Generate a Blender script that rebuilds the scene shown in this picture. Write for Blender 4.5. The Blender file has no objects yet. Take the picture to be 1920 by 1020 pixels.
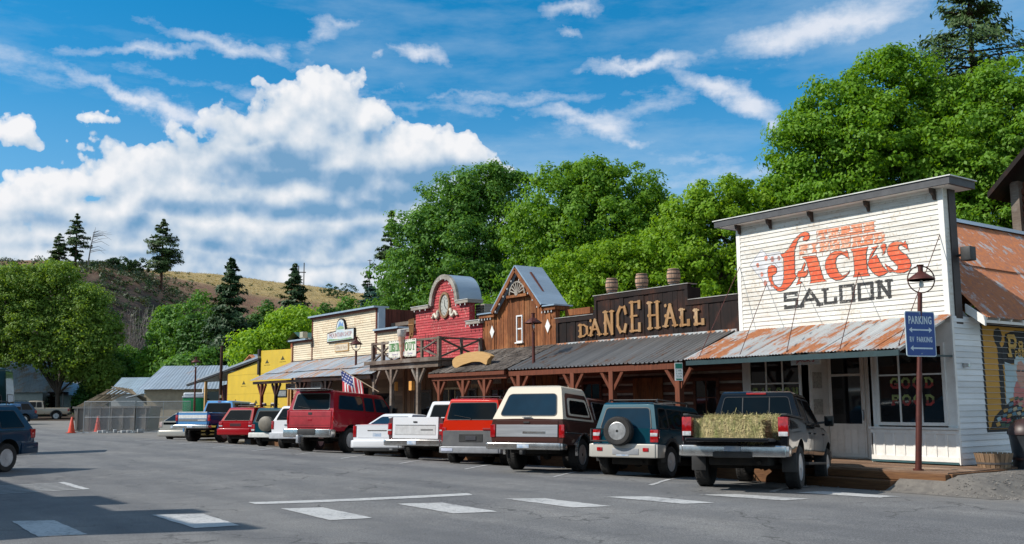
import bpy, bmesh, math, random
import numpy as np
from mathutils import Vector, Matrix, noise as mnoise
from mathutils.geometry import tessellate_polygon
R=math.radians
random.seed(7)
SC=bpy.context.scene
COL=SC.collection
# ---------------------------------------------------------------- materials
class NT:
    def __init__(s,m):
        m.use_nodes=True; s.t=m.node_tree; s.n=s.t.nodes; s.l=s.t.links
    def new(s,k,**kw):
        n=s.n.new(k)
        for a,b in kw.items():
            if a=='ins':
                for i,v in b.items(): n.inputs[i].default_value=v
            else: setattr(n,a,b)
        return n
    def link(s,a,b): s.l.new(a,b)
    def math(s,op,a,b=None,c=None,clamp=False):
        n=s.n.new('ShaderNodeMath'); n.operation=op; n.use_clamp=clamp
        for i,v in enumerate((a,b,c)):
            if v is None: continue
            if isinstance(v,(int,float)): n.inputs[i].default_value=v
            else: s.l.new(v,n.inputs[i])
        return n.outputs[0]
    def vmath(s,op,a,b=None):
        n=s.n.new('ShaderNodeVectorMath'); n.operation=op
        for i,v in enumerate((a,b)):
            if v is None: continue
            if isinstance(v,(tuple,list)): n.inputs[i].default_value=v
            else: s.l.new(v,n.inputs[i])
        return n
    def mix(s,f,a,b,mode='MIX'):
        n=s.n.new('ShaderNodeMix'); n.data_type='RGBA'; n.blend_type=mode
        for i,v in ((0,f),(6,a),(7,b)):
            if isinstance(v,(int,float)): n.inputs[i].default_value=v
            elif isinstance(v,(tuple,list)): n.inputs[i].default_value=(*v[:3],1)
            else: s.l.new(v,n.inputs[i])
        return n.outputs[2]
    def ramp(s,f,stops,mode='LINEAR'):
        n=s.n.new('ShaderNodeValToRGB'); n.color_ramp.interpolation=mode
        cr=n.color_ramp
        while len(cr.elements)<len(stops): cr.elements.new(.5)
        for e,(p,c) in zip(cr.elements,stops):
            e.position=p; e.color=(*c[:3],1) if isinstance(c,(tuple,list)) else (c,c,c,1)
        s.l.new(f,n.inputs[0]); return n.outputs[0]
    def coord(s,stretch=(1,1,1),which='Object',rot=(0,0,0)):
        tc=s.n.new('ShaderNodeTexCoord'); mp=s.n.new('ShaderNodeMapping')
        mp.inputs['Scale'].default_value=stretch; mp.inputs['Rotation'].default_value=rot
        s.l.new(tc.outputs[which],mp.inputs[0]); return mp.outputs[0]
    def noise(s,v,scale,detail=5,rough=.55,dist=0):
        n=s.n.new('ShaderNodeTexNoise'); n.inputs['Scale'].default_value=scale
        n.inputs['Detail'].default_value=detail; n.inputs['Roughness'].default_value=rough
        n.inputs['Distortion'].default_value=dist
        s.l.new(v,n.inputs['Vector']); return n.outputs['Fac']
    def island(s): return s.n.new('ShaderNodeNewGeometry').outputs['Random Per Island']
def base(m):
    nt=NT(m); b=nt.n['Principled BSDF']; return nt,b
MATS={}
def getm(name,fn):
    if name not in MATS:
        m=bpy.data.materials.new(name); fn(m); MATS[name]=m
    return MATS[name]
def bump(nt,b,h,strength,dist=.02):
    n=nt.n.new('ShaderNodeBump'); n.inputs['Strength'].default_value=strength; n.inputs['Distance'].default_value=dist
    nt.link(h,n.inputs['Height']); nt.link(n.outputs[0],b.inputs['Normal'])
def m_plain(name,c,rough=.6,metal=0,c2=None,scale=8,bumps=0,stretch=(1,1,1),coat=0,spec=None,isl=0):
    def f(m):
        nt,b=base(m)
        v=nt.coord(stretch); n=nt.noise(v,scale,6,.6)
        c2_=c2 or tuple(x*.8 for x in c)
        col=nt.mix(nt.ramp(n,[(.35,0.),(.65,1.)]),c,c2_)
        if isl:
            col=nt.mix(isl,col,nt.mix(nt.island(),(.35,.35,.35),(1.6,1.6,1.6)),'MULTIPLY')
        nt.link(col,b.inputs['Base Color']); b.inputs['Roughness'].default_value=rough
        b.inputs['Metallic'].default_value=metal
        if coat: b.inputs['Coat Weight'].default_value=coat; b.inputs['Coat Roughness'].default_value=.04
        if spec is not None: b.inputs['Specular IOR Level'].default_value=spec
        if bumps: bump(nt,b,nt.noise(v,scale*3,4,.6),bumps)
    return getm(name,f)
def m_paint(name,c,metal=.0,rough=.28,dust=1.0):
    # car paint: base + clear coat + a breath of dust towards the sills
    def f(m):
        nt,b=base(m)
        v=nt.coord(); n=nt.noise(v,1.3,6,.6); n2=nt.noise(v,22,4,.6)
        dust_=nt.math('MULTIPLY',nt.math('MULTIPLY',nt.ramp(n,[(.4,0.),(.75,1.)]),n2),.05)
        zz=nt.n.new('ShaderNodeSeparateXYZ'); nt.link(v,zz.inputs[0])
        low=nt.math('MULTIPLY',nt.math('SUBTRACT',.62,zz.outputs[2],clamp=True),.22)
        d=nt.math('MULTIPLY',nt.math('ADD',dust_,low,clamp=True),dust)
        nt.link(nt.mix(d,c,(.16,.14,.12)),b.inputs['Base Color'])
        b.inputs['Metallic'].default_value=metal
        nt.link(nt.math('ADD',nt.math('MULTIPLY',d,.7),rough),b.inputs['Roughness'])
        b.inputs['Coat Weight'].default_value=.7; b.inputs['Coat IOR'].default_value=1.38; b.inputs['Specular IOR Level'].default_value=.15
        nt.link(nt.math('ADD',nt.math('MULTIPLY',d,.5),.03),b.inputs['Coat Roughness'])
    return getm(name,f)
def m_glass(name='tinted_glass',c=(.0018,.0028,.0034)):
    def f(m):
        nt,b=base(m)
        v=nt.coord(); n=nt.noise(v,1.6,3,.5)
        nt.link(nt.mix(n,c,tuple(x*3 for x in c)),b.inputs['Base Color'])
        b.inputs['Roughness'].default_value=.04; b.inputs['IOR'].default_value=1.28
    return getm(name,f)
def m_wood(name,c1,c2,axis='Z',isl=.5,rough=.75,worn=None,scale=3):
    st={'Z':(9,9,.7),'Y':(9,.7,9),'X':(.7,9,9)}[axis]
    def f(m):
        nt,b=base(m)
        v=nt.coord(st); n=nt.noise(v,scale,8,.65,.3)
        v2=nt.coord(); blot=nt.noise(v2,1.1,5,.6)
        col=nt.mix(nt.ramp(n,[(.3,0.),(.7,1.)]),c1,c2)
        if worn: col=nt.mix(nt.math('MULTIPLY',nt.ramp(blot,[(.5,0.),(.72,1.)]),nt.ramp(n,[(.35,0.),(.6,1.)])),col,worn)
        col=nt.mix(isl,col,nt.mix(nt.island(),(.45,.45,.45),(1.5,1.5,1.5)),'MULTIPLY')
        nt.link(col,b.inputs['Base Color']); b.inputs['Roughness'].default_value=rough
        b.inputs['Specular IOR Level'].default_value=.25
        bump(nt,b,n,.5,.01)
    return getm(name,f)
def m_siding(name,c,dirt=(.3,.22,.14),amt=.5,axis=(.5,.5,6),isl=.12,worn=None):
    def f(m):
        nt,b=base(m)
        v=nt.coord(axis); n=nt.noise(v,2.2,9,.7)
        n2=nt.noise(nt.coord(),.7,6,.65)
        n3=nt.noise(nt.coord((1,1,1)),14,6,.7)
        d=nt.math('MULTIPLY',nt.ramp(n,[(.48,0.),(.8,1.)]),amt)
        d=nt.math('ADD',d,nt.math('MULTIPLY',nt.ramp(n2,[(.5,0.),(.8,1.)]),amt*.5),clamp=True)
        col=nt.mix(d,c,dirt)
        if worn: col=nt.mix(nt.ramp(nt.math('ADD',n3,nt.math('MULTIPLY',n2,.45)),[(.78,0.),(.86,.85)]),col,worn)
        col=nt.mix(isl,col,nt.mix(nt.island(),(.3,.3,.3),(1.5,1.5,1.5)),'MULTIPLY')
        nt.link(col,b.inputs['Base Color']); b.inputs['Roughness'].default_value=.65
        b.inputs['Specular IOR Level'].default_value=.3
        bump(nt,b,n,.3,.008)
    return getm(name,f)
def m_metalroof(name,steel,rusts,amount,along='X',rough=.45,metal=.55):
    st={'X':(.35,2.2,.35),'Y':(2.2,.35,2.2)}[along]
    def f(m):
        nt,b=base(m)
        v=nt.coord(st); n=nt.noise(v,1.6,8,.65,.4)
        v2=nt.coord(); n2=nt.noise(v2,.9,5,.6); n3=nt.noise(v2,9,6,.7)
        k=nt.math('ADD',nt.math('MULTIPLY',n,.6),nt.math('MULTIPLY',n2,.4))
        k=nt.math('ADD',k,nt.math('MULTIPLY',nt.math('SUBTRACT',n3,.5),.18))
        rust=nt.ramp(k,[(.56-amount*.16,0.),(.62-amount*.16,1.)])
        rc=nt.mix(nt.ramp(n3,[(.35,0.),(.7,1.)]),rusts[0],rusts[1])
        sc=nt.mix(nt.ramp(n,[(.3,0.),(.7,1.)]),steel,tuple(x*.72 for x in steel))
        sc=nt.mix(.35,sc,nt.mix(nt.island(),(.6,.6,.6),(1.3,1.3,1.3)),'MULTIPLY')
        nt.link(nt.mix(rust,sc,rc),b.inputs['Base Color'])
        nt.link(nt.math('MULTIPLY',nt.math('SUBTRACT',1,rust),metal),b.inputs['Metallic'])
        nt.link(nt.math('ADD',nt.math('MULTIPLY',rust,.4),rough),b.inputs['Roughness'])
        bump(nt,b,n3,.2,.01)
    return getm(name,f)
def m_leaf(name,c1,c2,trans=.4,scale=.7):
    def f(m):
        nt=NT(m); b=nt.n['Principled BSDF']; out=nt.n['Material Output']
        n=nt.noise(nt.coord(),scale,3,.6)
        at=nt.new('ShaderNodeAttribute',attribute_name='lv')
        k=nt.math('ADD',nt.math('MULTIPLY',nt.ramp(n,[(.3,0.),(.7,1.)]),.45),nt.math('MULTIPLY',at.outputs['Fac'],.55))
        col=nt.mix(k,c1,c2)
        nt.link(col,b.inputs['Base Color']); b.inputs['Roughness'].default_value=.55
        b.inputs['Specular IOR Level'].default_value=.3
        tr=nt.new('ShaderNodeBsdfTranslucent')
        nt.link(nt.mix(1.0,col,(1.25,1.15,.35),'MULTIPLY'),tr.inputs['Color'])
        mx=nt.new('ShaderNodeMixShader'); mx.inputs[0].default_value=trans
        nt.link(b.outputs[0],mx.inputs[1]); nt.link(tr.outputs[0],mx.inputs[2]); nt.link(mx.outputs[0],out.inputs[0])
    return getm(name,f)
# ---------------------------------------------------------------- objects
def tag(o,label=None,cat=None,group=None,kind=None):
    if label: o['label']=label
    if cat: o['category']=cat
    if group: o['group']=group
    if kind: o['kind']=kind
    return o
def thing(name,label,cat,loc=(0,0,0),rz=0,group=None):
    o=bpy.data.objects.new(name,None); COL.objects.link(o); o.location=loc; o.rotation_euler=(0,0,rz)
    o.empty_display_size=.2
    return tag(o,label,cat,group)
def wloc(p):
    l=Vector((0,0,0))
    while p is not None: l+=p.location; p=p.parent
    return l
def smooth(me,ang=35):
    me.polygons.foreach_set('use_smooth',[True]*len(me.polygons))
    try: me.set_sharp_from_angle(angle=R(ang))
    except Exception: pass
def wnorm(o):
    m=o.modifiers.new('wn','WEIGHTED_NORMAL'); m.keep_sharp=True; m.weight=80; return o
class MB:
    def __init__(s): s.v=[]; s.f=[]; s.m=[]
    def add(s,vs,fs,mi=0):
        o=len(s.v); s.v+= [tuple(p) for p in vs]
        s.f+=[tuple(i+o for i in f) for f in fs]; s.m+=[mi]*len(fs); return s
    def quad(s,a,b,c,d,mi=0): return s.add([a,b,c,d],[(0,1,2,3)],mi)
    def hexa(s,p,mi=0): # 8 pts: bottom 0-3 ccw, top 4-7
        return s.add(p,[(3,2,1,0),(4,5,6,7),(0,1,5,4),(1,2,6,5),(2,3,7,6),(3,0,4,7)],mi)
    def box(s,x0,x1,y0,y1,z0,z1,mi=0):
        if x0>x1:x0,x1=x1,x0
        if y0>y1:y0,y1=y1,y0
        if z0>z1:z0,z1=z1,z0
        return s.hexa([(x0,y0,z0),(x1,y0,z0),(x1,y1,z0),(x0,y1,z0),(x0,y0,z1),(x1,y0,z1),(x1,y1,z1),(x0,y1,z1)],mi)
    def bbox(s,x0,x1,y0,y1,z0,z1,r=.02,seg=2,mi=0,mat=None):
        bm=bmesh.new(); bmesh.ops.create_cube(bm,size=1)
        for v in bm.verts: v.co=Vector(((x0+x1)/2+v.co.x*abs(x1-x0),(y0+y1)/2+v.co.y*abs(y1-y0),(z0+z1)/2+v.co.z*abs(z1-z0)))
        r=min(r,abs(x1-x0)*.49,abs(y1-y0)*.49,abs(z1-z0)*.49)
        bmesh.ops.bevel(bm,geom=bm.edges[:],offset=r,segments=seg,affect='EDGES',profile=.6)
        return s.frombm(bm,mi,mat)
    def frombm(s,bm,mi=0,mat=None):
        if mat is not None: bm.transform(mat)
        bm.verts.index_update()
        vs=[v.co[:] for v in bm.verts]; fs=[[v.index for v in f.verts] for f in bm.faces]
        bm.free(); return s.add(vs,fs,mi)
    def bar(s,a,b,w,h,up=(0,0,1),mi=0):
        a=Vector(a);b=Vector(b);d=(b-a).normalized();u=Vector(up)
        sd=d.cross(u)
        if sd.length<1e-4: sd=d.cross(Vector((1,0,0)))
        sd.normalize(); u=sd.cross(d).normalized()
        p=[]
        for q in (a,b):
            p.append([q-sd*w/2-u*h/2,q+sd*w/2-u*h/2,q+sd*w/2+u*h/2,q-sd*w/2+u*h/2])
        return s.add(p[0]+p[1],[(0,1,2,3),(7,6,5,4),(0,4,5,1),(1,5,6,2),(2,6,7,3),(3,7,4,0)],mi)
    def tube(s,pts,rs,n=10,cap=True,mi=0):
        pts=[Vector(p) for p in pts]
        if isinstance(rs,(int,float)): rs=[rs]*len(pts)
        o=len(s.v); prev=None
        for i,p in enumerate(pts):
            d=(pts[min(i+1,len(pts)-1)]-pts[max(i-1,0)]).normalized()
            ref=Vector((0,0,1)) if abs(d.z)<.95 else Vector((1,0,0))
            if prev is None: a=d.cross(ref).normalized()
            else:
                a=(prev-d*prev.dot(d))
                a=a.normalized() if a.length>1e-5 else d.cross(ref).normalized()
            prev=a; b=d.cross(a)
            for k in range(n):
                t=2*math.pi*k/n; s.v.append(tuple(p+(a*math.cos(t)+b*math.sin(t))*rs[i]))
        for i in range(len(pts)-1):
            for k in range(n):
                k2=(k+1)%n
                s.f.append((o+i*n+k,o+i*n+k2,o+(i+1)*n+k2,o+(i+1)*n+k)); s.m.append(mi)
        if cap:
            s.f.append(tuple(o+k for k in range(n))[::-1]); s.m.append(mi)
            s.f.append(tuple(o+(len(pts)-1)*n+k for k in range(n))); s.m.append(mi)
        return s
    def lathe(s,prof,n=24,c=(0,0,0),axis='Z',mi=0):
        o=len(s.v)
        for r,h in prof:
            for k in range(n):
                t=2*math.pi*k/n; x,y=r*math.cos(t),r*math.sin(t)
                p={'Z':(x,y,h),'Y':(x,h,y),'X':(h,x,y)}[axis]
                s.v.append((p[0]+c[0],p[1]+c[1],p[2]+c[2]))
        for i in range(len(prof)-1):
            for k in range(n):
                k2=(k+1)%n; s.f.append((o+i*n+k,o+i*n+k2,o+(i+1)*n+k2,o+(i+1)*n+k)); s.m.append(mi)
        if prof[0][0]>1e-4: s.f.append(tuple(o+k for k in range(n))[::-1]); s.m.append(mi)
        if prof[-1][0]>1e-4: s.f.append(tuple(o+(len(prof)-1)*n+k for k in range(n))); s.m.append(mi)
        return s
    def prism(s,poly,fn,d0,d1,mi=0):
        """poly: 2-D outline; fn(u,v,d) -> point; solid between depths d0 and d1"""
        n=len(poly); o=len(s.v)
        a=[Vector(fn(u,v,d0)) for u,v in poly]; b=[Vector(fn(u,v,d1)) for u,v in poly]
        s.v+=[tuple(p) for p in a+b]
        for t in tessellate_polygon([[Vector((u,v,0)) for u,v in poly]]):
            s.f.append(tuple(o+i for i in t)); s.f.append(tuple(o+n+i for i in t[::-1])); s.m+=[mi,mi]
        for i in range(n):
            j=(i+1)%n; s.f.append((o+i,o+j,o+n+j,o+n+i)); s.m.append(mi)
        return s
    def build(s,name,mats,parent=None,sm=None,world=True,fixn=True,sh=None):
        me=bpy.data.meshes.new(name)
        off=wloc(parent) if (parent is not None and world) else Vector((0,0,0))
        me.from_pydata([(x-off.x,y-off.y,z-off.z) for x,y,z in s.v],[],s.f)
        ml=mats if isinstance(mats,(list,tuple)) else [mats]
        for m in ml: me.materials.append(m)
        if len(ml)>1: me.polygons.foreach_set('material_index',s.m)
        if fixn:
            bm=bmesh.new(); bm.from_mesh(me); bmesh.ops.recalc_face_normals(bm,faces=bm.faces[:]); bm.to_mesh(me); bm.free()
        if sm: smooth(me,sm)
        me.update()
        o=bpy.data.objects.new(name,me); COL.objects.link(o)
        if parent is not None: o.parent=parent
        return o
def rpoly(pts,r,n=4):
    out=[]; N=len(pts)
    for i in range(N):
        p=Vector(pts[i]);a=Vector(pts[i-1]);b=Vector(pts[(i+1)%N])
        da=(a-p);db=(b-p);rr=min(r,da.length*.45,db.length*.45)
        p1=p+da.normalized()*rr;p2=p+db.normalized()*rr
        for k in range(n+1):
            t=k/n; q=p1*(1-t)**2+p*2*t*(1-t)+p2*t*t; out.append((q.x,q.y))
    return out
def grow(pts,d):
    """outline offset outwards by d"""
    P=[Vector(p) for p in pts]; N=len(P)
    ar=sum(P[i].x*P[(i+1)%N].y-P[(i+1)%N].x*P[i].y for i in range(N))
    sg=1 if ar>0 else -1; out=[]
    for i in range(N):
        a=(P[i]-P[i-1]);b=(P[(i+1)%N]-P[i])
        if a.length<1e-7:a=b
        if b.length<1e-7:b=a
        n=Vector((a.y,-a.x)).normalized()+Vector((b.y,-b.x)).normalized()
        if n.length<1e-4: n=Vector((a.y,-a.x))
        n.normalize(); out.append(tuple(P[i]+n*d*sg))
    return out
# facade frames: FX(x) is a wall seen from the street (faces -X), s = world y ; FY(y) faces -Y, s = world x
def FX(X): return lambda u,v,d: (X-d,u,v)
def FY(Y): return lambda u,v,d: (u,Y-d,v)
def text_mesh(mb,txt,fn,u0,v0,h,width=None,d0=.004,d1=.010,dirn=-1,mi=0,cen=False,bold=0,sp=1.0):
    cu=bpy.data.curves.new('t','FONT'); cu.body=txt; cu.size=1; cu.extrude=0; cu.offset=bold; cu.resolution_u=3; cu.space_character=sp
    ob=bpy.data.objects.new('t',cu); COL.objects.link(ob)
    me=bpy.data.meshes.new_from_object(ob.evaluated_get(bpy.context.evaluated_depsgraph_get()))
    bpy.data.objects.remove(ob); bpy.data.curves.remove(cu)
    xs=[v.co.x for v in me.vertices]; ys=[v.co.y for v in me.vertices]
    if not xs: return
    x0,x1,y0,y1=min(xs),max(xs),min(ys),max(ys)
    sy=h/(y1-y0); sx=(width/(x1-x0)) if width else sy
    ox=-(x1-x0)*sx/2 if cen else 0
    pts=[fn(u0+dirn*((v.co.x-x0)*sx+ox),v0+(v.co.y-y0)*sy,d1) for v in me.vertices]
    mb.add(pts,[tuple(p.vertices) for p in me.polygons],mi)
    bpy.data.meshes.remove(me)
GL={'A':([[(0,0),(.5,1)],[(.5,1),(1,0)],[(.22,.38),(.78,.38)]],[(0,0),(1,0)]),
'B':([[(.15,0),(.15,1)],[(.15,1),(.7,1),(.9,.85),(.9,.65),(.7,.53),(.15,.53)],[(.7,.53),(1,.4),(1,.14),(.75,0),(.15,0)]],[(.15,0),(.15,1)]),
'C':([[(.95,.75),(.8,1),(.3,1),(0,.75),(0,.25),(.3,0),(.8,0),(.95,.25)]],[]),
'D':([[(.15,0),(.15,1)],[(.15,1),(.6,1),(1,.75),(1,.25),(.6,0),(.15,0)]],[(.15,0),(.15,1)]),
'E':([[(.15,0),(.15,1)],[(.15,1),(.95,1),(.95,.8)],[(.15,.52),(.7,.52)],[(.15,0),(.95,0),(.95,.22)]],[(.15,0),(.15,1)]),
'F':([[(.15,0),(.15,1)],[(.15,1),(.95,1),(.95,.8)],[(.15,.52),(.7,.52)]],[(.15,0)]),
'G':([[(.95,.78),(.8,1),(.3,1),(0,.75),(0,.25),(.3,0),(.95,0),(.95,.42),(.6,.42)]],[]),
'H':([[(.15,0),(.15,1)],[(.85,0),(.85,1)],[(.15,.5),(.85,.5)]],[(.15,0),(.15,1),(.85,0),(.85,1)]),
'I':([[(.5,0),(.5,1)]],[(.5,0),(.5,1)]),
'K':([[(.15,0),(.15,1)],[(.9,1),(.2,.45)],[(.4,.6),(.95,0)]],[(.15,0),(.15,1),(.9,1),(.95,0)]),
'L':([[(.2,0),(.2,1)],[(.2,0),(.95,0),(.95,.25)]],[(.2,1)]),
'N':([[(.12,0),(.12,1)],[(.12,1),(.88,0)],[(.88,0),(.88,1)]],[(.12,0),(.88,1),(.12,1)]),
'O':([[(.3,1),(.7,1),(1,.75),(1,.25),(.7,0),(.3,0),(0,.25),(0,.75),(.3,1)]],[]),
'P':([[(.15,0),(.15,1)],[(.15,1),(.8,1),(1,.85),(1,.62),(.8,.47),(.15,.47)]],[(.15,0),(.15,1)]),
'R':([[(.15,0),(.15,1)],[(.15,1),(.75,1),(.95,.85),(.95,.65),(.75,.5),(.15,.5)],[(.55,.5),(.95,0)]],[(.15,0),(.95,0)]),
'S':([[(.95,.78),(.8,1),(.2,1),(0,.85),(0,.62),(.2,.5),(.8,.5),(1,.38),(1,.15),(.8,0),(.2,0),(0,.22)]],[]),
'T':([[(.5,0),(.5,1)],[(0,.8),(0,1),(1,1),(1,.8)]],[(.5,0)]),
'U':([[(.1,1),(.1,.2),(.3,0),(.7,0),(.9,.2),(.9,1)]],[(.1,1),(.9,1)]),
'W':([[(0,1),(.25,0),(.5,.8),(.75,0),(1,1)]],[(0,1),(1,1)]),
'Q':([[(.0,0),(0,1),(1,1),(1,0),(0,0)]],[]),'q':([[(1,.9),(1,1),(0,1),(0,.53),(1,.53),(1,0),(0,0),(0,.1)]],[])}
def glyph(mb,ch,fn,ua,ub,v0,v1,w,ser=None,d=.01,th=.006,mi=0,ww=None):
    """slab letter between ua (left edge) and ub (right edge)"""
    if ch not in GL: return
    paths,sers=GL[ch]; k=0; sg=1 if ub>ua else -1; W=abs(ub-ua)-w; H=abs(v1-v0)-w
    def P(a): return Vector((ua+sg*(w/2+a[0]*W),v0+w/2+a[1]*H))
    ww=ww or w
    def seg(a,b,w_):
        nonlocal k
        dv=(b-a)
        if dv.length<1e-5:return
        dn=dv.normalized(); n=Vector((-dn.y,dn.x))*w_/2; e=dn*w_*.42
        k+=1; dd=d+k*.0006
        mb.prism([tuple(a-e+n),tuple(b+e+n),tuple(b+e-n),tuple(a-e-n)],fn,dd,dd+th,mi)
    for p in paths:
        for a,b in zip(p,p[1:]):
            A,B=P(a),P(b)
            seg(A,B,w if abs((B-A).y)>abs((B-A).x)*.7 else ww)
    sl=ser if ser is not None else w*.9
    if sl>0:
        for q in sers:
            A=P(q); seg(A-Vector((sl,0)),A+Vector((sl,0)),ww*.8)
def slab(mb,txt,fn,u0,u1,v0,v1,w,gap=.22,**kw):
    n=len(txt); cw=(u1-u0)/(n+(n-1)*gap)
    for i,c in enumerate(txt):
        a=u0+i*cw*(1+gap); glyph(mb,c,fn,a,a+cw,v0,v1,w,**kw)
# ---------------------------------------------------------------- ground height
def gz(x,y):
    z=.011*min(max(y-54,0),75)
    if 2<y<60:
        e=min(1,(y-2)/5)*min(1,(60-y)/6); t=min(1,max(0,(x-7)/6)); t=t*t*(3-2*t)
        z+=e*(.112*t-.066*min(max(x-14.7,0),3.2))
    return z
SAZ,SEL=-66,40.5
TOSUN=Vector((math.sin(R(SAZ))*math.cos(R(SEL)),math.cos(R(SAZ))*math.cos(R(SEL)),math.sin(R(SEL))))
# ================================================================ vehicles
# local frame: +X forwards, +Y left, origin on the ground under the rear axle
TYRE=m_plain('tyre_rubber',(.012,.012,.013),.85,0,(.03,.028,.026),3,.3)
BLACKPL=m_plain('black_plastic',(.015,.015,.016),.55,0,(.03,.03,.03),6,.1)
UNDER=m_plain('underbody',(.01,.01,.01),.9,0,(.03,.025,.02),4)
CHROME=m_plain('chrome',(.60,.59,.57),.2,.85,(.40,.39,.38),5)
ALLOY=m_plain('wheel_alloy',(.60,.61,.62),.35,.35,(.40,.40,.41),5)
STEELW=m_plain('wheel_steel',(.55,.55,.55),.35,.7,(.3,.3,.3),6)
REDL=m_plain('tail_red',(.42,.008,.01),.12,0,(.22,.004,.006),14,coat=1)
AMBER=m_plain('lamp_amber',(.6,.16,.02),.15,0,(.4,.1,.01),14,coat=1)
CLEARL=m_plain('lamp_clear',(.6,.6,.6),.12,0,(.35,.35,.37),20,coat=1)
PLATE=m_plain('number_plate',(.6,.62,.65),.4,0,(.3,.4,.55),9)
GLASS=m_glass()
GLASSB=m_glass('blue_glass',(.003,.012,.022))
SEAM=m_plain('panel_gap',(.006,.006,.006),.8)
def lerp(a,b,t): return a+(b-a)*t
def interp(pr,x):
    if x<=pr[0][0]: return pr[0][1]
    for (x0,z0),(x1,z1) in zip(pr,pr[1:]):
        if x<=x1: return lerp(z0,z1,(x-x0)/(x1-x0+1e-9))
    return pr[-1][1]
def applymods(o,ang=38):
    dg=bpy.context.evaluated_depsgraph_get(); dg.update()
    me=bpy.data.meshes.new_from_object(o.evaluated_get(dg)); old=o.data
    o.modifiers.clear(); o.data=me; bpy.data.meshes.remove(old); smooth(me,ang)
class Car:
    def __init__(s,name,label,x,y,th,cat,paint,W,ro,wb,fo,zb,top,r,tw=.24,track=None,bed=None,group='vehicles parked nose-in along the boardwalk',lower=None,arch=None,rim='alloy',wellr=None,dz=0):
        s.W=W;s.h=W/2;s.ro=ro;s.wb=wb;s.fo=fo;s.zb=zb;s.top=top;s.r=r;s.paint=paint
        sc=1
        if x>14.5 and y<60: x*=.93; y*=.93; sc=.94
        s.root=thing(name,label,cat,(x,y,gz(x,y)+dz),R(90-th),group)
        s.root.rotation_euler.y=math.asin((gz(x,y)-gz(x+math.sin(R(th))*wb,y+math.cos(R(th))*wb))/wb)
        s.root.scale=(sc,sc,sc)
        tr=(track or W-.3)
        mb=MB(); h=s.h
        x0,x1=-ro,wb+fo
        xs=sorted(set([x0,x0+.04,x0+.3,x1-.7,x1-.35,x1-.1,x1]+[p[0] for p in top if x0<p[0]<x1]+[0,wb*.5,wb]))
        rings=[]
        for X in xs:
            t=1
            if X<x0+.03: t=.965
            elif X<x0+.2: t=.985
            if X>x1-.75: t=1-.16*((X-(x1-.75))/.75)**2
            zt=interp(top,X); b=zb+(.1 if X>x1-.2 else 0)
            H=zt-b
            hw=[(h*.80,b),(h*.955,b+.05),(h*.985,b+H*.28),(h,b+H*.55),(h*.985,b+H*.8),(h*.955,b+H*.955),(h*.90,zt),(h*.35,zt+.012)]
            ring=[(X,y_*t,z_) for y_,z_ in hw]+[(X,-y_*t,z_) for y_,z_ in hw[::-1]]
            rings.append(ring)
        n=len(rings[0])
        vs=[p for r_ in rings for p in r_]; fs=[]
        for i in range(len(rings)-1):
            for k in range(n):
                k2=(k+1)%n; fs.append((i*n+k,i*n+k2,(i+1)*n+k2,(i+1)*n+k))
        fs.append(tuple(range(n))[::-1]); fs.append(tuple((len(rings)-1)*n+k for k in range(n)))
        mb.add(vs,fs)
        ml=[paint,UNDER]
        body=mb.build('body',ml,s.root,world=False)
        s.body=body
        cut=MB(); wr=wellr or r*1.17
        for X in (0,wb):
            for sg in (1,-1):
                ya,yb=sorted((sg*(h-.34),sg*(h+.3)))
                cut.lathe([(wr,ya),(wr,yb)],28,(X,0,r*1.02),'Y',1)
        if bed:
            bx0,bx1,bz,bt=bed
            cut.box(bx0,bx1,-(h*.93-bt),h*.93-bt,bz,3,1)
            cut.m=[1]*len(cut.f)
        co=cut.build('cutter',[paint,UNDER],s.root,world=False)
        md=body.modifiers.new('b','BOOLEAN'); md.operation='DIFFERENCE'; md.object=co; md.solver='EXACT'
        applymods(body); wnorm(body); bpy.data.objects.remove(co)
        # chassis under the body
        ch=MB(); ch.bbox(-ro+.25,wb+fo-.3,-h*.55,h*.55,zb-.1,zb+.05,.03)
        for X in (0,wb): ch.tube([(X,-tr/2,r),(X,tr/2,r)],.05,8)
        ch.lathe([(.0,-.12),(.12,-.07),(.14,0),(.12,.07),(0,.12)],10,(0,0,r),'Y')
        ch.tube([(-ro+.15,-h*.4,zb-.05),(.4,-h*.4,zb-.02)],.035,8)
        ch.build('chassis',UNDER,s.root,40,world=False)
        for X in (0,wb):
            for sg in (1,-1): s.wheel(X,sg*tr/2,r,tw,sg,rim)
        if arch:
            mat,ww,op=arch
            for X in (0,wb):
                for sg in (1,-1):
                    a=MB(); N=18; vs=[];fs=[]
                    for k in range(N+1):
                        t=math.pi*(-.08+1.16*k/N)
                        for rr,yy in ((wr-.02,h-.06),(wr-.01,h+op),(wr+ww,h+op*.6),(wr+ww,h-.06)):
                            vs.append((X+rr*math.cos(t),sg*yy,r*1.02+rr*math.sin(t)))
                    for k in range(N):
                        for q in range(3): fs.append((k*4+q,k*4+q+1,k*4+q+5,k*4+q+4))
                    a.add(vs,fs).build('wheel_arch',mat,s.root,30,world=False)
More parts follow.
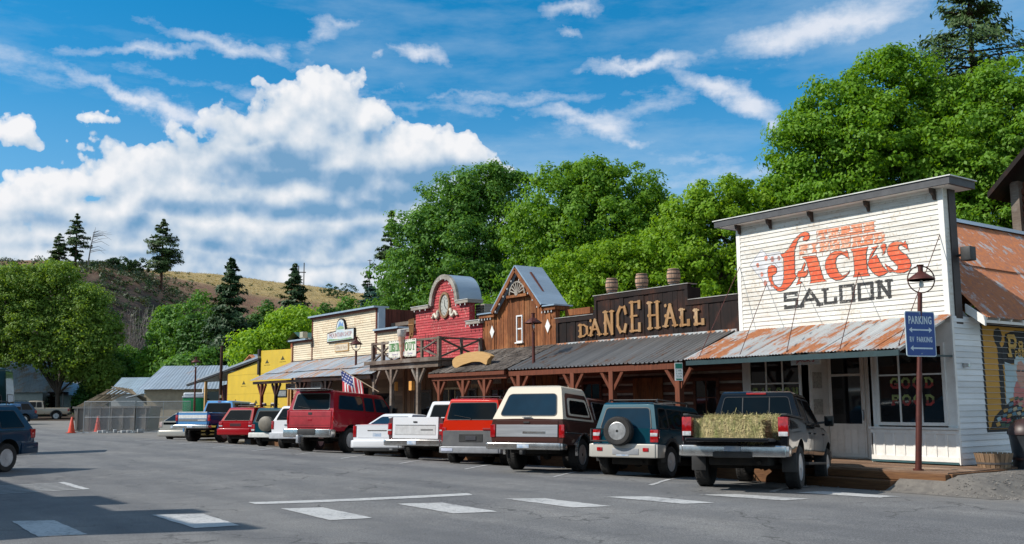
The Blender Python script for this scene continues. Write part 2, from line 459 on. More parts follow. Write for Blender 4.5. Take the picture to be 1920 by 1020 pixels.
    def wheel(s,X,Y,r,tw,sg,rim,z=None,parent=None,axis='Y',c=None,cover=None):
        t=MB(); w=tw/2
        pr=[(r*.6,-w*.8),(r*.78,-w),(r*.93,-w*.98),(r,-w*.7),(r,w*.7),(r*.93,w*.98),(r*.78,w),(r*.6,w*.8),(r*.6,-w*.8)]
        z=r if z is None else z
        t.lathe(pr,32,(X,Y,z),axis)
        for k in range(36):   # tread blocks
            a=2*math.pi*k/36
            for q in (-1,1):
                cc=[]
                for da in (-.055,.055):
                    for rr in (r*.985,r*1.018):
                        for ww in (q*w*.25,q*w*.78):
                            ca,sa=math.cos(a+da),math.sin(a+da)
                            cc.append((X+rr*ca,Y+ww,z+rr*sa) if axis=='Y' else (X+ww,Y+rr*ca,z+rr*sa))
                o=cc; t.hexa([o[0],o[1],o[5],o[4],o[2],o[3],o[7],o[6]])
        w_=t.build('wheel' if axis=='Y' else 'spare_wheel',TYRE,parent or s.root,40,world=False)
        m=MB(); R_=r*.63; d=sg*w
        # rim barrel + dish
        m.lathe([(R_,d*.86),(R_*.93,d*.9),(R_*.88,d*.6),(R_*.86,d*.3),(R_*.2,d*.35),(R_*.2,-d*.2),(0.001,-d*.2)],28,(X,Y,z),axis)
        if rim=='alloy': ns,sw,mt=6,.30,ALLOY
        elif rim=='steel': ns,sw,mt=0,.3,STEELW
        else: ns,sw,mt=5,.34,ALLOY
        for k in range(ns):
            a=2*math.pi*k/ns+.3
            def P(rr,da,dd):
                ca,sa=math.cos(a+da),math.sin(a+da)
                return (X+rr*ca,Y+dd,z+rr*sa) if axis=='Y' else (X+dd,Y+rr*ca,z+rr*sa)
            i,o_=R_*.2,R_*.9; a0,a1=sw*1.5,sw*.55
            m.hexa([P(i,-a0,d*.4),P(i,a0,d*.4),P(o_,a1,d*.5),P(o_,-a1,d*.5),P(i,-a0,d*.8),P(i,a0,d*.8),P(o_,a1,d*.86),P(o_,-a1,d*.86)])
        if ns==0: m.lathe([(R_*.86,d*.62),(R_*.7,d*.42),(R_*.55,d*.62),(R_*.3,d*.75),(R_*.18,d*.72),(0.001,d*.72)],28,(X,Y,z),axis)
        else: m.lathe([(R_*.24,d*.8),(R_*.2,d*.95),(0.001,d*.98)],16,(X,Y,z),axis)
        m.build('rim',mt,w_,40,world=False)
        if ns==0 or ns==5:
            hmb=MB()
            for k in range(8 if ns==0 else 5):
                a=2*math.pi*k/(8 if ns==0 else 5)+.1
                cx,cz=R_*.68*math.cos(a),R_*.68*math.sin(a)
                if ns==0: hmb.lathe([(R_*.12,d*.3),(R_*.12,d*.84),(.001,d*.84)],10,(X+cx,Y,z+cz) if axis=='Y' else (X,Y+cx,z+cz),axis)
            if ns==0: hmb.lathe([(R_*.15,d*.3),(R_*.15,d*.9),(.001,d*.9)],12,(X,Y,z),axis)
            if hmb.v: hmb.build('vent_hole',SEAM,w_,world=False)
        return w_
    def house(s,x0,x0t,x1t,x1,zb,zr,wb_,wt,mat=None,crown=.03,name='cabin',ins=.12,sh=.07):
        s.g=(x0,x0t,x1t,x1,zb,zr-sh,wb_,wt)
        bm=bmesh.new()
        pts=[]
        zs=zr-sh; ra=(x0t-x0)/(zs-zb); rf=(x1-x1t)/(zs-zb); ry=(wb_-wt)/(zs-zb)
        for sg in (1,-1):
            pts+=[(x0,sg*wb_,zb),(x1,sg*wb_,zb),(x0t,sg*wt,zs),(x1t,sg*wt,zs)]
            for dz,e in ((.55,.008),(.88,.035),(1.,max(.05,ins-sh*.5))):
                d=dz*sh; pts+=[(x0t+ra*d+e,sg*(wt-ry*d-e),zs+d),(x1t-rf*d-e,sg*(wt-ry*d-e),zs+d)]
            pts+=[(x0t+.5,sg*(wt*.45),zr+crown),(x1t-.5,sg*(wt*.45),zr+crown)]
        vs=[bm.verts.new(p) for p in pts]
        bmesh.ops.convex_hull(bm,input=vs)
        bmesh.ops.dissolve_limit(bm,angle_limit=R(1),verts=bm.verts[:],edges=bm.edges[:])
        mb=MB(); mb.frombm(bm)
        return wnorm(mb.build(name,mat or s.paint,s.root,50,world=False))
    def side_fn(s,sg):
        x0,x0t,x1t,x1,zb,zs,wb_,wt=s.g
        nv=Vector((0,zs-zb,wb_-wt)).normalized()
        return lambda u,v,d:(u,sg*(lerp(wb_,wt,v/(zs-zb))+nv.y*d),zb+v+nv.z*d)
    def rear_fn(s):
        x0,x0t,x1t,x1,zb,zs,wb_,wt=s.g
        nv=Vector((-(zs-zb),0,(x0t-x0))).normalized()
        return lambda u,v,d:(lerp(x0,x0t,v/(zs-zb))+nv.x*d,u,zb+v+nv.z*d)
    def front_fn(s):
        x0,x0t,x1t,x1,zb,zs,wb_,wt=s.g
        nv=Vector(((zs-zb),0,(x1-x1t))).normalized()
        return lambda u,v,d:(lerp(x1,x1t,v/(zs-zb))+nv.x*d,u,zb+v+nv.z*d)
    def win(s,name,fn,pts,r=.05,frame=None,fw=.025,glass=None):
        p=rpoly(pts,r); par=s.root
        mb=MB(); mb.prism(p,fn,-.01,.008); o=mb.build(name,glass or GLASS,par,world=False)
        if frame:
            f=MB(); g=grow(p,fw); n=len(p)
            for d in (.012,):
                vs=[fn(u,v,d) for u,v in p]+[fn(u,v,d) for u,v in g]+[fn(u,v,-.005) for u,v in g]+[fn(u,v,.004) for u,v in p]
                fs=[]
                for i in range(n):
                    j=(i+1)%n; fs+=[(i,j,n+j,n+i),(n+i,n+j,2*n+j,2*n+i),(i,3*n+i,3*n+j,j)]
                f.add(vs,fs)
            f.build('frame',frame,o,world=False)
        if name=='rear_window' and s.root['category']=='suv':
            vs_=[q[1] for q in pts]; us_=[q[0] for q in pts]; v0=min(vs_)+.03; w=MB(); w.bar(fn(.02,v0-.05,.02),fn(.03,v0,.022),.03,.02); w.bar(fn(.03,v0,.022),fn(max(us_)*.72,v0+.09,.022),.014,.012); w.build('wiper',BLACKPL,o,world=False)
        return o
    def sides(s,plist,frame=None,r=.05,fw=.025,glass=None,name='side_window'):
        for sg in (1,-1):
            for p in plist: s.win(name,s.side_fn(sg),p,r,frame,fw,glass)
    def rb(s,name,y0,y1,z0,z1,d,mat,r=.012,dn=.03,parent=None):
        """panel on the flat rear face, standing d proud"""
        return wnorm(MB().bbox(-s.ro-d,-s.ro+dn,y0,y1,z0,z1,r).build(name,mat,parent or s.root,40,world=False))
    def bx(s,name,x0,x1,y0,y1,z0,z1,mat,r=.015,parent=None):
        return MB().bbox(x0,x1,y0,y1,z0,z1,r).build(name,mat,parent or s.root,40,world=False)
    def tail(s,yin,z0,z1,mat=None,dx=.16,clear=None,out=.012,base=None):
        for sg in (1,-1):
            o=s.bx('tail_light',-s.ro-.018,-s.ro+dx,sg*yin,sg*(s.h*.965+out),z0,z1,mat or REDL,.02)
            if clear: s.bx('reversing_light',-s.ro-.024,-s.ro+dx-.02,sg*(yin+.01),sg*(s.h*.965+out-.012),clear[0],clear[1],CLEARL,.006,o)
    def bumper(s,z0,z1,mat,d=.1,w=None,name='rear_bumper',dip=True,back=.12,r=.03):
        w=w or s.h+.0
        o=MB().bbox(-s.ro-d,-s.ro+.02,-w*.96,w*.96,z0,z1,r,3)
        for sg in (1,-1): o.bbox(-s.ro-d*.85,-s.ro+back,sg*w*.9,sg*(w+.012),z0+.01,z1-.01,r*.8,2)
        o=o.build(name,mat,s.root,40,world=False)
        if dip: s.bx('number_plate',-s.ro-d-.008,-s.ro-d+.02,-.155,.155,z0+.04,z1-.04 if z1-z0<.26 else z0+.2,PLATE,.004,o)
        return o
    def mirrors(s,x,z,mat=BLACKPL,sz=.1):
        for sg in (1,-1):
            m=MB().bbox(x-.06,x+.06,sg*(s.h+.05),sg*(s.h+.24),z-sz,z+sz,.03)
            m.bar((x,sg*(s.h-.1),z-.05),(x+.01,sg*(s.h+.1),z-.03),.05,.05)
            o=m.build('wing_mirror',mat,s.root,40,world=False)
            s.bx('mirror_glass',x-.066,x-.05,sg*(s.h+.065),sg*(s.h+.225),z-sz+.015,z+sz-.015,GLASS,.004,o)
    def gaps(s,xs,z0,z1):
        """door shut lines, cut as thin dark strips that follow the body side"""
        h=s.h
        for X in xs:
            for sg in (1,-1):
                zt=interp(s.top,X); H=zt-s.zb
                hw=[(h*.955,s.zb+.05),(h*.985,s.zb+H*.28),(h,s.zb+H*.55),(h*.985,s.zb+H*.8),(h*.955,s.zb+H*.955)]
                m=MB(); vs=[]
                for y_,z_ in hw:
                    vs+=[(X-.007,sg*(y_+.0015),z_),(X+.007,sg*(y_+.0015),z_)]
                m.add(vs,[(i*2,i*2+1,i*2+3,i*2+2) for i in range(4)])
                m.build('door_gap',SEAM,s.root,world=False)
                s.bx('door_handle',X+.06,X+.2,sg*(h*.975),sg*(h+.02),zt-.2,zt-.165,s.paint,.012)
    def lamps_front(s,z0,z1,mat=CLEARL):
        X=s.wb+s.fo
        for sg in (1,-1): s.bx('headlight',X-.3,X-.06,sg*s.h*.5,sg*s.h*.88,z0,z1,mat,.04)
        s.bx('front_bumper',X-.35,X+.06,-s.h*.93,s.h*.93,z0-.35,z0-.12,BLACKPL,.06)
        s.bx('grille',X-.15,X+.01,-s.h*.48,s.h*.48,z0-.03,z1,BLACKPL,.03)
    def rack(s,x0,x1,y,z,mat=BLACKPL,bars=2):
        m=MB()
        for sg in (1,-1):
            m.tube([(x0,sg*y,z-.07),(x0+.08,sg*y,z),(x1-.1,sg*y,z),(x1,sg*y,z-.07)],.018,6)
            for k in range(3): m.tube([(lerp(x0+.1,x1-.12,k/2),sg*y,z),(lerp(x0+.1,x1-.12,k/2),sg*y,z-.08)],.014,6)
        for k in range(bars):
            xx=lerp(x0+.25,x1-.3,k/max(1,bars-1)); m.tube([(xx,-y,z+.005),(xx,y,z+.005)],.014,6)
        m.build('roof_rack',mat,s.root,40,world=False)
def lift_all():
    for o in list(bpy.data.objects):
        if o.parent is None and o.get('category') in ('pickup truck','suv','sedan','van'):
            L=o.get('lift',.10); zr=max((v.co.z for c in o.children if c.name.startswith('cabin') for v in c.data.vertices),default=1.8)
            def go(c):
                if c.name.startswith(('wheel.','chassis')) or c.name=='wheel': return
                me=c.data; n=len(me.vertices); a=np.empty(n*3,np.float32); me.vertices.foreach_get('co',a); a=a.reshape(-1,3)
                a[:,2]+=L*np.clip(1-a[:,2]/zr,0,1); me.vertices.foreach_set('co',a.reshape(-1)); me.update()
                for k in c.children: go(k)
            for c in o.children: go(c)
            if 'lift' in o: del o['lift']
def paints():
    return dict(
     black=m_paint('paint_black',(.004,.0045,.006),rough=.15,dust=.25), brown=m_paint('paint_brown',(.055,.022,.018),rough=.4),
     teal=m_paint('paint_teal',(.0,.040,.062),.15,.32), red=m_paint('paint_red',(.30,.006,.018),.0,.45), orange=m_paint('paint_orange_red',(.55,.02,.004)),
     white=m_paint('paint_white',(.72,.73,.75)), mauve=m_paint('paint_mauve',(.10,.055,.06),.2,.4), blue=m_paint('paint_blue',(.010,.045,.15),.1),
     lblue=m_paint('paint_light_blue',(.10,.28,.55),.2), silver=m_paint('paint_silver',(.42,.40,.36),.4), navy=m_paint('paint_navy',(.010,.042,.085),.3),
     dred=m_paint('paint_dark_red',(.30,.005,.01),.0), green=m_paint('paint_green',(.0,.022,.022),.3), tan=m_paint('paint_tan',(.40,.33,.25),.3,.4),
     cream=m_paint('paint_cream',(.62,.55,.44),rough=.45))
PT=paints()
def straw(mb,c,ax,ay,az,hx,hy,hz,n,seed):
    """hay blades sticking out of a block with centre c, half sizes h, axes ax ay az"""
    rg=random.Random(seed)
    for k in range(n):
        f=rg.choice([0,1,2,3,4,4,5,0]); u,v=rg.uniform(-1,1),rg.uniform(-1,1)
        if f==0: p=ax*-hx+ay*(u*hy)+az*(v*hz); nn=-ax
        elif f==1: p=ax*hx+ay*(u*hy)+az*(v*hz); nn=ax
        elif f==2: p=ay*hy+ax*(u*hx)+az*(v*hz); nn=ay
        elif f==3: p=ay*-hy+ax*(u*hx)+az*(v*hz); nn=-ay
        elif f==4: p=az*hz+ax*(u*hx)+ay*(v*hy); nn=az
        else: p=ax*-hx+ay*(u*hy)+az*(v*hz); nn=-ax
        d=Vector((rg.gauss(0,1),rg.gauss(0,1),rg.gauss(0,1)-.3)); d=(d-nn*d.dot(nn)*.75).normalized()
        L=rg.uniform(.03,.1)*(1.7 if rg.random()<.04 else 1); w=rg.uniform(.002,.0045)
        p=c+p+nn*rg.uniform(.0,.018); q=p+d*L+nn*rg.uniform(0,.02)
        sd=d.cross(nn).normalized()*w
        mb.quad(p-sd,p+sd,q+sd*.5,q-sd*.5)
def build_cars():
    B=BLACKPL
    # ---- black pickup with hay
    c=Car('pickup_truck','black pickup truck carrying hay bales with its tailgate down, in front of the white saloon',15.59,13.22,62,'pickup truck',PT['black'],2.02,1.22,3.5,.92,.52,[(-1.3,1.30),(.62,1.32),(.7,1.2),(3.1,1.22),(3.4,1.16),(4.3,1.05),(4.5,.95)],.405,.27,1.72,bed=(-1.4,.6,.83,.09),rim='spoke')
    c.house(.66,.82,2.35,3.25,1.15,1.9,.92,.72,ins=.1)
    c.win('rear_window',c.rear_fn(),[(-.74,.14),(.74,.14),(.64,.62),(-.64,.62)],.06,B,.008)
    f=c.rear_fn(); m=MB()
    for y in (-.27,.27): m.prism([(y-.008,.15),(y+.008,.15),(y+.008,.61),(y-.008,.61)],f,.009,.014)
    m.build('window_divider',B,c.root,world=False)
    c.bx('brake_light',.8,.9,-.2,.2,1.825,1.87,REDL,.01)
    c.sides([[(.86,.12),(1.55,.12),(1.55,.6),(1.02,.6)],[(1.63,.12),(2.95,.12),(2.4,.6),(1.63,.6)]],B)
    c.win('windscreen',c.front_fn(),[(-.78,.12),(.78,.12),(.64,.62),(-.64,.62)],.06,B)
    c.tail(.80,.90,1.27,clear=(.90,.985),dx=.2)
    t=c.bx('tailgate',-1.22-.6,-1.19,-.76,.76,.79,.85,m_plain('bed_liner',(.02,.022,.026),.6,0,(.035,.036,.04),12,.3),.02)
    c.bx('gate_edge',-1.845,-1.81,-.74,.74,.775,.85,PT['black'],.012,t)
    c.bumper(.50,.72,CHROME,.16,1.0,dip=False)
    c.bx('bumper_step',-1.44,-1.2,-.36,.36,.48,.60,B,.03); c.bx('number_plate',-1.40,-1.38,-.15,.15,.6,.7,PLATE,.004)
    for sg in (1,-1): c.bx('mud_flap',-.53,-.50,sg*.72,sg*1.0,.22,.60,B,.01)
    c.gaps([.98,1.6,2.75],0,0); c.mirrors(2.65,1.34,B,.12); c.lamps_front(.8,1.0)
    for sg in (1,-1): c.bx('side_step',.6,2.9,sg*.86,sg*1.04,.36,.42,B,.02)
    for sg in (1,-1): c.bx('bed_rail',-1.2,.62,sg*.86,sg*.97,1.29,1.335,B,.015)
    # hay
    HAY=m_plain('hay',(.34,.27,.12),.9,0,(.13,.13,.04),4,.6,(1,4,.6)); STRAW=m_plain('hay_blades',(.62,.50,.26),.75,0,(.26,.27,.09),4,isl=.85,stretch=(1,3,.7))
    def bale(x,y,z,rot,hx,hy,hz,label,seed,n):
        rt=c.root.matrix_basis.to_3x3(); P=Vector(c.root.location)+c.root.rotation_euler.to_matrix()@(Vector((x,y,z-hz))*.94)
        o=thing('hay_bale',label,'hay bale',tuple(P),c.root.rotation_euler.z+rot,'hay bales in the truck bed'); o.rotation_euler.y=c.root.rotation_euler.y; o.scale=(.94,.94,.94)
        ax,ay,az=Vector((1,0,0)),Vector((0,1,0)),Vector((0,0,1)); C_=Vector((0,0,hz))
        bm=bmesh.new(); bmesh.ops.create_cube(bm,size=2)
        bmesh.ops.subdivide_edges(bm,edges=bm.edges[:],cuts=14,use_grid_fill=True)
        for v in bm.verts:
            v.co=Vector((v.co.x*hx,v.co.y*hy,v.co.z*hz)); q=v.co*9+Vector((seed,0,0))
            rr=.93+.07*abs(math.sin(v.co.y*11)); v.co*=1; v.co+=v.co.normalized()*(mnoise.noise(q)*.03)*rr
        mb=MB(); mb.frombm(bm,0,Matrix.Translation(C_)); b=mb.build('block',HAY,o,50,world=False)
        s_=MB(); straw(s_,C_,ax,ay,az,hx,hy,hz,n,seed); s_.build('straw',STRAW,b,world=False,fixn=False)
        s2=MB()
        for yy in (-hy*.45,hy*.45): s2.tube([(-hx-.012,yy,hz*2+.0),(-hx-.014,yy,0)],.004,5); s2.tube([(-hx-.01,yy,hz*2+.012),(hx,yy,hz*2+.012)],.004,5)
        s2.build('twine',m_plain('twine',(.35,.25,.12),.8),o,world=False)
    bale(-.92,.10,1.035,R(-7),.24,.66,.215,'green-gold hay bale lying nearest the tailgate of the black pickup',3,9000)
    bale(-.34,.02,1.09,R(2),.24,.70,.27,'taller hay bale behind the first one, against the black pickup cab',9,5000)
    # ---- teal compact SUV with spare wheel
    SILB=m_paint('bumper_silver',(.46,.44,.40),.2,.4)
    c=Car('suv','teal compact SUV with a bare spare wheel, next to the black pickup',16.37,17.18,69,'suv',PT['teal'],1.66,.70,2.62,.72,.36,[(-.9,1.02),(2.6,1.02),(2.75,1.0),(3.3,.9),(3.5,.8)],.345,.22,1.46,arch=(BLACKPL,.06,.03),rim='spoke')
    c.house(-.69,-.53,1.95,2.7,.95,1.66,.77,.63)
    c.win('rear_window',c.rear_fn(),[(-.63,.06),(.63,.06),(.53,.56),(-.53,.56)],.07,B,.02,GLASSB)
    c.sides([[(-.52,.1),(.0,.1),(.0,.56),(-.37,.56)],[(.07,.1),(.95,.1),(.95,.56),(.07,.56)],[(1.02,.1),(2.35,.1),(1.95,.56),(1.02,.56)]],B)
    c.win('windscreen',c.front_fn(),[(-.68,.08),(.68,.08),(.58,.58),(-.58,.58)],.06)
    c.tail(.62,.70,1.0,dx=.1,clear=(.84,.92)); c.gaps([-.02,.98,1.98],0,0); c.mirrors(2.05,1.1,B,.09)
    o=c.bumper(.33,.66,SILB,.13,.84,back=.35)
    for sg in (1,-1): c.bx('reflector',-.845,-.8,sg*.5,sg*.64,.48,.57,REDL,.01)
    c.bx('plate_recess',-.84,-.8,-.4,.25,.4,.55,m_plain('plate_recess',(.3,.31,.33),.4),.01)
    w=c.wheel(-.88,.07,.34,.2,-1,'steel',.95,None,'X')
    m=MB(); m.bar((-.7,.5,1.0),(-.88,.78,1.0),.03,.03); m.bar((-.88,.1,.72),(-.88,.78,.72),.03,.03);m.bar((-.88,.77,.7),(-.88,.77,1.0),.03,.03); m.bbox(-.82,-.68,-.08,.22,.82,1.06,.02); m.build('wheel_carrier',B,c.root,world=False)
    c.lamps_front(.68,.82); c.rack(-.35,1.55,.6,1.73)
    c.bx('window_sticker',-.65,-.63,.47,.555,1.04,1.12,m_plain('white_decal',(.8,.8,.8),.5),.002)
    # ---- brown pickup with cream canopy
    c=Car('pickup_truck','brown pickup with a silver tailgate band under a cream camper canopy',15.81,19.86,63,'pickup truck',PT['brown'],2.0,1.22,3.45,.85,.50,[(-1.3,1.16),(3.0,1.18),(3.3,1.12),(4.2,1.0),(4.4,.9)],.39,.25,1.66,arch=(CHROME,.018,.01),rim='steel')
    CR=PT['cream']
    c.house(.8,.92,2.2,2.95,1.1,1.84,.90,.70,name='cabin')
    c.sides([[(1.05,.12),(2.6,.12),(2.2,.6),(1.1,.6)]],CHROME); c.win('windscreen',c.front_fn(),[(-.76,.1),(.76,.1),(.62,.6),(-.62,.6)],.05,B)
    c.gaps([1.0,2.3],0,0); c.mirrors(2.35,1.32,CHROME,.1)
    can=c.house(-1.2,-.86,.62,.76,1.165,2.03,.93,.74,mat=CR,name='canopy',ins=.2,sh=.16)
    BRN=PT['brown']
    o=c.win('canopy_rear_window',c.rear_fn(),[(-.74,.09),(.74,.09),(.62,.64),(-.62,.64)],.09,m_plain('rubber_seal',(.03,.03,.03),.6),.018,GLASSB)
    for sg in (1,-1):
        MB().prism(rpoly([(-.98,.05),(.66,.05),(.58,.68),(-.72,.68)],.08),c.side_fn(sg),-.01,.004).build('canopy_side_panel',BRN,c.root,world=False)
        fn=c.side_fn(sg); fn2=(lambda f:lambda u,v,d:f(u,v,d+.005))(fn)
        MB().prism(rpoly([(-.84,.10),(.54,.10),(.48,.56),(-.66,.56)],.1),fn2,0,.012).build('canopy_window_surround',CR,c.root,world=False)
        MB().prism(rpoly([(-.74,.15),(.44,.15),(.39,.50),(-.58,.50)],.08),fn2,.005,.018).build('canopy_side_window',GLASS,c.root,world=False)
    m=MB(); m.bbox(-1.245,-1.2,-.12,.12,1.2,1.225,.008); m.build('canopy_handle',CHROME,c.root,world=False)
    c.tail(.84,.70,1.03,dx=.06)
    g=c.rb('tailgate',-.82,.82,.60,1.13,.012,PT['brown'])
    SB=m_plain('brushed_silver_band',(.62,.64,.66),.28,.6,(.45,.46,.48),6,stretch=(1,.2,8))
    c.rb('silver_band',-.81,.81,.72,1.02,.022,SB,.008,parent=g); c.rb('tailgate_handle',-.08,.08,1.06,1.1,.03,B,.006,parent=g)
    c.rb('band_badge',-.5,.1,.80,.86,.027,CHROME,.004,parent=g)
    c.bumper(.40,.57,CHROME,.2,1.0); c.bx('tow_hitch',-1.52,-1.35,-.04,.04,.28,.38,B,.01); c.lamps_front(.75,.95)
    for sg in (1,-1): c.bx('side_trim',-1.15,4.0,sg*.975,sg*1.006,.83,.85,CHROME,.004)
    # ---- red and grey boxy SUV
    GR=m_plain('grey_cladding',(.10,.10,.105),.5,0,(.13,.13,.13),5,.1)
    c=Car('suv','boxy red SUV with grey plastic lower body, between the white and brown pickups',16.40,23.65,57,'suv',PT['orange'],1.82,.72,2.57,.85,.30,[(-.8,1.14),(2.4,1.14),(2.6,1.08),(3.3,.95),(3.42,.8)],.335,.22,1.56,rim='alloy')
    c.house(-.71,-.56,1.75,2.6,1.08,1.80,.85,.72)
    c.win('rear_window',c.rear_fn(),[(-.74,.1),(.74,.1),(.68,.58),(-.68,.58)],.05,B,.02)
    c.sides([[(-.5,.12),(.5,.12),(.5,.58),(-.38,.58)],[(.58,.12),(1.3,.12),(1.3,.58),(.58,.58)],[(1.36,.12),(2.2,.12),(1.75,.58),(1.36,.58)]],B)
    c.rb('tailgate',-.86,.86,.40,.86,.02,GR,.02); c.rb('plate_recess',-.36,.36,.52,.76,.03,B,.02); c.rb('number_plate',-.155,.155,.58,.7,.045,m_plain('dark_plate',(.06,.06,.07),.4),.005)
    for sg in (1,-1): c.bx('lower_cladding',-.6,3.1,sg*.9,sg*.925,.3,.62,GR,.02)
    c.tail(.76,.55,.95,dx=.1); c.rb('tailgate_handle',-.62,-.35,.86,.93,.035,m_plain('handle_red',(.25,.01,.01),.4),.02)
    c.bumper(.20,.40,m_plain('bumper_grey',(.33,.34,.36),.4,.2),.12,.9,dip=False); c.bx('bumper_sticker',-.85,-.83,.5,.84,.26,.34,m_plain('bumper_sticker',(.6,.62,.72),.5,0,(.45,.48,.6),40),.002)
    c.lamps_front(.68,.85); c.rack(-.3,1.5,.66,1.87); c.mirrors(2.1,1.2,B,.09); c.gaps([.55,1.6],0,0); c.win('windscreen',c.front_fn(),[(-.7,.1),(.7,.1),(.62,.6),(-.62,.6)],.05)
    # ---- white older pickup
    c=Car('pickup_truck','older pickup with a white tailgate, chrome bumper and dull mauve sides',16.85,26.75,63,'pickup truck',PT['mauve'],2.0,1.22,3.2,.6,.48,[(-1.3,1.22),(.66,1.22),(.7,1.15),(3.0,1.16),(3.2,1.1),(4.1,1.0),(4.3,.9)],.38,.24,1.62,bed=(-1.12,.6,.75,.07),rim='steel',arch=(CHROME,.015,.008))
    c.house(.72,.86,2.0,2.8,1.1,1.84,.90,.70,mat=PT['white'])
    c.win('rear_window',c.rear_fn(),[(-.7,.12),(.7,.12),(.6,.6),(-.6,.6)],.06,B); c.sides([[(.98,.12),(2.5,.12),(2.05,.6),(1.05,.6)]],CHROME)
    g=c.rb('tailgate',-.80,.80,.56,1.24,.02,PT['white'],.02)
    c.rb('tailgate_panel',-.72,.72,.68,.98,.03,m_plain('white_panel',(.6,.6,.6),.4),.02,parent=g); c.rb('tailgate_trim',-.7,.7,.985,1.0,.04,CHROME,.005,parent=g); c.rb('tailgate_handle',-.07,.07,1.06,1.11,.035,B,.01,parent=g)
    c.rb('badge',-.62,-.2,.82,.87,.036,m_plain('badge_grey',(.2,.2,.2),.5),.004,parent=g)
    c.tail(.83,.68,1.05,dx=.07,clear=(.8,.85)); c.bumper(.34,.54,CHROME,.2,1.0); c.gaps([.95,2.1],0,0); c.mirrors(2.2,1.3,CHROME,.1); c.lamps_front(.72,.92)
    for sg in (1,-1): c.bx('bed_rail',-1.2,.62,sg*.86,sg*.985,1.205,1.24,PT['white'],.012)
    # ---- white saloon car
    c=Car('sedan','white sedan with tall red tail lights half hidden behind the old white-gated pickup',17.2,30.2,55,'sedan',PT['white'],1.80,1.05,2.9,.9,.22,[(-1.1,1.02),(-.3,1.06),(.2,.98),(2.6,.96),(3.0,.93),(3.6,.8),(3.8,.66)],.335,.22,1.55,rim='alloy')
    c.root['lift']=.0001; c.house(-.42,.45,1.75,2.75,.97,1.44,.80,.58,crown=.02,ins=.1,sh=.06)
    c.win('rear_window',c.rear_fn(),[(-.66,.06),(.66,.06),(.5,.34),(-.5,.34)],.05,B,.015,GLASSB); c.sides([[(.0,.06),(1.1,.06),(1.1,.33),(.45,.33)],[(1.15,.06),(2.3,.06),(1.8,.33),(1.15,.33)]],CHROME,.03,.012)
    c.tail(.76,.62,1.0,dx=.06); c.bumper(.26,.54,PT['white'],.13,.9,dip=False,r=.09,back=.5); c.bx('exhaust',-1.16,-1.0,-.62,-.5,.2,.26,CHROME,.02); c.rb('boot_lid',-.72,.72,.6,.99,.014,PT['white'],.03); c.bx('lower_valance',-1.14,-1.0,-.8,.8,.17,.28,B,.02)
    c.rb('chrome_strip',-.35,.35,.82,.855,.02,CHROME,.006); c.rb('number_plate',-.155,.155,.64,.76,.015,PLATE,.003); c.rb('boot_lid_gap',-.74,.74,.985,.992,.004,SEAM,.002)
    c.bx('boot_brake_light',-.99,-.93,-.66,.66,1.03,1.05,REDL,.005); c.lamps_front(.6,.75); c.mirrors(2.2,1.02,PT['white'],.07); c.gaps([1.1,2.2],0,0); c.win('windscreen',c.front_fn(),[(-.66,.06),(.66,.06),(.5,.36),(-.5,.36)],.05)
    # ---- big red SUV, hatch open
    c=Car('suv','large red SUV with chrome bumper and raised hatch',16.59,33.78,60,'suv',PT['red'],2.04,1.15,3.05,.75,.62,[(-1.2,1.42),(3.0,1.42),(3.2,1.38),(4.2,1.25),(4.42,1.1)],.43,.28,1.72,rim='spoke',wellr=.5)
    c.house(-1.14,-.97,2.4,3.15,1.38,2.16,.96,.80)
    c.win('rear_window',c.rear_fn(),[(-.76,.06),(.76,.06),(.68,.64),(-.68,.64)],.07,m_plain('grey_seal',(.16,.14,.13),.5),.03,m_glass('open_hatch_dark',(.004,.004,.004)))  # near-black sheet stands in for the unlit interior behind the open hatch
    c.sides([[(-.8,.1),(.85,.1),(.85,.6),(-.62,.6)],[(1.0,.1),(1.6,.1),(1.6,.6),(1.0,.6)],[(1.75,.1),(2.85,.1),(2.4,.6),(1.75,.6)]],B,.06,.02,GLASSB)
    c.tail(.92,.92,1.42,dx=.05,out=.004); g=c.rb('tailgate',-.88,.88,.78,1.38,.02,m_plain('faded_red',(.40,.02,.03),.4,0,(.26,.008,.015),3,coat=.5),.03); c.rb('tailgate_handle',-.08,.08,1.25,1.34,.032,B,.01,parent=g)
    c.rb('oval_badge',-.1,.1,1.02,1.12,.028,PT['red'],.04,parent=g); c.rb('tailgate_crease',-.84,.84,1.19,1.2,.024,SEAM,.002,parent=g); c.rb('tailgate_crease',-.84,.84,.86,.87,.024,SEAM,.002,parent=g)
    c.bumper(.42,.72,CHROME,.2,1.0,dip=False); c.bx('bumper_step',-1.37,-1.2,-.38,.38,.5,.73,B,.03); c.bx('tow_hitch',-1.5,-1.3,.22,.32,.2,.5,m_plain('hitch_steel',(.5,.5,.52),.4,.8),.02)
    h_=MB(); h_.bbox(-1.62,-.83,-.70,.70,2.17,2.195,.01); h_.build('hatch_glass',m_plain('hatch_edge',(.35,.36,.37),.25,.5),c.root,world=False)
    c.gaps([.93,1.68,2.7],0,0); c.mirrors(2.75,1.55,B,.13); c.lamps_front(.95,1.15); c.win('windscreen',c.front_fn(),[(-.8,.1),(.8,.1),(.68,.66),(-.68,.66)],.06)
    # ---- white SUV
    c=Car('suv','white SUV mostly hidden by the large red SUV beside it',17.45,37.85,55,'suv',PT['white'],1.82,.85,2.65,.85,.34,[(-.9,1.08),(2.5,1.08),(2.7,1.04),(3.3,.95),(3.5,.8)],.345,.23,1.54,rim='alloy')
    c.house(-.84,-.45,1.8,2.65,1.02,1.70,.85,.68)
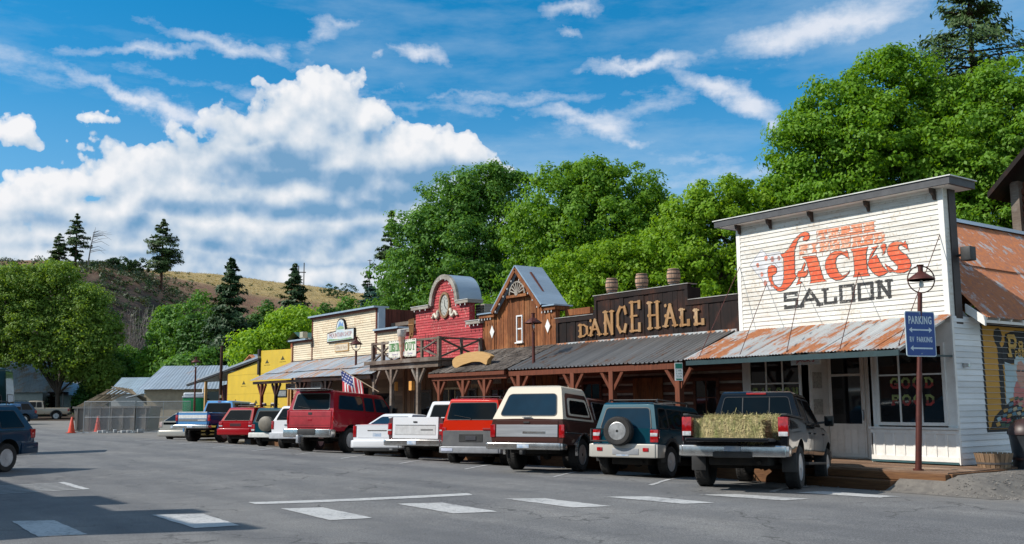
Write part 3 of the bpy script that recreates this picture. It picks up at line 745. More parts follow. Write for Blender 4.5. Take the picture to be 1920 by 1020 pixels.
    c.win('rear_window',c.rear_fn(),[(-.7,.08),(.7,.08),(.6,.55),(-.6,.55)],.05,B); c.sides([[(-.55,.1),(.4,.1),(.4,.55),(-.3,.55)],[(.48,.1),(1.3,.1),(1.3,.55),(.48,.55)],[(1.36,.1),(2.25,.1),(1.85,.55),(1.36,.55)]],B)
    c.tail(.78,.72,1.06,dx=.1); c.bumper(.32,.58,m_plain('pale_bumper',(.5,.52,.55),.4),.12); c.rb('tailgate_handle',-.3,.3,.86,.93,.02,CHROME,.01); c.lamps_front(.66,.82); c.mirrors(2.0,1.12,B,.08)
    # ---- small teal SUV with covered spare
    c=Car('suv','small dark teal SUV with a grey covered spare wheel and white bumper',18.08,41.75,56,'suv',PT['teal'],1.70,.72,2.4,.7,.34,[(-.8,1.0),(2.3,1.0),(2.5,.97),(3.0,.88),(3.1,.8)],.34,.22,1.44,arch=(BLACKPL,.05,.03),rim='steel')
    c.house(-.71,-.55,1.7,2.4,.95,1.66,.79,.66)
    c.win('rear_window',c.rear_fn(),[(-.65,.08),(.65,.08),(.56,.56),(-.56,.56)],.05,B); c.sides([[(-.5,.1),(.3,.1),(.3,.56),(-.4,.56)],[(.38,.1),(1.1,.1),(1.1,.56),(.38,.56)],[(1.16,.1),(2.0,.1),(1.65,.56),(1.16,.56)]],B)
    c.tail(.66,.6,.92,dx=.08,mat=None,clear=(.62,.7)); c.bumper(.32,.54,m_plain('white_bumper',(.68,.68,.64),.4),.2,.86,dip=False)
    t=MB().lathe([(.001,-.02),(.28,-.02),(.34,.03),(.34,.19),(.28,.22),(.001,.22)],28,(-1.02,-.02,.93),'X'); t.build('spare_wheel_cover',m_plain('vinyl_cover',(.13,.115,.09),.6,0,(.18,.16,.13),6,.2),c.root,40,world=False); c.lamps_front(.66,.8)
    # ---- red SUV
    c=Car('suv','bright red SUV with roof lamps parked beside the blue pickup',18.45,46.1,56,'suv',PT['dred'],1.86,.95,2.7,.85,.36,[(-1.0,1.06),(2.5,1.06),(2.7,1.03),(3.4,.95),(3.55,.85)],.36,.24,1.52,rim='alloy')
    c.house(-.92,-.5,1.75,2.65,1.0,1.72,.86,.68)
    c.win('rear_window',c.rear_fn(),[(-.7,.08),(.7,.08),(.58,.57),(-.58,.57)],.06,B,.015); c.sides([[(-.6,.1),(.35,.1),(.35,.56),(-.3,.56)],[(.43,.1),(1.3,.1),(1.3,.56),(.43,.56)],[(1.36,.1),(2.25,.1),(1.8,.56),(1.36,.56)]],B)
    c.tail(.70,.78,1.02,dx=.1,clear=(.78,.84)); c.rb('tailgate',-.68,.68,.72,.98,.015,PT['dred'],.02); c.rb('plate_recess',-.3,.3,.78,.93,.02,m_plain('recess_red',(.05,.005,.01),.5),.01); c.bumper(.36,.70,PT['dred'],.14,.92,dip=False,r=.06)
    m=MB()
    for k in range(3):
        y=-.6+.6*k
        m.bbox(1.2,1.3,y-.17,y+.17,1.8,1.93,.03); m.bar((1.25,y,1.72),(1.25,y,1.81),.03,.03)
    o=m.build('roof_lamp_bar',B,c.root,world=False)
    for k in range(3): c.bx('lamp_cover',1.18,1.31,-.72+.6*k,-.48+.6*k,1.9,1.955,m_plain('lamp_cover_white',(.7,.7,.66),.5),.02,o)
    c.lamps_front(.7,.84); c.rack(-.2,1.1,.6,1.8)
    # ---- blue pickup
    c=Car('pickup_truck','lifted two-tone blue pickup with a white tailgate and big tyres',17.48,48.75,56,'pickup truck',PT['blue'],2.0,1.2,3.4,.85,.66,[(-1.25,1.34),(.66,1.34),(.7,1.28),(3.0,1.3),(3.2,1.24),(4.1,1.14),(4.25,1.0)],.46,.32,1.68,bed=(-1.12,.6,.9,.07),rim='spoke',arch=(PT['lblue'],.03,.02),wellr=.55); c.root['lift']=.20
    c.house(.72,.84,2.5,3.15,1.24,2.02,.92,.74,mat=PT['lblue'])
    c.win('rear_window',c.rear_fn(),[(-.76,.14),(.76,.14),(.66,.64),(-.66,.64)],.06,B,.015); c.sides([[(.95,.12),(1.5,.12),(1.5,.62),(1.02,.62)],[(1.6,.12),(2.85,.12),(2.45,.62),(1.6,.62)]],B)
    g=c.rb('tailgate',-.82,.82,.7,1.36,.015,PT['lblue'],.02); c.rb('white_panel',-.8,.8,1.02,1.2,.024,m_plain('gate_white',(.72,.72,.7),.35,0),.01,parent=g); c.rb('silver_band',-.8,.8,.86,.99,.024,m_plain('gate_band',(.3,.28,.26),.3,.6),.01,parent=g); c.rb('chrome_edge',-.8,.8,1.31,1.37,.02,m_plain('gate_lip',(.7,.7,.7),.3,.3),.01,parent=g)
    c.rb('band_lettering',-.75,-.3,.9,.95,.03,m_plain('letter_grey',(.6,.6,.6),.4),.004,parent=g)
    c.tail(.85,.88,1.2,dx=.06); c.bumper(.5,.68,CHROME,.2,1.0); c.gaps([1.55,2.6],0,0); c.mirrors(2.6,1.5,B,.1); c.lamps_front(.9,1.1); c.bx('brake_light',.82,.92,-.09,.09,1.94,1.98,REDL,.01)
    for sg in (1,-1): c.bx('side_stripe',-1.15,3.9,sg*.97,sg*1.004,1.17,1.19,PT['lblue'],.004)
    # ---- silver car
    c=Car('sedan','beige silver hatchback parked last in the row, beside the site fence',18.2,54.6,52,'sedan',PT['silver'],1.74,.85,2.6,.85,.2,[(-.9,.98),(2.3,.95),(2.6,.92),(3.2,.78),(3.45,.6)],.31,.2,1.5,rim='alloy',arch=None)
    c.root['lift']=.0001; c.house(-.80,.1,1.3,2.5,.92,1.46,.78,.56,crown=.03,ins=.1,sh=.06)
    c.win('rear_window',c.rear_fn(),[(-.66,.06),(.66,.06),(.52,.4),(-.52,.4)],.05,B); c.rb('lower_rear_glass',-.62,.62,.80,.92,.012,GLASS,.01); c.sides([[(-.3,.06),(1.0,.06),(1.0,.4),(.25,.4)],[(1.05,.06),(2.1,.06),(1.4,.4),(1.05,.4)]],B)
    c.tail(.68,.66,.94,dx=.12,mat=m_plain('clear_tail',(.5,.42,.4),.15,0,(.35,.2,.18),12,coat=1)); c.bumper(.18,.5,PT['silver'],.12,.88,dip=False,r=.06); c.rb('number_plate',-.16,.16,.62,.74,.02,PLATE,.003); c.lamps_front(.55,.7)
    # ---- traffic on the left
    g2='cars on the far side of the street'
    def suvside(name,label,x,y,th,paint,dz=0,**k):
        c=Car(name,label,x,y,th,'suv',paint,1.83,.95,2.72,.9,.30,[(-1.05,1.05),(2.5,1.02),(2.8,.98),(3.4,.88),(3.65,.74)],.36,.23,1.56,rim='spoke',group=g2,dz=dz)
        c.house(-.95,-.50,1.7,2.75,1.0,1.72,.86,.66)
        c.win('rear_window',c.rear_fn(),[(-.7,.1),(.7,.1),(.58,.58),(-.58,.58)],.05,B); c.sides([[(-.62,.08),(.2,.08),(.2,.54),(-.36,.54)],[(.3,.08),(1.15,.08),(1.15,.54),(.3,.54)],[(1.25,.08),(2.3,.08),(1.75,.54),(1.25,.54)]],B,.05,.015)
        c.win('windscreen',c.front_fn(),[(-.7,.08),(.7,.08),(.58,.58),(-.58,.58)],.05)
        c.tail(.68,.78,1.04,dx=.16,out=.02); c.bumper(.34,.68,paint,.13,.93,dip=False,back=.5,r=.06); c.gaps([.25,1.2,2.35],0,0); c.mirrors(2.05,1.1,paint,.08); c.rack(-.3,1.5,.6,1.8)
        return c
    c=suvside('suv','dark blue SUV cut off by the left edge of the view',4.50,29.35,-128,PT['navy']); c.bx('roof_spoiler',-.72,-.4,-.6,.6,1.66,1.74,PT['lblue'],.02)
    suvside('suv','darker blue SUV further off, between the left-edge SUV and the tan pickup',15.6,85.0,-110,PT['navy'])
    c=Car('pickup_truck','tan extended-cab pickup crossing at the far end of the street',21.0,97.2,-74,'pickup truck',PT['tan'],1.78,1.05,3.1,.75,.42,[(-1.1,1.06),(.9,1.06),(.95,1.05),(2.7,1.05),(3.0,1.0),(3.7,.92),(3.85,.8)],.37,.25,1.5,bed=(-1.0,.85,.7,.06),arch=(BLACKPL,.07,.04),rim='steel',group=g2)
    c.house(1.0,1.15,2.3,3.0,1.0,1.72,.82,.66); c.win('rear_window',c.rear_fn(),[(-.62,.12),(.62,.12),(.55,.58),(-.55,.58)],.05,B); c.sides([[(1.2,.12),(1.6,.12),(1.6,.58),(1.26,.58)],[(1.7,.12),(2.65,.12),(2.2,.58),(1.7,.58)]],B)
    c.tail(.76,.72,.98,dx=.14,out=.02); c.bumper(.42,.6,BLACKPL,.15,.88,dip=False); c.gaps([1.65,2.6],0,0); c.bx('cab_gap',.92,.95,-.87,.87,.5,1.06,SEAM,.002)
    # tall green van at the left edge
    c=Car('van','tall dark green van behind the blue SUV at the left edge of the view',6.1,39.9,-72,'van',PT['green'],2.0,1.0,3.6,.9,.38,[(-1.1,1.4),(3.3,1.35),(3.6,1.25),(4.3,1.0),(4.5,.8)],.36,.24,1.7,rim='steel',group=g2)
    c.house(-.98,-.85,3.0,3.6,1.3,3.02,.96,.82,crown=.05,ins=.2,sh=.2); c.sides([[(-.8,.1),(.5,.1),(.5,.75),(-.74,.75)],[(.7,.1),(2.0,.1),(2.0,.75),(.7,.75)]],B,.06)
    c.win('rear_window',c.rear_fn(),[(-.7,.1),(.7,.1),(.66,.75),(-.66,.75)],.05,B); c.tail(.82,.9,1.35,dx=.06); c.bumper(.4,.6,BLACKPL,.12,.98,dip=False)
    lift_all()
# ================================================================ buildings
WHITE=m_siding('white_siding',(.66,.645,.60),(.42,.34,.25),.9,worn=(.45,.39,.32))
WHITE2=m_siding('white_siding_side',(.74,.75,.75),(.33,.30,.27),.35,isl=.2)
TRIMW=m_siding('white_trim',(.78,.76,.72),(.35,.30,.24),.35,axis=(2,2,2))
CHAR=m_plain('charcoal_fascia',(.045,.045,.05),.6,0,(.07,.07,.075),5,.1)
DARKW=m_wood('dark_boards',(.020,.010,.008),(.005,.004,.004),'Z',.6,worn=(.09,.03,.014))
BROWNW=m_wood('brown_boards',(.30,.105,.035),(.05,.018,.010),'Z',.6,worn=(.44,.20,.08))
REDW=m_siding('red_boards',(.40,.045,.05),(.16,.02,.02),.8,isl=.3,worn=(.50,.22,.19))
CREAMW=m_siding('cream_boards',(.66,.57,.42),(.36,.24,.14),.5,isl=.12,worn=(.42,.27,.15))
PALEW=m_wood('pale_grey_timber',(.33,.30,.26),(.17,.15,.125),'Y',.3,worn=(.5,.48,.44))
GREYW=m_wood('grey_timber',(.17,.13,.10),(.07,.05,.04),'Y',.4,worn=(.30,.27,.24))
POSTW=m_wood('post_timber',(.17,.05,.024),(.08,.025,.013),'Z',.3)
LOGW=m_wood('log_wall',(.16,.060,.036),(.07,.028,.020),'Y',.4)
CHINK=m_plain('chinking',(.42,.35,.29),.9,0,(.26,.2,.16),4)
DECKW=m_wood('deck_planks',(.25,.155,.10),(.14,.085,.055),'Y',.5,worn=(.34,.26,.19))
BEAMW=m_wood('deck_beam',(.19,.095,.042),(.09,.042,.022),'Y',.3)
RUSTA=m_metalroof('rusty_white_tin',(.50,.52,.52),((.30,.10,.035),(.42,.17,.07)),.50,metal=.15)
RUSTB=m_metalroof('rust_roof',(.40,.38,.38),((.50,.175,.06),(.27,.12,.085)),.98,'Y',metal=.1)
DARKT=m_metalroof('dark_tin',(.25,.24,.23),((.10,.06,.04),(.16,.08,.05)),.1,metal=.4)
TINB=m_metalroof('galvanised_tin',(.42,.46,.50),((.30,.17,.11),(.36,.22,.15)),.38,metal=.25)
GALV=m_metalroof('galvanised_sheet',(.32,.42,.52),((.30,.2,.15),(.3,.2,.15)),-.6,metal=.35)
STEELR=m_metalroof('steel_roof',(.36,.42,.48),((.25,.17,.12),(.3,.2,.15)),-.15,metal=.3)
SHING=m_wood('old_shingles',(.12,.10,.085),(.035,.028,.024),'X',.8,worn=(.20,.18,.16))
LPINE=m_wood('fresh_pine',(.52,.33,.14),(.40,.23,.09),'Y',.1)
ORANGE=m_siding('orange_sign_paint',(.58,.075,.022),(.62,.17,.06),.9,axis=(1.5,1.5,1.5),isl=0,worn=(.50,.20,.11))
FADEO=m_siding('faded_orange_paint',(.60,.17,.07),(.64,.40,.27),1.0,axis=(2,2,2),isl=0,worn=(.68,.58,.48))
INK=m_siding('black_sign_paint',(.02,.02,.022),(.10,.09,.08),.7,axis=(2,2,2),isl=0,worn=(.4,.37,.33))
LAMPM=m_plain('rust_red_iron',(.10,.022,.014),.55,.3,(.06,.014,.010),12)
CARVED=m_wood('carved_letter_wood',(.42,.24,.10),(.20,.10,.045),'Z',.2,worn=(.5,.38,.25))
ROOMD=m_plain('dark_window_glass',(.008,.009,.010),.05,0,(.016,.017,.02),2,spec=.6)
YEL=m_plain('yellow_housewrap',(.60,.41,.035),.5,0,(.52,.36,.035),1.2,.15)
BLKM=m_plain('black_print',(.02,.02,.02),.6)
CONC=m_plain('concrete_old',(.26,.24,.21),.9,0,(.17,.155,.135),3,.2)
BULB=m_plain('bulb_glass',(.75,.75,.72),.1,0,(.7,.7,.68),5)
def siding(mb,fn,ext,z0,z1,h,seed=1,flat=0):
    rg=random.Random(seed); z=z0
    while z<z1-1e-4:
        zt=min(z+h,z1)
        A,B_=ext(z+.004),ext(zt-.004)
        for (a,b),(c,d) in zip(A,B_):
            L=b-a; j=[0,1]
            if L>1.6: j=[0,rg.uniform(.25,.75),1]
            for p,q in zip(j,j[1:]):
                e=rg.uniform(-.0015,.0015); o=.023+e; g=.0015
                ua,ub=lerp(a,b,p)+(g if p else 0),lerp(a,b,q)-(g if q<1 else 0); uc,ud=lerp(c,d,p)+(g if p else 0),lerp(c,d,q)-(g if q<1 else 0)
                mb.add([fn(ua,z-.006,o),fn(ub,z-.006,o),fn(ud,zt,.002),fn(uc,zt,.002),fn(ua,z-.006,-.01),fn(ub,z-.006,-.01),fn(ud,zt,-.01),fn(uc,zt,-.01)],
                       [(0,1,2,3),(1,0,4,5),(0,3,7,4),(2,1,5,6),(3,2,6,7)])
        z=zt
def planks(mb,fn,u0,u1,w,bot,top,seed=1,dmin=.004,dmax=.03,gap=.006,jit=.0):
    rg=random.Random(seed); u=u0
    T=top if callable(top) else (lambda _:top); Bf=bot if callable(bot) else (lambda _:bot)
    while u<u1-.01:
        ww=min(w*rg.uniform(.85,1.15),u1-u); a,b=u+gap/2,u+ww-gap/2; d=rg.uniform(dmin,dmax); j=rg.uniform(-jit,jit)
        p=[fn(a,Bf(a)+j,-.02),fn(b,Bf(b)+j,-.02),fn(b,Bf(b)+j,d),fn(a,Bf(a)+j,d),fn(a,T(a),-.02),fn(b,T(b),-.02),fn(b,T(b),d),fn(a,T(a),d)]
        mb.hexa(p); u+=ww
def corr(mb,A,B_,C,D,period=.09,amp=.012,sheet=.68,seed=1,seg=6,drop=.0,jit=.006,rows=1,rib=0):
    """corrugated sheets on the quad A-B (eave) C-D (top, over B and A)"""
    A,B_,C,D=map(Vector,(A,B_,C,D)); rg=random.Random(seed)
    L=(B_-A).length; N=(B_-A).cross(D-A).normalized()
    if N.z<0:N=-N
    ns=max(1,round(L/sheet))
    for r_ in range(rows):
        for s in range(ns):
            t0,t1=s/ns,(s+1)/ns+.02/L
            k=max(2,int((t1-t0)*L/period*seg)); o=len(mb.v)
            dj=rg.uniform(-jit,jit); ex=rg.uniform(-.02,.03)
            v0=r_/rows-(.03 if r_ else 0); v1=(r_+1)/rows
            off=(s%2)*.003+dj+.01*(r_)
            for i in range(k+1):
                t=lerp(t0,t1,i/k); t=min(t,1)
                w=math.cos(2*math.pi*t*L/period); w=(max(0,w)**rib if rib else w)*amp
                pa=A.lerp(B_,t); pd=D.lerp(C,t)
                dv=(pa-pd).normalized()
                for q,vv in enumerate((v0,(v0+v1)/2,v1)):
                    p=pa.lerp(pd,vv)+N*(w+off+(.01 if vv==v0 and r_ else 0))
                    if vv==v0: p+=dv*ex
                    if q==1: p-=N*drop
                    mb.v.append(tuple(p))
            for i in range(k):
                for q in range(2):
                    a=o+i*3+q; mb.f.append((a,a+3,a+4,a+1)); mb.m.append(0)
def clip_tri(tri,v0,v1):
    for sgn,lim in ((1,v0),(-1,v1)):
        out=[]
        for i in range(len(tri)):
            a,b=tri[i],tri[(i+1)%len(tri)]
            fa,fb=sgn*(a[1]-lim),sgn*(b[1]-lim)
            if fa>=0: out.append(a)
            if fa*fb<0:
                t=fa/(fa-fb); out.append((a[0]+(b[0]-a[0])*t,a[1]+(b[1]-a[1])*t))
        tri=out
        if len(tri)<3: return []
    return tri
class Painter:
    """lays paint on lapped boards: follows the slope of each board"""
    def __init__(s,z0,h,lvl=1,vr=None): s.mb=MB(); s.z0=z0; s.h=h; s.lvl=lvl; s.vr=vr; s.k=0
    def prism(s,poly,fn,d0=0,d1=0,mi=0):
        s.k+=1; ex=.0016*s.lvl+(d0-.01)*.15
        P=[Vector((u,v,0)) for u,v in poly]
        for t in tessellate_polygon([P]):
            tri=[(P[i].x,P[i].y) for i in t]
            if s.vr:
                tri=clip_tri(tri,*s.vr)
                if not tri: continue
            if s.h is None:
                s.mb.add([fn(u,v,d0+ex) for u,v in tri],[tuple(range(len(tri)))],mi); continue
            a=min(p[1] for p in tri); b=max(p[1] for p in tri)
            i0=int(math.floor((a-s.z0)/s.h)); i1=int(math.floor((b-s.z0)/s.h))
            for i in range(i0,i1+1):
                c0=s.z0+i*s.h; q=clip_tri(tri,c0+.001,c0+s.h-.001)
                if len(q)<3: continue
                s.mb.add([fn(u,v,.0255-.021*(v-c0)/s.h+ex) for u,v in q],[tuple(range(len(q)))],mi)
        return s
    def build(s,*a,**k): return s.mb.build(*a,fixn=False,**k)
def window(par,fn,u0,u1,v0,v1,cols,rows,fm,fw=.06,bw=.03,d=.03,glass=None,rowsv=None,rec=.05):
    m=MB(); a,b=min(u0,u1),max(u0,u1)
    for p in ([(a,v0),(a+fw,v0),(a+fw,v1),(a,v1)],[(b-fw,v0),(b,v0),(b,v1),(b-fw,v1)],[(a+fw,v1-fw),(b-fw,v1-fw),(b-fw,v1),(a+fw,v1)],[(a+fw,v0),(b-fw,v0),(b-fw,v0+fw),(a+fw,v0+fw)]):
        m.prism(p,fn,-.02,d)
    for i in range(1,cols):
        u=a+fw+(b-a-2*fw)*i/cols; m.prism([(u-bw/2,v0+fw),(u+bw/2,v0+fw),(u+bw/2,v1-fw),(u-bw/2,v1-fw)],fn,-.02,d*.6)
    vs=rowsv or [v0+fw+(v1-v0-2*fw)*i/rows for i in range(1,rows)]
    for v in vs: m.prism([(a+fw,v-bw/2),(b-fw,v-bw/2),(b-fw,v+bw/2),(a+fw,v+bw/2)],fn,-.02,d*.6-.002)
    w=m.build('window',fm,par)
    g=MB(); g.prism([(a+fw*.5,v0+fw*.5),(b-fw*.5,v0+fw*.5),(b-fw*.5,v1-fw*.5),(a+fw*.5,v1-fw*.5)],fn,-.03,.002-.0)
    g.build('pane',glass or ROOMD,w); 
    return w
def bx(name,par,mat,*a,r=None):
    m=MB(); (m.bbox(*a,r) if r else m.box(*a)); return m.build(name,mat,par,40 if r else None)
def post(par,x,y,z0,z1,mat,s=.15,brace=.45,bmat=None,both=True,axis='Y'):
    p=bx('post',par,mat,x-s/2,x+s/2,y-s/2,y+s/2,z0,z1,r=.01)
    if brace:
        for sg in ((1,-1) if both else (1,)):
            m=MB(); m.bar((x,y+sg*.02,z1-brace-.12),(x,y+sg*brace,z1-.02),.08,.09); m.build('brace',bmat or mat,p)
    return p
def wash(name,c,r=.6): return m_plain(name,c,r,0,tuple(x*.75 for x in c),12)
def build_saloon():
    S=thing('saloon','white clapboard saloon with a tall painted false front and rusty awning','saloon',(20,14.2,.3))
    fx=FX(20); fy=FY(11.35)
    m=MB(); siding(m,fx,lambda z:[(11.47,16.97)],3.45,6.14,.11,3); m.build('false_front',WHITE,S)
    bx('front_core',S,WHITE,20.012,20.2,11.37,17.07,3.2,6.2)
    m=MB(); m.prism([(11.35,3.4),(11.47,3.4),(11.47,6.2),(11.35,6.2)],fx,-.012,.025); m.prism([(16.97,3.4),(17.09,3.4),(17.09,6.2),(16.97,6.2)],fx,-.012,.025)
    m.prism([(11.47,6.14),(16.97,6.14),(16.97,6.2),(11.47,6.2)],fx,-.012,.02); m.build('corner_board',TRIMW,S)
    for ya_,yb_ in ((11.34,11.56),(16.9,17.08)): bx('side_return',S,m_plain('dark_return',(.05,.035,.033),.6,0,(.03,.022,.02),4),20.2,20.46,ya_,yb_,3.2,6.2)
    m=MB(); m.box(19.69,19.75,11.02,17.57,6.20,6.36); m.box(19.75,20.72,11.02,11.09,6.20,6.36); m.box(19.75,20.72,17.50,17.57,6.20,6.36); f=m.build('fascia',CHAR,S)
    bx('cornice_soffit',S,TRIMW,19.75,20.7,11.09,17.5,6.2,6.24); 
    m=MB(); m.box(19.66,20.75,10.98,17.61,6.362,6.385); m.build('cornice_cap',m_plain('cap_flashing',(.66,.67,.62),.4,0,(.5,.5,.46),4),S)
    for y in (11.53,13.15,14.7,15.95,16.95):
        m=MB(); m.prism([(19.80,6.2),(19.98,6.2),(19.98,5.96),(19.94,5.98),(19.9,6.06),(19.82,6.1)],lambda u,v,d,y=y:(u,y+d,v),-.03,.03); m.build('bracket',m_plain('bracket_brown',(.05,.03,.022),.7),S)
    # painted sign
    JP={
'J': [(15.13,5.679),(15.035,5.73),(14.926,5.746),(14.837,5.702),(14.81,5.634),(14.829,5.56),(14.907,5.527),(14.989,5.548),(14.996,5.596),(14.948,5.62),(15.007,5.662),(15.085,5.647),(15.151,5.591),(15.21,5.469),(15.267,5.347),(15.28,5.219),(15.287,4.96),(15.291,4.728),(15.239,4.696),(15.328,4.603),(15.444,4.485),(15.575,4.407),(15.736,4.37),(15.831,4.392),(15.954,4.509),(16.061,4.652),(16.097,4.788),(16.103,4.922),(16.076,5.012),(15.992,5.05),(15.88,5.016),(15.835,4.944),(15.832,4.865),(15.89,4.819),(15.956,4.8),(15.991,4.751),(15.973,4.643),(15.905,4.531),(15.795,4.462),(15.715,4.473),(15.656,4.558),(15.617,4.685),(15.606,4.892),(15.599,5.153),(15.622,5.209),(15.688,5.282),(15.576,5.295),(15.46,5.372),(15.36,5.476),(15.277,5.569),(15.195,5.636)] ,
'A': [(15.051,5.144),(14.974,5.142),(14.648,5.127),(14.591,4.981),(14.518,4.695),(14.462,4.525),(14.388,4.485),(14.859,4.483),(14.82,4.525),(14.825,4.652),(14.871,4.81),(14.934,5.047),(15.001,5.107)] ,
'A2': [(14.988,5.003),(14.967,4.949),(15.028,4.84),(15.039,4.798),(14.964,4.769),(14.916,4.815),(14.904,4.763),(14.938,4.69),(15.017,4.642),(15.123,4.671),(15.165,4.586),(15.107,4.516),(15.263,4.48),(15.208,4.539),(15.171,4.638),(15.219,4.72),(15.178,4.793),(15.091,4.814),(15.043,4.906)] ,
'C': [(13.739,4.929),(13.775,5.135),(13.856,5.111),(13.967,5.15),(14.111,5.161),(14.259,5.104),(14.369,4.98),(14.401,4.833),(14.357,4.677),(14.262,4.554),(14.121,4.482),(13.978,4.482),(13.861,4.537),(13.772,4.613),(13.716,4.705),(13.756,4.636),(13.845,4.572),(13.945,4.558),(14.026,4.628),(14.091,4.747),(14.121,4.875),(14.097,4.997),(14.03,5.063),(13.943,5.082),(13.845,5.04)] ,
'K': [(13.683,5.156),(13.228,5.152),(13.272,5.09),(13.293,4.972),(13.291,4.778),(13.276,4.583),(13.227,4.493),(13.652,4.507),(13.607,4.57),(13.606,4.815),(13.619,5.061)] ,
'K2': [(13.148,5.123),(12.958,5.146),(13.028,5.095),(13.131,4.952),(13.191,4.862),(13.024,4.943),(12.942,4.761),(12.846,4.607),(12.746,4.536),(12.854,4.477),(12.988,4.455),(13.091,4.514),(13.179,4.62),(13.252,4.749),(13.172,4.957),(13.077,5.089)] ,
'S': [(12.292,5.164),(12.26,5.077),(12.212,4.919),(12.289,5.022),(12.399,5.096),(12.451,5.091),(12.48,5.036),(12.41,4.932),(12.287,4.847),(12.207,4.72),(12.19,4.602),(12.233,4.514),(12.363,4.47),(12.516,4.48),(12.642,4.524),(12.721,4.517),(12.768,4.598),(12.826,4.723),(12.714,4.615),(12.59,4.53),(12.511,4.545),(12.494,4.614),(12.554,4.691),(12.675,4.824),(12.74,4.951),(12.725,5.068),(12.641,5.152),(12.522,5.183),(12.395,5.154),(12.334,5.111)] ,
'P': [(12.892,5.137),(12.836,5.183),(12.773,5.145),(12.779,5.051),(12.824,4.961),(12.879,4.92),(12.843,4.987),(12.858,5.049),(12.901,5.09)] ,
}
    g=Painter(3.45,.11,1); gp=m_siding('faded_card_paint',(.60,.60,.62),(.45,.45,.48),1,axis=(2,2,2),isl=.2,worn=(.66,.63,.58))
    for k,p in enumerate(([(16.67,5.13),(16.27,5.49),(15.75,4.9),(15.80,4.40),(16.05,4.42)],[(16.2,5.36),(15.69,5.35),(15.62,4.6),(15.85,4.40),(16.2,4.45)])):
        g.lvl=1+k*.5; g.prism(p,fx)
    cd=g.build('painted_cards',gp,S)
    q=Painter(3.45,.11,3)
    for (y,z,r_) in ((16.42,5.1,.05),(16.15,5.25,.06),(16.3,4.85,.05),(16.05,4.95,.05),(16.2,4.62,.06),(15.95,5.2,.06),(16.0,4.55,.05),(15.75,5.2,.05)):
        q.prism([(y+r_*math.cos(a*1.05),z+r_*1.3*math.sin(a*1.05)) for a in range(6)],fx)
    q.build('card_pips',m_siding('card_pip_paint',(.50,.16,.10),(.25,.25,.28),1,axis=(3,3,3),isl=.6),cd)
    q=Painter(3.45,.11,2.6)
    for a,b in (((16.67,5.13),(16.27,5.49)),((16.27,5.49),(15.75,4.95)),((16.67,5.13),(16.05,4.42)),((16.05,4.42),(15.80,4.40)),((16.2,5.36),(15.69,5.35))):
        dv=Vector((b[0]-a[0],b[1]-a[1])).normalized(); n=Vector((-dv.y,dv.x))*.008
        q.prism([(a[0]+n.x,a[1]+n.y),(b[0]+n.x,b[1]+n.y),(b[0]-n.x,b[1]-n.y),(a[0]-n.x,a[1]-n.y)],fx)
    q.build('card_outline',m_plain('card_line_grey',(.3,.3,.33),.7),cd)
    q=Painter(3.45,.11,3)
    for y_,z_,w_,h_ in ((14.72,5.47,1.75,.27),(15.2,5.17,2.5,.28)):
        pass
    slab(q,'THREE',fx,14.58,13.03,5.49,5.72,.075,.12,ser=.05); q.build('brick_lettering',FADEO,S)
    q=Painter(3.45,.11,3); slab(q,'FINGERED',fx,15.12,12.79,5.20,5.44,.07,.10,ser=.045); q.build('brick_lettering',FADEO,S)
    q=Painter(3.45,.11,3.8)   # mortar lines that cut the two upper words into bricks
    rg=random.Random(4)
    for z,a,b in ((5.49,14.6,13.0),(5.60,14.6,13.0),(5.72,14.6,13.0),(5.20,15.12,12.8),(5.32,15.12,12.8),(5.44,15.12,12.8)):
        q.prism([(a,z-.006),(b,z-.006),(b,z+.006),(a,z+.006)],fx); y=a
        while y>b+.1:
            q.prism([(y-.006,z-.1),(y+.006,z-.1),(y+.006,z),(y-.006,z)],fx); y-=rg.uniform(.17,.25)
    q.build('mortar_lines',m_siding('mortar_paint',(.40,.12,.07),(.66,.55,.45),1,axis=(3,3,3),isl=.4),S)
    o=Painter(3.45,.11,4); k=Painter(3.45,.11,5.5)
    for p in JP.values(): o.prism(grow(p,.018),fx); k.prism(p,fx)
    bo=k.build('painted_lettering',ORANGE,S); o.build('letter_outline',INK,bo)
    q=Painter(3.45,.11,4)
    for ch,ua,ub,v0,v1 in [('q',15.652,15.231,3.905,4.334),('A',15.197,14.566,3.903,4.357),('L',14.563,14.1,3.923,4.336),('Q',14.054,13.634,3.918,4.361),('Q',13.562,13.142,3.925,4.36),('N',13.086,12.667,3.928,4.371)]:
        glyph(q,ch,fx,ua,ub,v0,v1,.085,ser=.075,ww=.07)
    q.build('black_lettering',INK,S)
    # awning
    m=MB(); corr(m,(17.98,17.16,2.70),(17.98,11.32,2.70),(20,11.32,3.47),(20,17.16,3.47),.085,.011,.66,5,rows=1); m.build('awning',RUSTA,S,50,fixn=False)
    m=MB(); m.box(18.0,18.05,11.36,17.12,2.55,2.665); m.box(18.05,20,11.36,11.41,2.56,2.60); m.build('awning_beam',m_plain('dark_green_trim',(.02,.045,.05),.5),S)
    m=MB()
    for k in range(9):
        y=11.5+k*.69; m.bar((18.06,y,2.62),(19.98,y,3.38),.045,.09)
    m.build('awning_rafter',TRIMW,S)
    m=MB(); m.box(19.96,19.985,11.4,17.05,3.39,3.47); m.build('flashing',RUSTA,S)
    for a,b in (((19.98,17.0,5.13),(18.1,16.75,2.78)),((19.98,16.16,4.6),(18.1,15.49,2.76)),((19.98,15.1,4.55),(18.1,14.16,2.76)),((19.98,13.5,4.6),(18.1,12.78,2.76)),((19.98,11.47,5.19),(18.1,11.4,2.8))):
        m=MB(); m.tube([a,b],.009,6); m.tube([b,(b[0],b[1],b[2]-.08)],.016,6); m.build('tie_rod',LAMPM,S)
    # street wall : right bay
    m=MB(); w=m
    fxr=fx
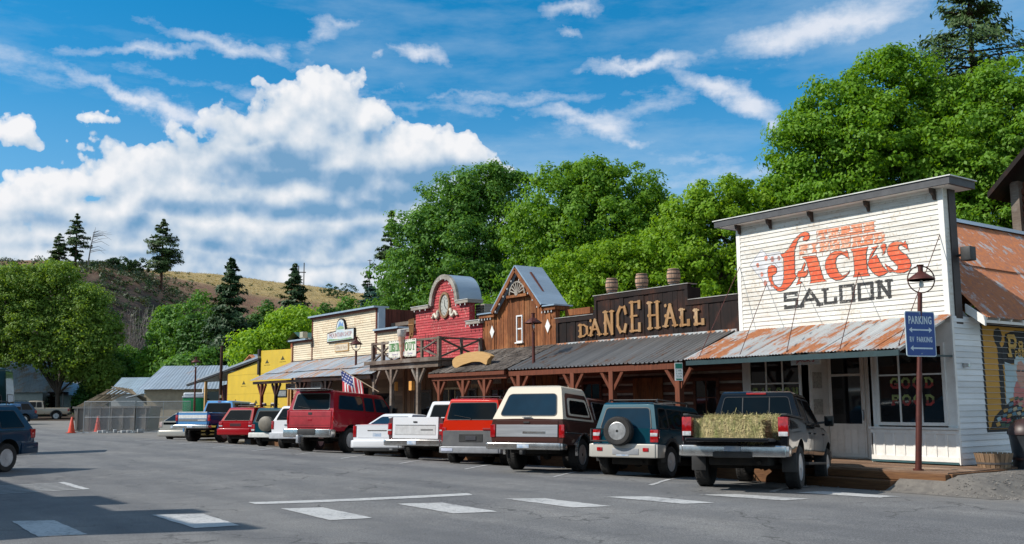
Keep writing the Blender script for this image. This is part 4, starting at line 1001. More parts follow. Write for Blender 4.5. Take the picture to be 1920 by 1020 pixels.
    w.prism([(11.37,.33),(13.41,.33),(13.41,1.06),(11.37,1.06)],fxr,-.15,0); w.prism([(11.37,1.06),(11.56,1.06),(11.56,3.3),(11.37,3.3)],fxr,-.15,.0); w.prism([(13.2,1.06),(13.41,1.06),(13.41,3.3),(13.2,3.3)],fxr,-.15,.0); w.prism([(11.56,2.85),(13.2,2.85),(13.2,3.3),(11.56,3.3)],fxr,-.15,-.002)
    w.box(20,20.9,13.34,13.42,.3,3.3)
    bay=w.build('bay_wall',TRIMW,S)
    m=MB(); m.prism([(11.36,.37),(13.42,.37),(13.42,.47),(11.36,.47)],fx,0,.02); m.prism([(11.36,.95),(13.42,.95),(13.42,1.03),(11.36,1.03)],fx,0,.02)
    for k in range(9):
        y=11.36+.245*k; m.prism([(y,.47),(y+.05,.47),(y+.05,.95),(y,.95)],fx,0,.016)
    m.prism([(11.33,1.04),(13.45,1.04),(13.45,1.09),(11.33,1.09)],fx,0,.05)
    m.build('panelling',TRIMW,bay); bx('base_trim',bay,m_plain('teal_base',(.03,.09,.10),.6),19.965,20,11.36,13.42,.325,.36)
    ww=window(S,fx,11.55,13.22,1.12,2.88,3,3,TRIMW,.07,.035,.04,rowsv=[2.22])
    for ys,word in ((2.03,'GOOD'),(1.66,'FOOD')):
        P1=Painter(0,None,2,(ys-.16,ys+.01)); P2=Painter(0,None,2,(ys+.01,ys+.2))
        for P_ in (P1,P2):
            for i,ch in enumerate(word):
                yc=12.76-i*.272; glyph(P_,ch,fx,yc+.105,yc-.105,ys-.11,ys+.13,.052,ser=.025,d=.006)
        P1.build('red_lettering',m_plain('window_red',(.38,.03,.02),.5,0,(.15,.02,.015),9),ww); P2.build('gold_lettering',m_plain('window_gold',(.30,.34,.10),.5,0,(.12,.15,.05),9),ww)
    # left bay
    m=MB(); m.prism([(15.15,.33),(17.07,.33),(17.07,1.1),(15.15,1.1)],fx,-.15,0); m.prism([(15.15,1.1),(15.25,1.1),(15.25,3.3),(15.15,3.3)],fx,-.15,0); m.prism([(16.84,1.1),(17.07,1.1),(17.07,3.3),(16.84,3.3)],fx,-.15,0); m.prism([(15.25,2.9),(16.84,2.9),(16.84,3.3),(15.25,3.3)],fx,-.15,0)
    lb=m.build('bay_wall',TRIMW,S)
    w2=window(S,fx,15.24,16.86,1.12,2.95,3,3,TRIMW,.06,.035,.04,rowsv=[2.10])
    P2=Painter(0,None,2,(1.83,2.1)); P1=Painter(0,None,2,(1.6,1.83))
    for P_ in (P1,P2):
        for i,ch in enumerate('SALOON'):
            yc=16.66-i*.245; glyph(P_,ch,fx,yc+.1,yc-.1,1.68,2.0,.05,ser=.025,d=.006)
    P2.build('gold_lettering',m_plain('window_gold',(.30,.34,.10),.5,0,(.12,.15,.05),9),w2); P1.build('red_lettering',m_plain('window_red',(.38,.03,.02),.5,0,(.15,.02,.015),9),w2)
    # recess
    f2=FX(20.9); f3=FY(15.15)
    m=MB(); m.prism([(13.41,.3),(15.15,.3),(15.15,3.3),(13.41,3.3)],f2,-.12,0); m.prism([(20,.3),(20.9,.3),(20.9,3.3),(20,3.3)],lambda u,v,d:(u,15.15+d,v),0,.1); m.build('recess_wall',TRIMW,S)
    door=MB(); door.prism([(14.12,.33),(15.12,.33),(15.12,2.95),(14.12,2.95)],f2,.002,.035)
    for k in range(5): door.prism([(14.17+k*.19,.42),(14.31+k*.19,.42),(14.31+k*.19,.98),(14.17+k*.19,.98)],f2,.035,.045)
    d=door.build('door',TRIMW,S)
    g=MB(); g.prism([(14.22,1.12),(15.02,1.12),(15.02,2.25),(14.22,2.25)],f2,.035,.042); g.prism([(14.22,2.31),(15.02,2.31),(15.02,2.9),(14.22,2.9)],f2,.035,.042); g.build('pane',ROOMD,d)
    bx('handle',d,CHROME,20.83,20.85,14.15,14.18,1.2,1.45)
    bx('entry_door_edge',S,TRIMW,20.2,20.85,13.43,13.47,.33,2.6)
    nt=m_plain('paper_notice',(.50,.48,.42),.8,0,(.28,.26,.24),22)
    for z0,z1 in ((1.93,2.4),(1.3,1.75)):
        m=MB(); m.prism([(20.22,z0),(20.68,z0),(20.68,z1),(20.22,z1)],lambda u,v,d:(u,15.15-d,v),.003,.02); o=m.build('notice',TRIMW,S)
        m=MB(); m.prism([(20.27,z0+.04),(20.63,z0+.04),(20.63,z1-.04),(20.27,z1-.04)],lambda u,v,d:(u,15.15-d,v),.02,.024); m.build('paper',nt,o)
    m=MB(); m.box(20.1,20.9,11.5,17.05,3.3,3.38); m.build('porch_ceiling',TRIMW,S)
    # side wall + roof
    m=MB(); siding(m,fy,lambda z:[(20.06,29)],.32,3.44,.125,8); m.build('side_wall',WHITE2,S)
    bx('wall_core',S,WHITE2,21.05,29,11.362,17.06,.3,3.44); m=MB(); m.box(20.17,21.04,11.362,11.40,.3,3.3); m.box(20.02,21.04,17.0,17.06,.3,3.3); m.build('bay_side',WHITE2,S)
    bx('corner_post',S,TRIMW,19.985,20.06,11.33,11.37,.32,3.42)
    A=(20.45,11.0,3.47); 
    m=MB(); corr(m,(20.62,10.95,3.42),(29.3,10.95,3.42),(29.3,13.6,6.32),(20.62,13.6,6.32),.075,.009,.8,3,rows=2); corr(m,(29.3,17.2,3.5),(20.62,17.2,3.5),(20.62,13.6,6.32),(29.3,13.6,6.32),.1,.01,.8,4,seg=4)
    m.build('roof',RUSTB,S,50,fixn=False)
    m=MB(); m.add([(20.62,13.4,6.2),(29.3,13.4,6.2),(29.3,13.6,6.36),(20.62,13.6,6.36),(29.3,13.8,6.2),(20.62,13.8,6.2)],[(0,1,2,3),(3,2,4,5)]); m.build('ridge_cap',GALV,S,fixn=False)
    m=MB(); m.add([(29.2,11.3,3.4),(29.2,17.1,3.4),(29.2,13.6,6.25)],[(0,1,2)]); m.add([(20.64,11.3,3.4),(20.64,17.1,3.4),(20.64,13.6,6.25)],[(0,1,2)]); m.build('gable_wall',WHITE2,S,fixn=False)
    m=MB()
    for k in range(14):
        x=20.75+k*.52; m.bar((x,11.33,3.52),(x,10.98,3.36),.05,.1)
    m.build('rafter_tail',TRIMW,S)
    m=MB(); m.box(20.6,29.3,11.0,11.05,3.30,3.36); m.build('eave_board',TRIMW,S)
    m=MB(); m.prism([(10.93,3.22),(11.34,3.52),(11.34,3.72),(10.93,3.42)],FX(20.6),-.03,.03); m.build('barge_board',TRIMW,S)
    o=bx('flood_lamp',S,BLACKPL,20.3,20.55,11.0,11.22,4.62,4.92,r=.02); m=MB(); m.bar((20.42,11.36,4.75),(20.42,11.1,4.77),.05,.05); m.build('lamp_arm',BLACKPL,o)
    m=MB(); m.bbox(20.3,20.38,11.2,11.34,2.35,2.43,.01); m.build('wall_tap',CHROME,S)
    # mural on the side wall, painted over the boards
    Z0,H=.32,.125
    def mp(name,polys,mat,lvl,par=None):
        P=Painter(Z0,H,lvl)
        for p in polys: P.prism(p,fy)
        return P.build(name,mat,par or S)
    cN=lambda n,c:m_siding('mural_'+n,c,tuple(x*.75 for x in c),.6,axis=(2,2,2),isl=.1)
    X0,X1=21.12,25.2
    mu=mp('mural',[[(X0,.97),(X1,.97),(X1,3.35),(X0,3.35)]],cN('black',(.012,.012,.012)),1)
    mp('yellow_field',[[(X0+.08,1.03),(X1-.08,1.03),(X1-.08,3.28),(X0+.08,3.28)]],cN('ochre',(.50,.25,.035)),2,mu)
    mp('bed_post',[[(21.78,1.1),(21.98,1.1),(21.98,2.75),(21.9,2.9),(22.02,3.02),(22.0,3.18),(21.88,3.25),(21.72,3.22),(21.64,3.08),(21.68,2.95),(21.78,2.8)],[(21.95,2.45),(25,2.55),(25,3.2),(22.6,3.22),(22.15,3.12),(22.1,2.9),(21.95,2.8)]],cN('black',(.012,.012,.012)),3,mu)
    mp('pillow',[[(21.98,1.3),(22.05,2.5),(22.5,2.42),(22.9,2.55),(23.4,2.5),(24.6,2.5),(24.6,1.3)]],cN('pillow',(.40,.50,.52)),4,mu)
    mp('hair',[[(22.48,2.0),(22.42,2.4),(22.55,2.62),(22.78,2.68),(23.0,2.55),(23.1,2.2),(22.95,1.95)]],cN('hair',(.42,.50,.50)),5,mu)
    mp('face',[[(22.58,2.02),(22.53,2.3),(22.62,2.5),(22.8,2.54),(22.95,2.4),(22.95,2.1),(22.82,1.93),(22.68,1.93)]],cN('skin',(.50,.27,.20)),6,mu)
    mp('nightdress',[[(22.3,1.6),(22.4,1.95),(22.55,2.1),(22.68,1.92),(22.9,1.92),(23.2,1.9),(23.4,1.55),(22.9,1.45)]],cN('pink',(.50,.17,.15)),6,mu)
    mp('spectacles',[[(22.57,2.29),(22.72,2.29),(22.72,2.33),(22.57,2.33)],[(22.78,2.29),(22.93,2.29),(22.93,2.33),(22.78,2.33)]],cN('black',(.012,.012,.012)),7,mu)
    mp('quilt_base',[[(X0+.12,1.04),(24.9,1.04),(24.9,1.72),(23.2,1.80),(22.4,1.74),(21.9,1.5),(21.5,1.32)]],cN('black',(.012,.012,.012)),5.5,mu)
    cols=[(.36,.03,.04),(.08,.18,.23),(.46,.36,.22),(.04,.09,.05),(.40,.17,.17),(.26,.38,.40),(.45,.25,.06)]; rg=random.Random(5); ps={}
    for i in range(17):
        for j in range(6):
            x=21.3+i*.205-j*.05+(.1 if j%2 else 0); z=1.06+j*.112+.02*math.sin(i*1.3); lim=1.04+.68*min(1,max(0,(x-21.3)/1.0))
            if z>lim: continue
            c_,s_=.088,.048; p=[(x+rg.uniform(-.01,.02),z),(x+2*c_,z+.03),(x+2*c_-.02,z+2*s_+rg.uniform(-.01,.02)),(x-.02,z+2*s_-.02)]
            ps.setdefault(rg.randrange(7),[]).append([(min(max(a,X0+.1),X1-.1),b) for a,b in p])
    for k,v in ps.items(): mp('quilt_patch',v,cN('quilt%d'%k,cols[k]),6+k*.4,mu)
    P=Painter(Z0,H,11); slab(P,'WE',fy,22.2,22.62,1.10,1.32,.045,.2,ser=.03); pass
    P.mb=P.mb; P.build('mural_words',cN('black',(.012,.012,.012)),mu)
    P=Painter(Z0,H,11); glyph(P,'P',fy,22.2,22.62,2.6,3.12,.1,ser=.06)
    slab(P,'R',fy,22.68,22.92,2.75,2.98,.05,.2); slab(P,'FOR',fy,22.5,22.95,2.62,2.76,.03,.25,ser=.02)
    P.build('mural_title',cN('gold',(.55,.33,.08)),mu)
    # small hanging board under the awning
    h_=thing('hanging_sign',"small white board lettered JACK'S in red, hung under the saloon awning",'sign',(18.6,14.05,2.45))
    f=FX(18.6); m=MB(); m.prism([(13.66,2.47),(14.44,2.47),(14.44,2.69),(13.66,2.69)],f,-.015,.01); m.build('board',TRIMW,h_)
    m=MB(); text_mesh(m,"JACK'S",f,14.3,2.5,.13,.5,d1=.013,bold=.02); m.build('lettering',m_plain('sign_red',(.5,.03,.03),.5),h_)
    m=MB(); text_mesh(m,'THREE FINGERED',f,14.15,2.645,.03,.32,d1=.013); m.build('small_lettering',BLKM,h_)
    m=MB(); m.tube([(18.6,13.75,2.69),(18.6,13.75,2.84)],.006,5); m.tube([(18.6,14.35,2.69),(18.6,14.35,2.84)],.006,5); m.build('hanger',BLACKPL,h_)
def build_dance():
    S=thing('dance_hall','dark board dance hall with a stepped false front and carved wooden lettering','dance hall',(20,20.8,.3))
    fx=FX(20)
    def top(y): return 4.42 if y<18.86 else (4.86 if y<22.68 else 4.31)
    m=MB(); planks(m,fx,17.1,18.86,.2,3.4,4.36,2); planks(m,fx,18.86,22.67,.2,3.4,4.8,3); planks(m,fx,22.67,24.52,.2,3.4,4.25,4); m.build('false_front',DARKW,S)
    bx('front_core',S,DARKW,20.022,20.12,17.1,24.52,3.3,4.2); bx('front_core_top',S,DARKW,20.022,20.5,18.87,22.66,4.2,4.8)
    m=MB()
    for a,b,z in ((17.1,18.84,4.42),(18.84,22.7,4.87),(22.7,24.56,4.32)): m.prism([(a,z-.14),(b,z-.14),(b,z),(a,z)],fx,-.1,.05)
    m.prism([(18.84,4.28),(18.95,4.28),(18.95,4.73),(18.84,4.73)],fx,-.1,.045); m.prism([(22.6,4.18),(22.7,4.18),(22.7,4.73),(22.6,4.73)],fx,-.1,.045); m.prism([(24.44,3.4),(24.54,3.4),(24.54,4.18),(24.44,4.18)],fx,-.1,.045)
    m.build('trim_board',DARKW,S)
    m=MB()
    for a,b,z in ((17.1,18.82,4.423),(18.80,22.74,4.873),(22.74,24.6,4.323)): m.box(19.93,20.3,a,b,z,z+.02)
    m.build('cap_flashing',m_plain('cap_tin',(.42,.40,.37),.5,.3,(.25,.22,.2),3),S)
    dark=MB(); let=MB()
    for k,(ch,ua,ub,v0,v1) in enumerate([('D',23.432,22.971,3.636,4.084),('A',22.918,22.398,3.648,4.187),('N',22.276,21.799,3.646,4.4),('C',21.687,21.225,3.673,4.482),('E',21.134,20.655,3.662,4.593),('H',20.413,19.881,3.691,4.518),('A',19.74,19.267,3.714,4.385),('L',19.171,18.75,3.7,4.225),('L',18.651,18.227,3.694,4.17)]):
        glyph(let,ch,fx,ua,ub,v0,v1,.105,ser=.10,d=.035,th=.035,ww=.05)
        for v in (v0+.05,(v0+v1)/2,v1-.05):      # knobs on the old-west letters
            if ch in 'DHENAL':
                for u in ((ua-.07),): let.lathe([(.05,0),(.05,.03),(.001,.035)],8,(19.925,u,v),'X')
        let_=None
    let.build('carved_lettering',CARVED,S)
    m=MB(); corr(m,(17.97,24.45,2.66),(17.97,17.2,2.66),(20,17.2,3.49),(20,24.45,3.49),.165,.045,.9,7,seg=10,jit=.003,rib=2.2); m.build('awning',DARKT,S,40,fixn=False)
    m=MB(); m.box(19.93,19.97,17.15,24.5,3.44,3.53); m.build('flashing',RUSTA,S)
    m=MB(); m.box(18.0,18.12,17.25,24.45,2.48,2.62); m.build('awning_beam',POSTW,S)
    m=MB()
    for k in range(13): y=17.35+k*.585; m.bar((18.05,y,2.62),(19.98,y,3.42),.05,.1)
    m.build('awning_rafter',LOGW,S)
    m=MB(); m.add([(17.98,17.17,2.62),(20,17.17,3.45),(20,17.17,3.3),(17.98,17.17,2.5)],[(0,1,2,3)]); m.add([(17.98,17.14,2.62),(20,17.14,3.45),(20,17.14,3.3),(17.98,17.14,2.5)],[(3,2,1,0)]);m.build('barge_board',DARKW,S)
    for y in (17.42,19.85,21.45,23.95): post(S,18.06,y,.25,2.5,POSTW,.16,.42)
    # log wall with chinking
    m=MB(); z=.3
    while z<3.3:
        m.tube([(20.12,17.1,z+.12),(20.12,24.5,z+.12)],.135,10); z+=.27
    m.build('log_wall',LOGW,S,40)
    m=MB(); z=.43
    while z<3.3: m.box(20.03,20.08,17.1,24.5,z+.09,z+.155); z+=.27
    m.build('chinking',CHINK,S)
    for y in (18.3,22.9): window(S,FX(19.98),y-.45,y+.45,1.25,2.3,2,2,LOGW,.08,.03,.03)
    m=MB(); planks(m,FX(19.97),19.9,21.1,.2,.33,2.35,5,.002,.01,.012); d=m.build('door',BROWNW,S); bx('handle',d,BLACKPL,19.9,19.95,20.1,20.16,1.2,1.35)
    m=MB(); m.box(20.15,29,17.12,24.5,.3,4.0); m.build('rear_block',DARKW,S)
    m=MB(); m.add([(20.5,17.3,4.0),(29,17.3,4.0),(29,20.8,4.7),(20.5,20.8,4.7),(29,24.4,4.0),(20.5,24.4,4.0)],[(0,1,2,3),(3,2,4,5)]); m.build('roof',STEELR,S,fixn=False)
    WB=m_wood('barrel_staves',(.50,.33,.23),(.30,.18,.12),'Z',.5)
    for y,l in ((19.44,'right-most of the three barrels'),(20.71,'middle one of the three barrels'),(21.99,'left-most of the three barrels')):
        b=thing('wooden_barrel','small wooden barrel, %s on top of the dance hall front'%l,'barrel',(20.05,y,4.89),0,'barrels on the dance hall parapet')
        m=MB()
        for k in range(16):
            a0,a1=2*math.pi*k/16+.01,2*math.pi*(k+1)/16-.01
            rs=[(.155,.04),(.185,.18),(.19,.25),(.185,.32),(.155,.46)]
            vs=[];
            for r_,h in rs: vs+=[(20.05+r_*math.cos(a0),y+r_*math.sin(a0),4.89+h),(20.05+r_*math.cos(a1),y+r_*math.sin(a1),4.89+h)]
            m.add(vs,[(i*2,i*2+1,i*2+3,i*2+2) for i in range(4)])
        m.build('staves',WB,b,fixn=False)
        m=MB(); m.lathe([(.001,.445),(.152,.445),(.152,.43)],20,(20.05,y,4.89)); m.lathe([(.001,.0),(.12,.0),(.12,.05),(.150,.05)],20,(20.05,y,4.89)); m.build('barrel_head',m_plain('lid_grey',(.35,.36,.38),.6),b)
        m=MB()
        for h,r_ in ((.08,.168),(.18,.188),(.32,.188),(.42,.168)): m.lathe([(r_,h-.012),(r_+.004,h-.012),(r_+.004,h+.012),(r_,h+.012)],20,(20.05,y,4.89))
        m.build('hoop',BLACKPL,b)
    s=thing('parking_hours_sign','small white and green parking sign fixed on the red-brown awning post nearest the saloon','sign',(17.93,17.3,2.18),R(-53.4-90+0))
    m=MB(); m.bbox(-.1,.1,-.006,.006,0,.44,.012); s.rotation_euler=(0,0,R(-36.6)); m.build('sign_plate',m_plain('sign_white',(.72,.75,.74),.4),s,world=False)
    fl=lambda u,v,d:(u,-d,v)
    m=MB(); m.prism([(-.085,.30),(.085,.30),(.085,.425),(-.085,.425)],fl,.0065,.008); m.prism([(-.07,.02),(.07,.02),(.07,.055),(-.07,.055)],fl,.0065,.008); m.build('green_panel',m_plain('sign_green',(.01,.16,.11),.4),s,world=False)
    m=MB()
    for t,z,h in (('2 HR',.225,.05),('8 AM',.155,.045),('TO 5 PM',.085,.045)): text_mesh(m,t,fl,0,z,h,.13,d1=.0085,dirn=1,cen=True)
    m.build('sign_text',m_plain('sign_dark_green',(.01,.08,.06),.5),s,world=False)
def build_brown():
    S=thing('gabled_shop','brown board-and-batten shop with a steep little gable and shingled awning','shop',(20,26.6,.3))
    fx=FX(20); pk=(26.5,6.12)
    def top(y):
        if y<25.2 or y>27.78: return 4.72
        return lerp(4.78,6.12,1-abs(y-26.49)/1.29)
    m=MB(); planks(m,fx,24.58,28.66,.135,3.45,lambda y:top(y)-.02,6,.0,.03,.012); m.build('false_front',BROWNW,S)
    bx('front_core',S,BROWNW,20.022,20.15,24.58,28.66,3.3,4.7)
    m=MB(); m.add([(20.03,25.2,4.7),(20.03,27.78,4.7),(20.03,26.49,6.05)],[(0,1,2)]); m.build('gable_back',BROWNW,S,fixn=False)
    # gable metal roof
    m=MB(); th=.05
    for sg in (1,-1):
        a=(26.49,6.22); b=(26.49+sg*1.38,4.80)
        n=Vector((b[1]-a[1],-(b[0]-a[0]))).normalized()*th*(1 if sg<0 else -1)
        m.prism([a,b,(b[0]+n.x,b[1]+n.y),(a[0]+n.x,a[1]+n.y)],lambda u,v,d:(19.78+d,u,v),0,1.15)
    gr=m.build('gable_roof',GALV,S)
    m=MB(); m.prism([(26.2,5.99),(25.55,5.28),(25.53,5.31),(26.2,6.03)],lambda u,v,d:(19.78+d,u,v),.42+.0,.50); m.build('rust_streak',m_plain('rust_streak_brown',(.13,.035,.02),.8),gr)
    m=MB()
    for sg in (1,-1): m.bar((19.80,26.49,6.12),(19.80,26.49+sg*1.33,4.74),.06,.13)
    m.build('gable_barge',BROWNW,S)
    m=MB(); m.prism([(24.5,4.62),(25.16,4.62),(25.16,4.74),(24.5,4.74)],fx,-.5,.12); m.prism([(27.84,4.62),(28.75,4.62),(28.75,4.74),(27.84,4.74)],fx,-.5,.12); m.build('cornice',BROWNW,S)
    m=MB(); m.box(19.82,20.6,24.46,25.1,4.745,4.79); m.box(19.82,20.6,27.9,28.78,4.745,4.79); m.build('cornice_cap',GALV,S)
    bx('collar_beam',S,BROWNW,19.84,19.93,25.95,27.05,5.18,5.27)
    m=MB(); N=20
    for k in range(N):
        a0,a1=math.pi*k/N,math.pi*(k+1)/N
        m.bar((19.88,26.49+.42*math.cos(a0),5.28+.42*math.sin(a0)),(19.88,26.49+.42*math.cos(a1),5.28+.42*math.sin(a1)),.05,.045,(1,0,0))
    for k in range(1,9): a=math.pi*k/9; m.bar((19.88,26.49,5.3),(19.88,26.49+.41*math.cos(a),5.28+.41*math.sin(a)),.035,.03,(1,0,0))
    m.lathe([(.09,-.05),(.09,.05),(.001,.06)],12,(19.88,26.49,5.32),'X'); m.build('wagon_wheel',PALEW,S)
    w=window(S,fx,26.3,26.64,3.68,4.58,1,2,m_plain('sash_white',(.72,.72,.72),.5),.045,.045,.06,glass=m_plain('net_curtain_glass',(.20,.22,.25),.08,0,(.3,.3,.32),6))
    bx('sill',w,TRIMW,19.9,19.99,26.26,26.68,3.64,3.68)
    for y in (28.05,24.97):
        for g_,mat,d in ((.23,BROWNW,.035),(.19,m_plain('diamond_white',(.78,.78,.76),.5),.05)):
            m=MB(); m.prism([(y,4.12-g_*1.18),(y+g_*.68,4.12),(y,4.12+g_*1.18),(y-g_*.68,4.12)],fx,.0,d)
            if mat is BROWNW: fr=m.build('diamond_surround',mat,S)
            else: m.build('diamond',mat,fr)
    bl=MB(); rg=random.Random(2)
    def strand(a,b,n,sag=.03):
        for k in range(n):
            t=(k+.5)/n; bl.lathe([(.001,-.055),(.022,-.04),(.022,-.01),(.012,.0),(.012,.03)],6,(19.80,lerp(a[0],b[0],t),lerp(a[1],b[1],t)-sag))
    strand((24.5,4.60),(25.15,4.60),4); strand((25.2,4.68),(26.4,5.9),5); strand((26.6,5.9),(27.75,4.7),5); strand((27.85,4.6),(28.7,4.6),5)
    bl.build('string_lights',BULB,S)
    m=MB(); rg=random.Random(3)
    for r_ in range(13):
        t0,t1=r_/13,(r_+1.35)/13; y=23.75+.0
        x0,z0=lerp(17.9,20.02,t0),lerp(2.66,3.5,t0); x1,z1=lerp(17.9,20.02,min(1.02,t1)),lerp(2.66,3.5,min(1.02,t1))
        ya=lerp(24.55,24.55,t0); yb=28.8; y=ya
        while y<yb:
            w_=rg.uniform(.1,.2); e=rg.uniform(0,.02); j=rg.uniform(-.02,.02)
            m.hexa([(x0-j,y,z0+.008+e),(x1,y,z1+.004),(x1,y+w_-.008,z1+.004),(x0-j,y+w_-.008,z0+.008+e),(x0-j,y,z0+.03+e),(x1,y,z1+.02),(x1,y+w_-.008,z1+.02),(x0-j,y+w_-.008,z0+.03+e)])
            y+=w_
    m.build('shingle_awning',SHING,S)
    m=MB(); m.add([(17.93,24.55,2.655),(20,24.55,3.49),(20,28.78,3.49),(17.93,28.78,2.655)],[(0,1,2,3)]); m.build('awning_deck',LOGW,S,fixn=False)
    m=MB(); m.box(17.86,17.93,24.5,28.85,2.54,2.65); m.box(17.95,18.05,24.5,28.75,2.42,2.54); m.build('awning_beam',POSTW,S)
    for y in (25.7,26.9,28.35): post(S,18.02,y,.25,2.42,POSTW,.13,.35)
    m=MB(); planks(m,FX(20.02),24.58,28.66,.18,.3,3.4,9,.0,.02,.01); m.build('lower_wall',BROWNW,S)
    for a,b,c,r_ in ((24.9,25.9,2,2),(26.9,28.2,3,2)): window(S,FX(19.99),a,b,1.2,2.2,c,r_,POSTW,.07,.03,.03)
    m=MB(); planks(m,FX(19.98),26.05,26.8,.15,.33,2.3,4,.0,.01,.01); m.build('door',DARKW,S)
    for y,t,w_ in ((27.6,'LEATHER','left-most of the three'),(26.4,'GIFTS','middle one of the three'),(25.4,'RUGS','right-most of the three')):
        sg=thing('shop_board','pale hanging shop board, %s under the shingled awning'%w_,'sign',(18.9,y,2.35)); m=MB(); m.prism([(y-.32,2.3),(y+.32,2.3),(y+.32,2.46),(y-.32,2.46)],FX(18.9),-.01,.01); m.build('board',m_wood('board_wood',(.25,.2,.15),(.2,.15,.1),'Y',.1),sg)
        m=MB(); text_mesh(m,t,FX(18.9),y+.26,2.335,.09,.52,d1=.013); m.build('lettering',BLKM,sg)
    m=MB(); m.box(20.15,29,24.52,28.66,.3,4.2); m.build('rear_block',m_plain('pale_side',(.5,.48,.45),.8),S)
    m=MB(); m.box(20.5,24,22.75,24.5,4.3,4.52); m.build('rear_parapet',m_plain('pale_parapet',(.62,.62,.6),.7,0,(.5,.48,.45),2),S)
    bx('parapet_beam',S,BROWNW,20.3,20.45,23.3,24.5,4.42,4.62)
    k=thing('knife_sign','big pale wooden sign carved like a curved handle, lying on the shingled awning','sign',(18.3,26.9,2.83))
    m=MB(); p=[(28.048,3.1),(27.81,3.221),(27.202,3.324),(26.523,3.339),(26.082,3.261),(25.772,3.148),(25.997,3.045),(26.032,2.872),(26.391,2.998),(26.838,3.015),(27.434,2.934),(27.81,2.83),(28.0,2.902)]
    m.prism(rpoly(p,.09,3),FX(18.3),-.16,.0); m.build('carved_board',LPINE,k)
def build_red():
    S=thing('red_shop','red false-fronted shop with a round arched top, oval clock and timber balcony','shop',(20,31.1,.3))
    fx=FX(20)
    def ext(z):
        if z<4.5: return [(28.68,34.1)]
        if z<5.3: return [(29.5,33.2)]
        t=(z-5.3)/1.06
        w=.9*math.sqrt(max(0,1-t*t)); return [(31.1-w,31.1+w)]
    m=MB(); siding(m,fx,ext,3.35,6.35,.1,4); m.build('false_front',REDW,S)
    m=MB(); m.box(20.012,20.2,28.7,34.1,3.2,4.48); m.box(20.012,20.25,29.52,33.18,4.48,5.28); 
    m.build('front_core',REDW,S)
    m=MB(); N=28; vs=[];fs=[]
    for k in range(N+1):
        a=math.pi*k/N
        for r_,x in ((.9,19.9),(.9,20.98),(.97,20.98),(.97,19.9)):
            vs.append((x,31.1+r_*math.cos(a),5.33+(r_+.14)*math.sin(a)))
    for k in range(N):
        for q in range(4): fs.append((k*4+q,k*4+(q+1)%4,k*4+4+(q+1)%4,k*4+4+q))
    m.add(vs,fs); arch=m.build('arch_hood',GALV,S,50)
    m=MB()
    for k in range(N):
        a,b=math.pi*k/N,math.pi*(k+1)/N
        q=lambda r_,t:(31.1+r_*math.cos(t),5.33+(r_+.14)*math.sin(t))
        m.prism([q(.80,a),q(.80,b),q(.975,b),q(.975,a)],fx,.02,.13)
    m.build('arch_trim',PALEW,arch)
    m=MB(); m.add([(20.03,30.2,5.3),(20.03,32.0,5.3)]+[(20.03,31.1+.9*math.cos(math.pi*k/12),5.33+1.02*math.sin(math.pi*k/12)) for k in range(12,-1,-1)],[tuple(range(15))]); m.build('arch_back',REDW,S,fixn=False)
    LED=[(29.36,30.16,5.26),(32.04,33.3,5.26),(28.6,29.5,4.46),(33.2,34.2,4.46)]
    for a,b,z in LED: bx('ledge',S,PALEW,19.82,20.5,a,b,z,z+.11)
    bl=MB()
    for k in range(9): t=math.pi*(k+.5)/9; bl.lathe([(.001,-.05),(.022,-.03),(.012,.02)],6,(19.80,31.1+.84*math.cos(t),5.30+.98*math.sin(t)))
    for y_,z_ in ((29.5,5.22),(29.8,5.22),(30.1,5.22),(32.2,5.22),(32.6,5.22),(33.0,5.22),(28.7,4.42),(28.95,4.42),(29.2,4.42),(29.45,4.42)): bl.lathe([(.001,-.06),(.025,-.04),(.012,.02)],6,(19.80,y_,z_))
    bl.build('string_lights',BULB,S)
    m=MB()
    for a,b,z in LED: m.box(19.8,20.5,a-.02,b+.02,z+.112,z+.135)
    m.build('ledge_cap',m_plain('ledge_tin',(.5,.5,.48),.5),S)
    m=MB(); m.box(20.3,21.6,29.0,29.55,4.6,5.2); m.build('louvre_box',PALEW,S)
    m=MB()
    for k in range(6): m.box(20.25,20.3,29.02,29.5,4.66+k*.09,4.70+k*.09)
    m.build('louvre',DARKW,S)
    m=MB()
    for k in range(24):
        a=2*math.pi*k/24;b=2*math.pi*(k+1)/24
        q=lambda r_,t:(31.07+r_*.34*math.cos(t),5.30+r_*.47*math.sin(t))
        m.prism([q(.86,a),q(.86,b),q(1.05,b),q(1.05,a)],fx,.0,.09)
    cl=m.build('clock_frame',m_wood('clock_wood',(.30,.18,.10),(.16,.09,.05),'Z',.1),S)
    m=MB(); m.prism([(31.07+.30*math.cos(t*.2618),5.30+.41*math.sin(t*.2618)) for t in range(24)],fx,.0,.05); m.build('clock_face',m_plain('dial',(.42,.42,.38),.5,0,(.3,.3,.27),12),cl)
    m=MB()
    for t in range(12):
        a=t*math.pi/6; m.bar((19.945,31.07+.19*math.cos(a),5.28+.27*math.sin(a)),(19.945,31.07+.23*math.cos(a),5.28+.33*math.sin(a)),.004,.02,(0,1,0))
    m.bar((19.94,31.07,5.28),(19.94,30.95,5.14),.004,.03,(0,1,.3)); m.bar((19.94,31.07,5.28),(19.94,31.1,5.5),.004,.02,(0,1,0)); m.build('clock_hands',BLKM,cl)
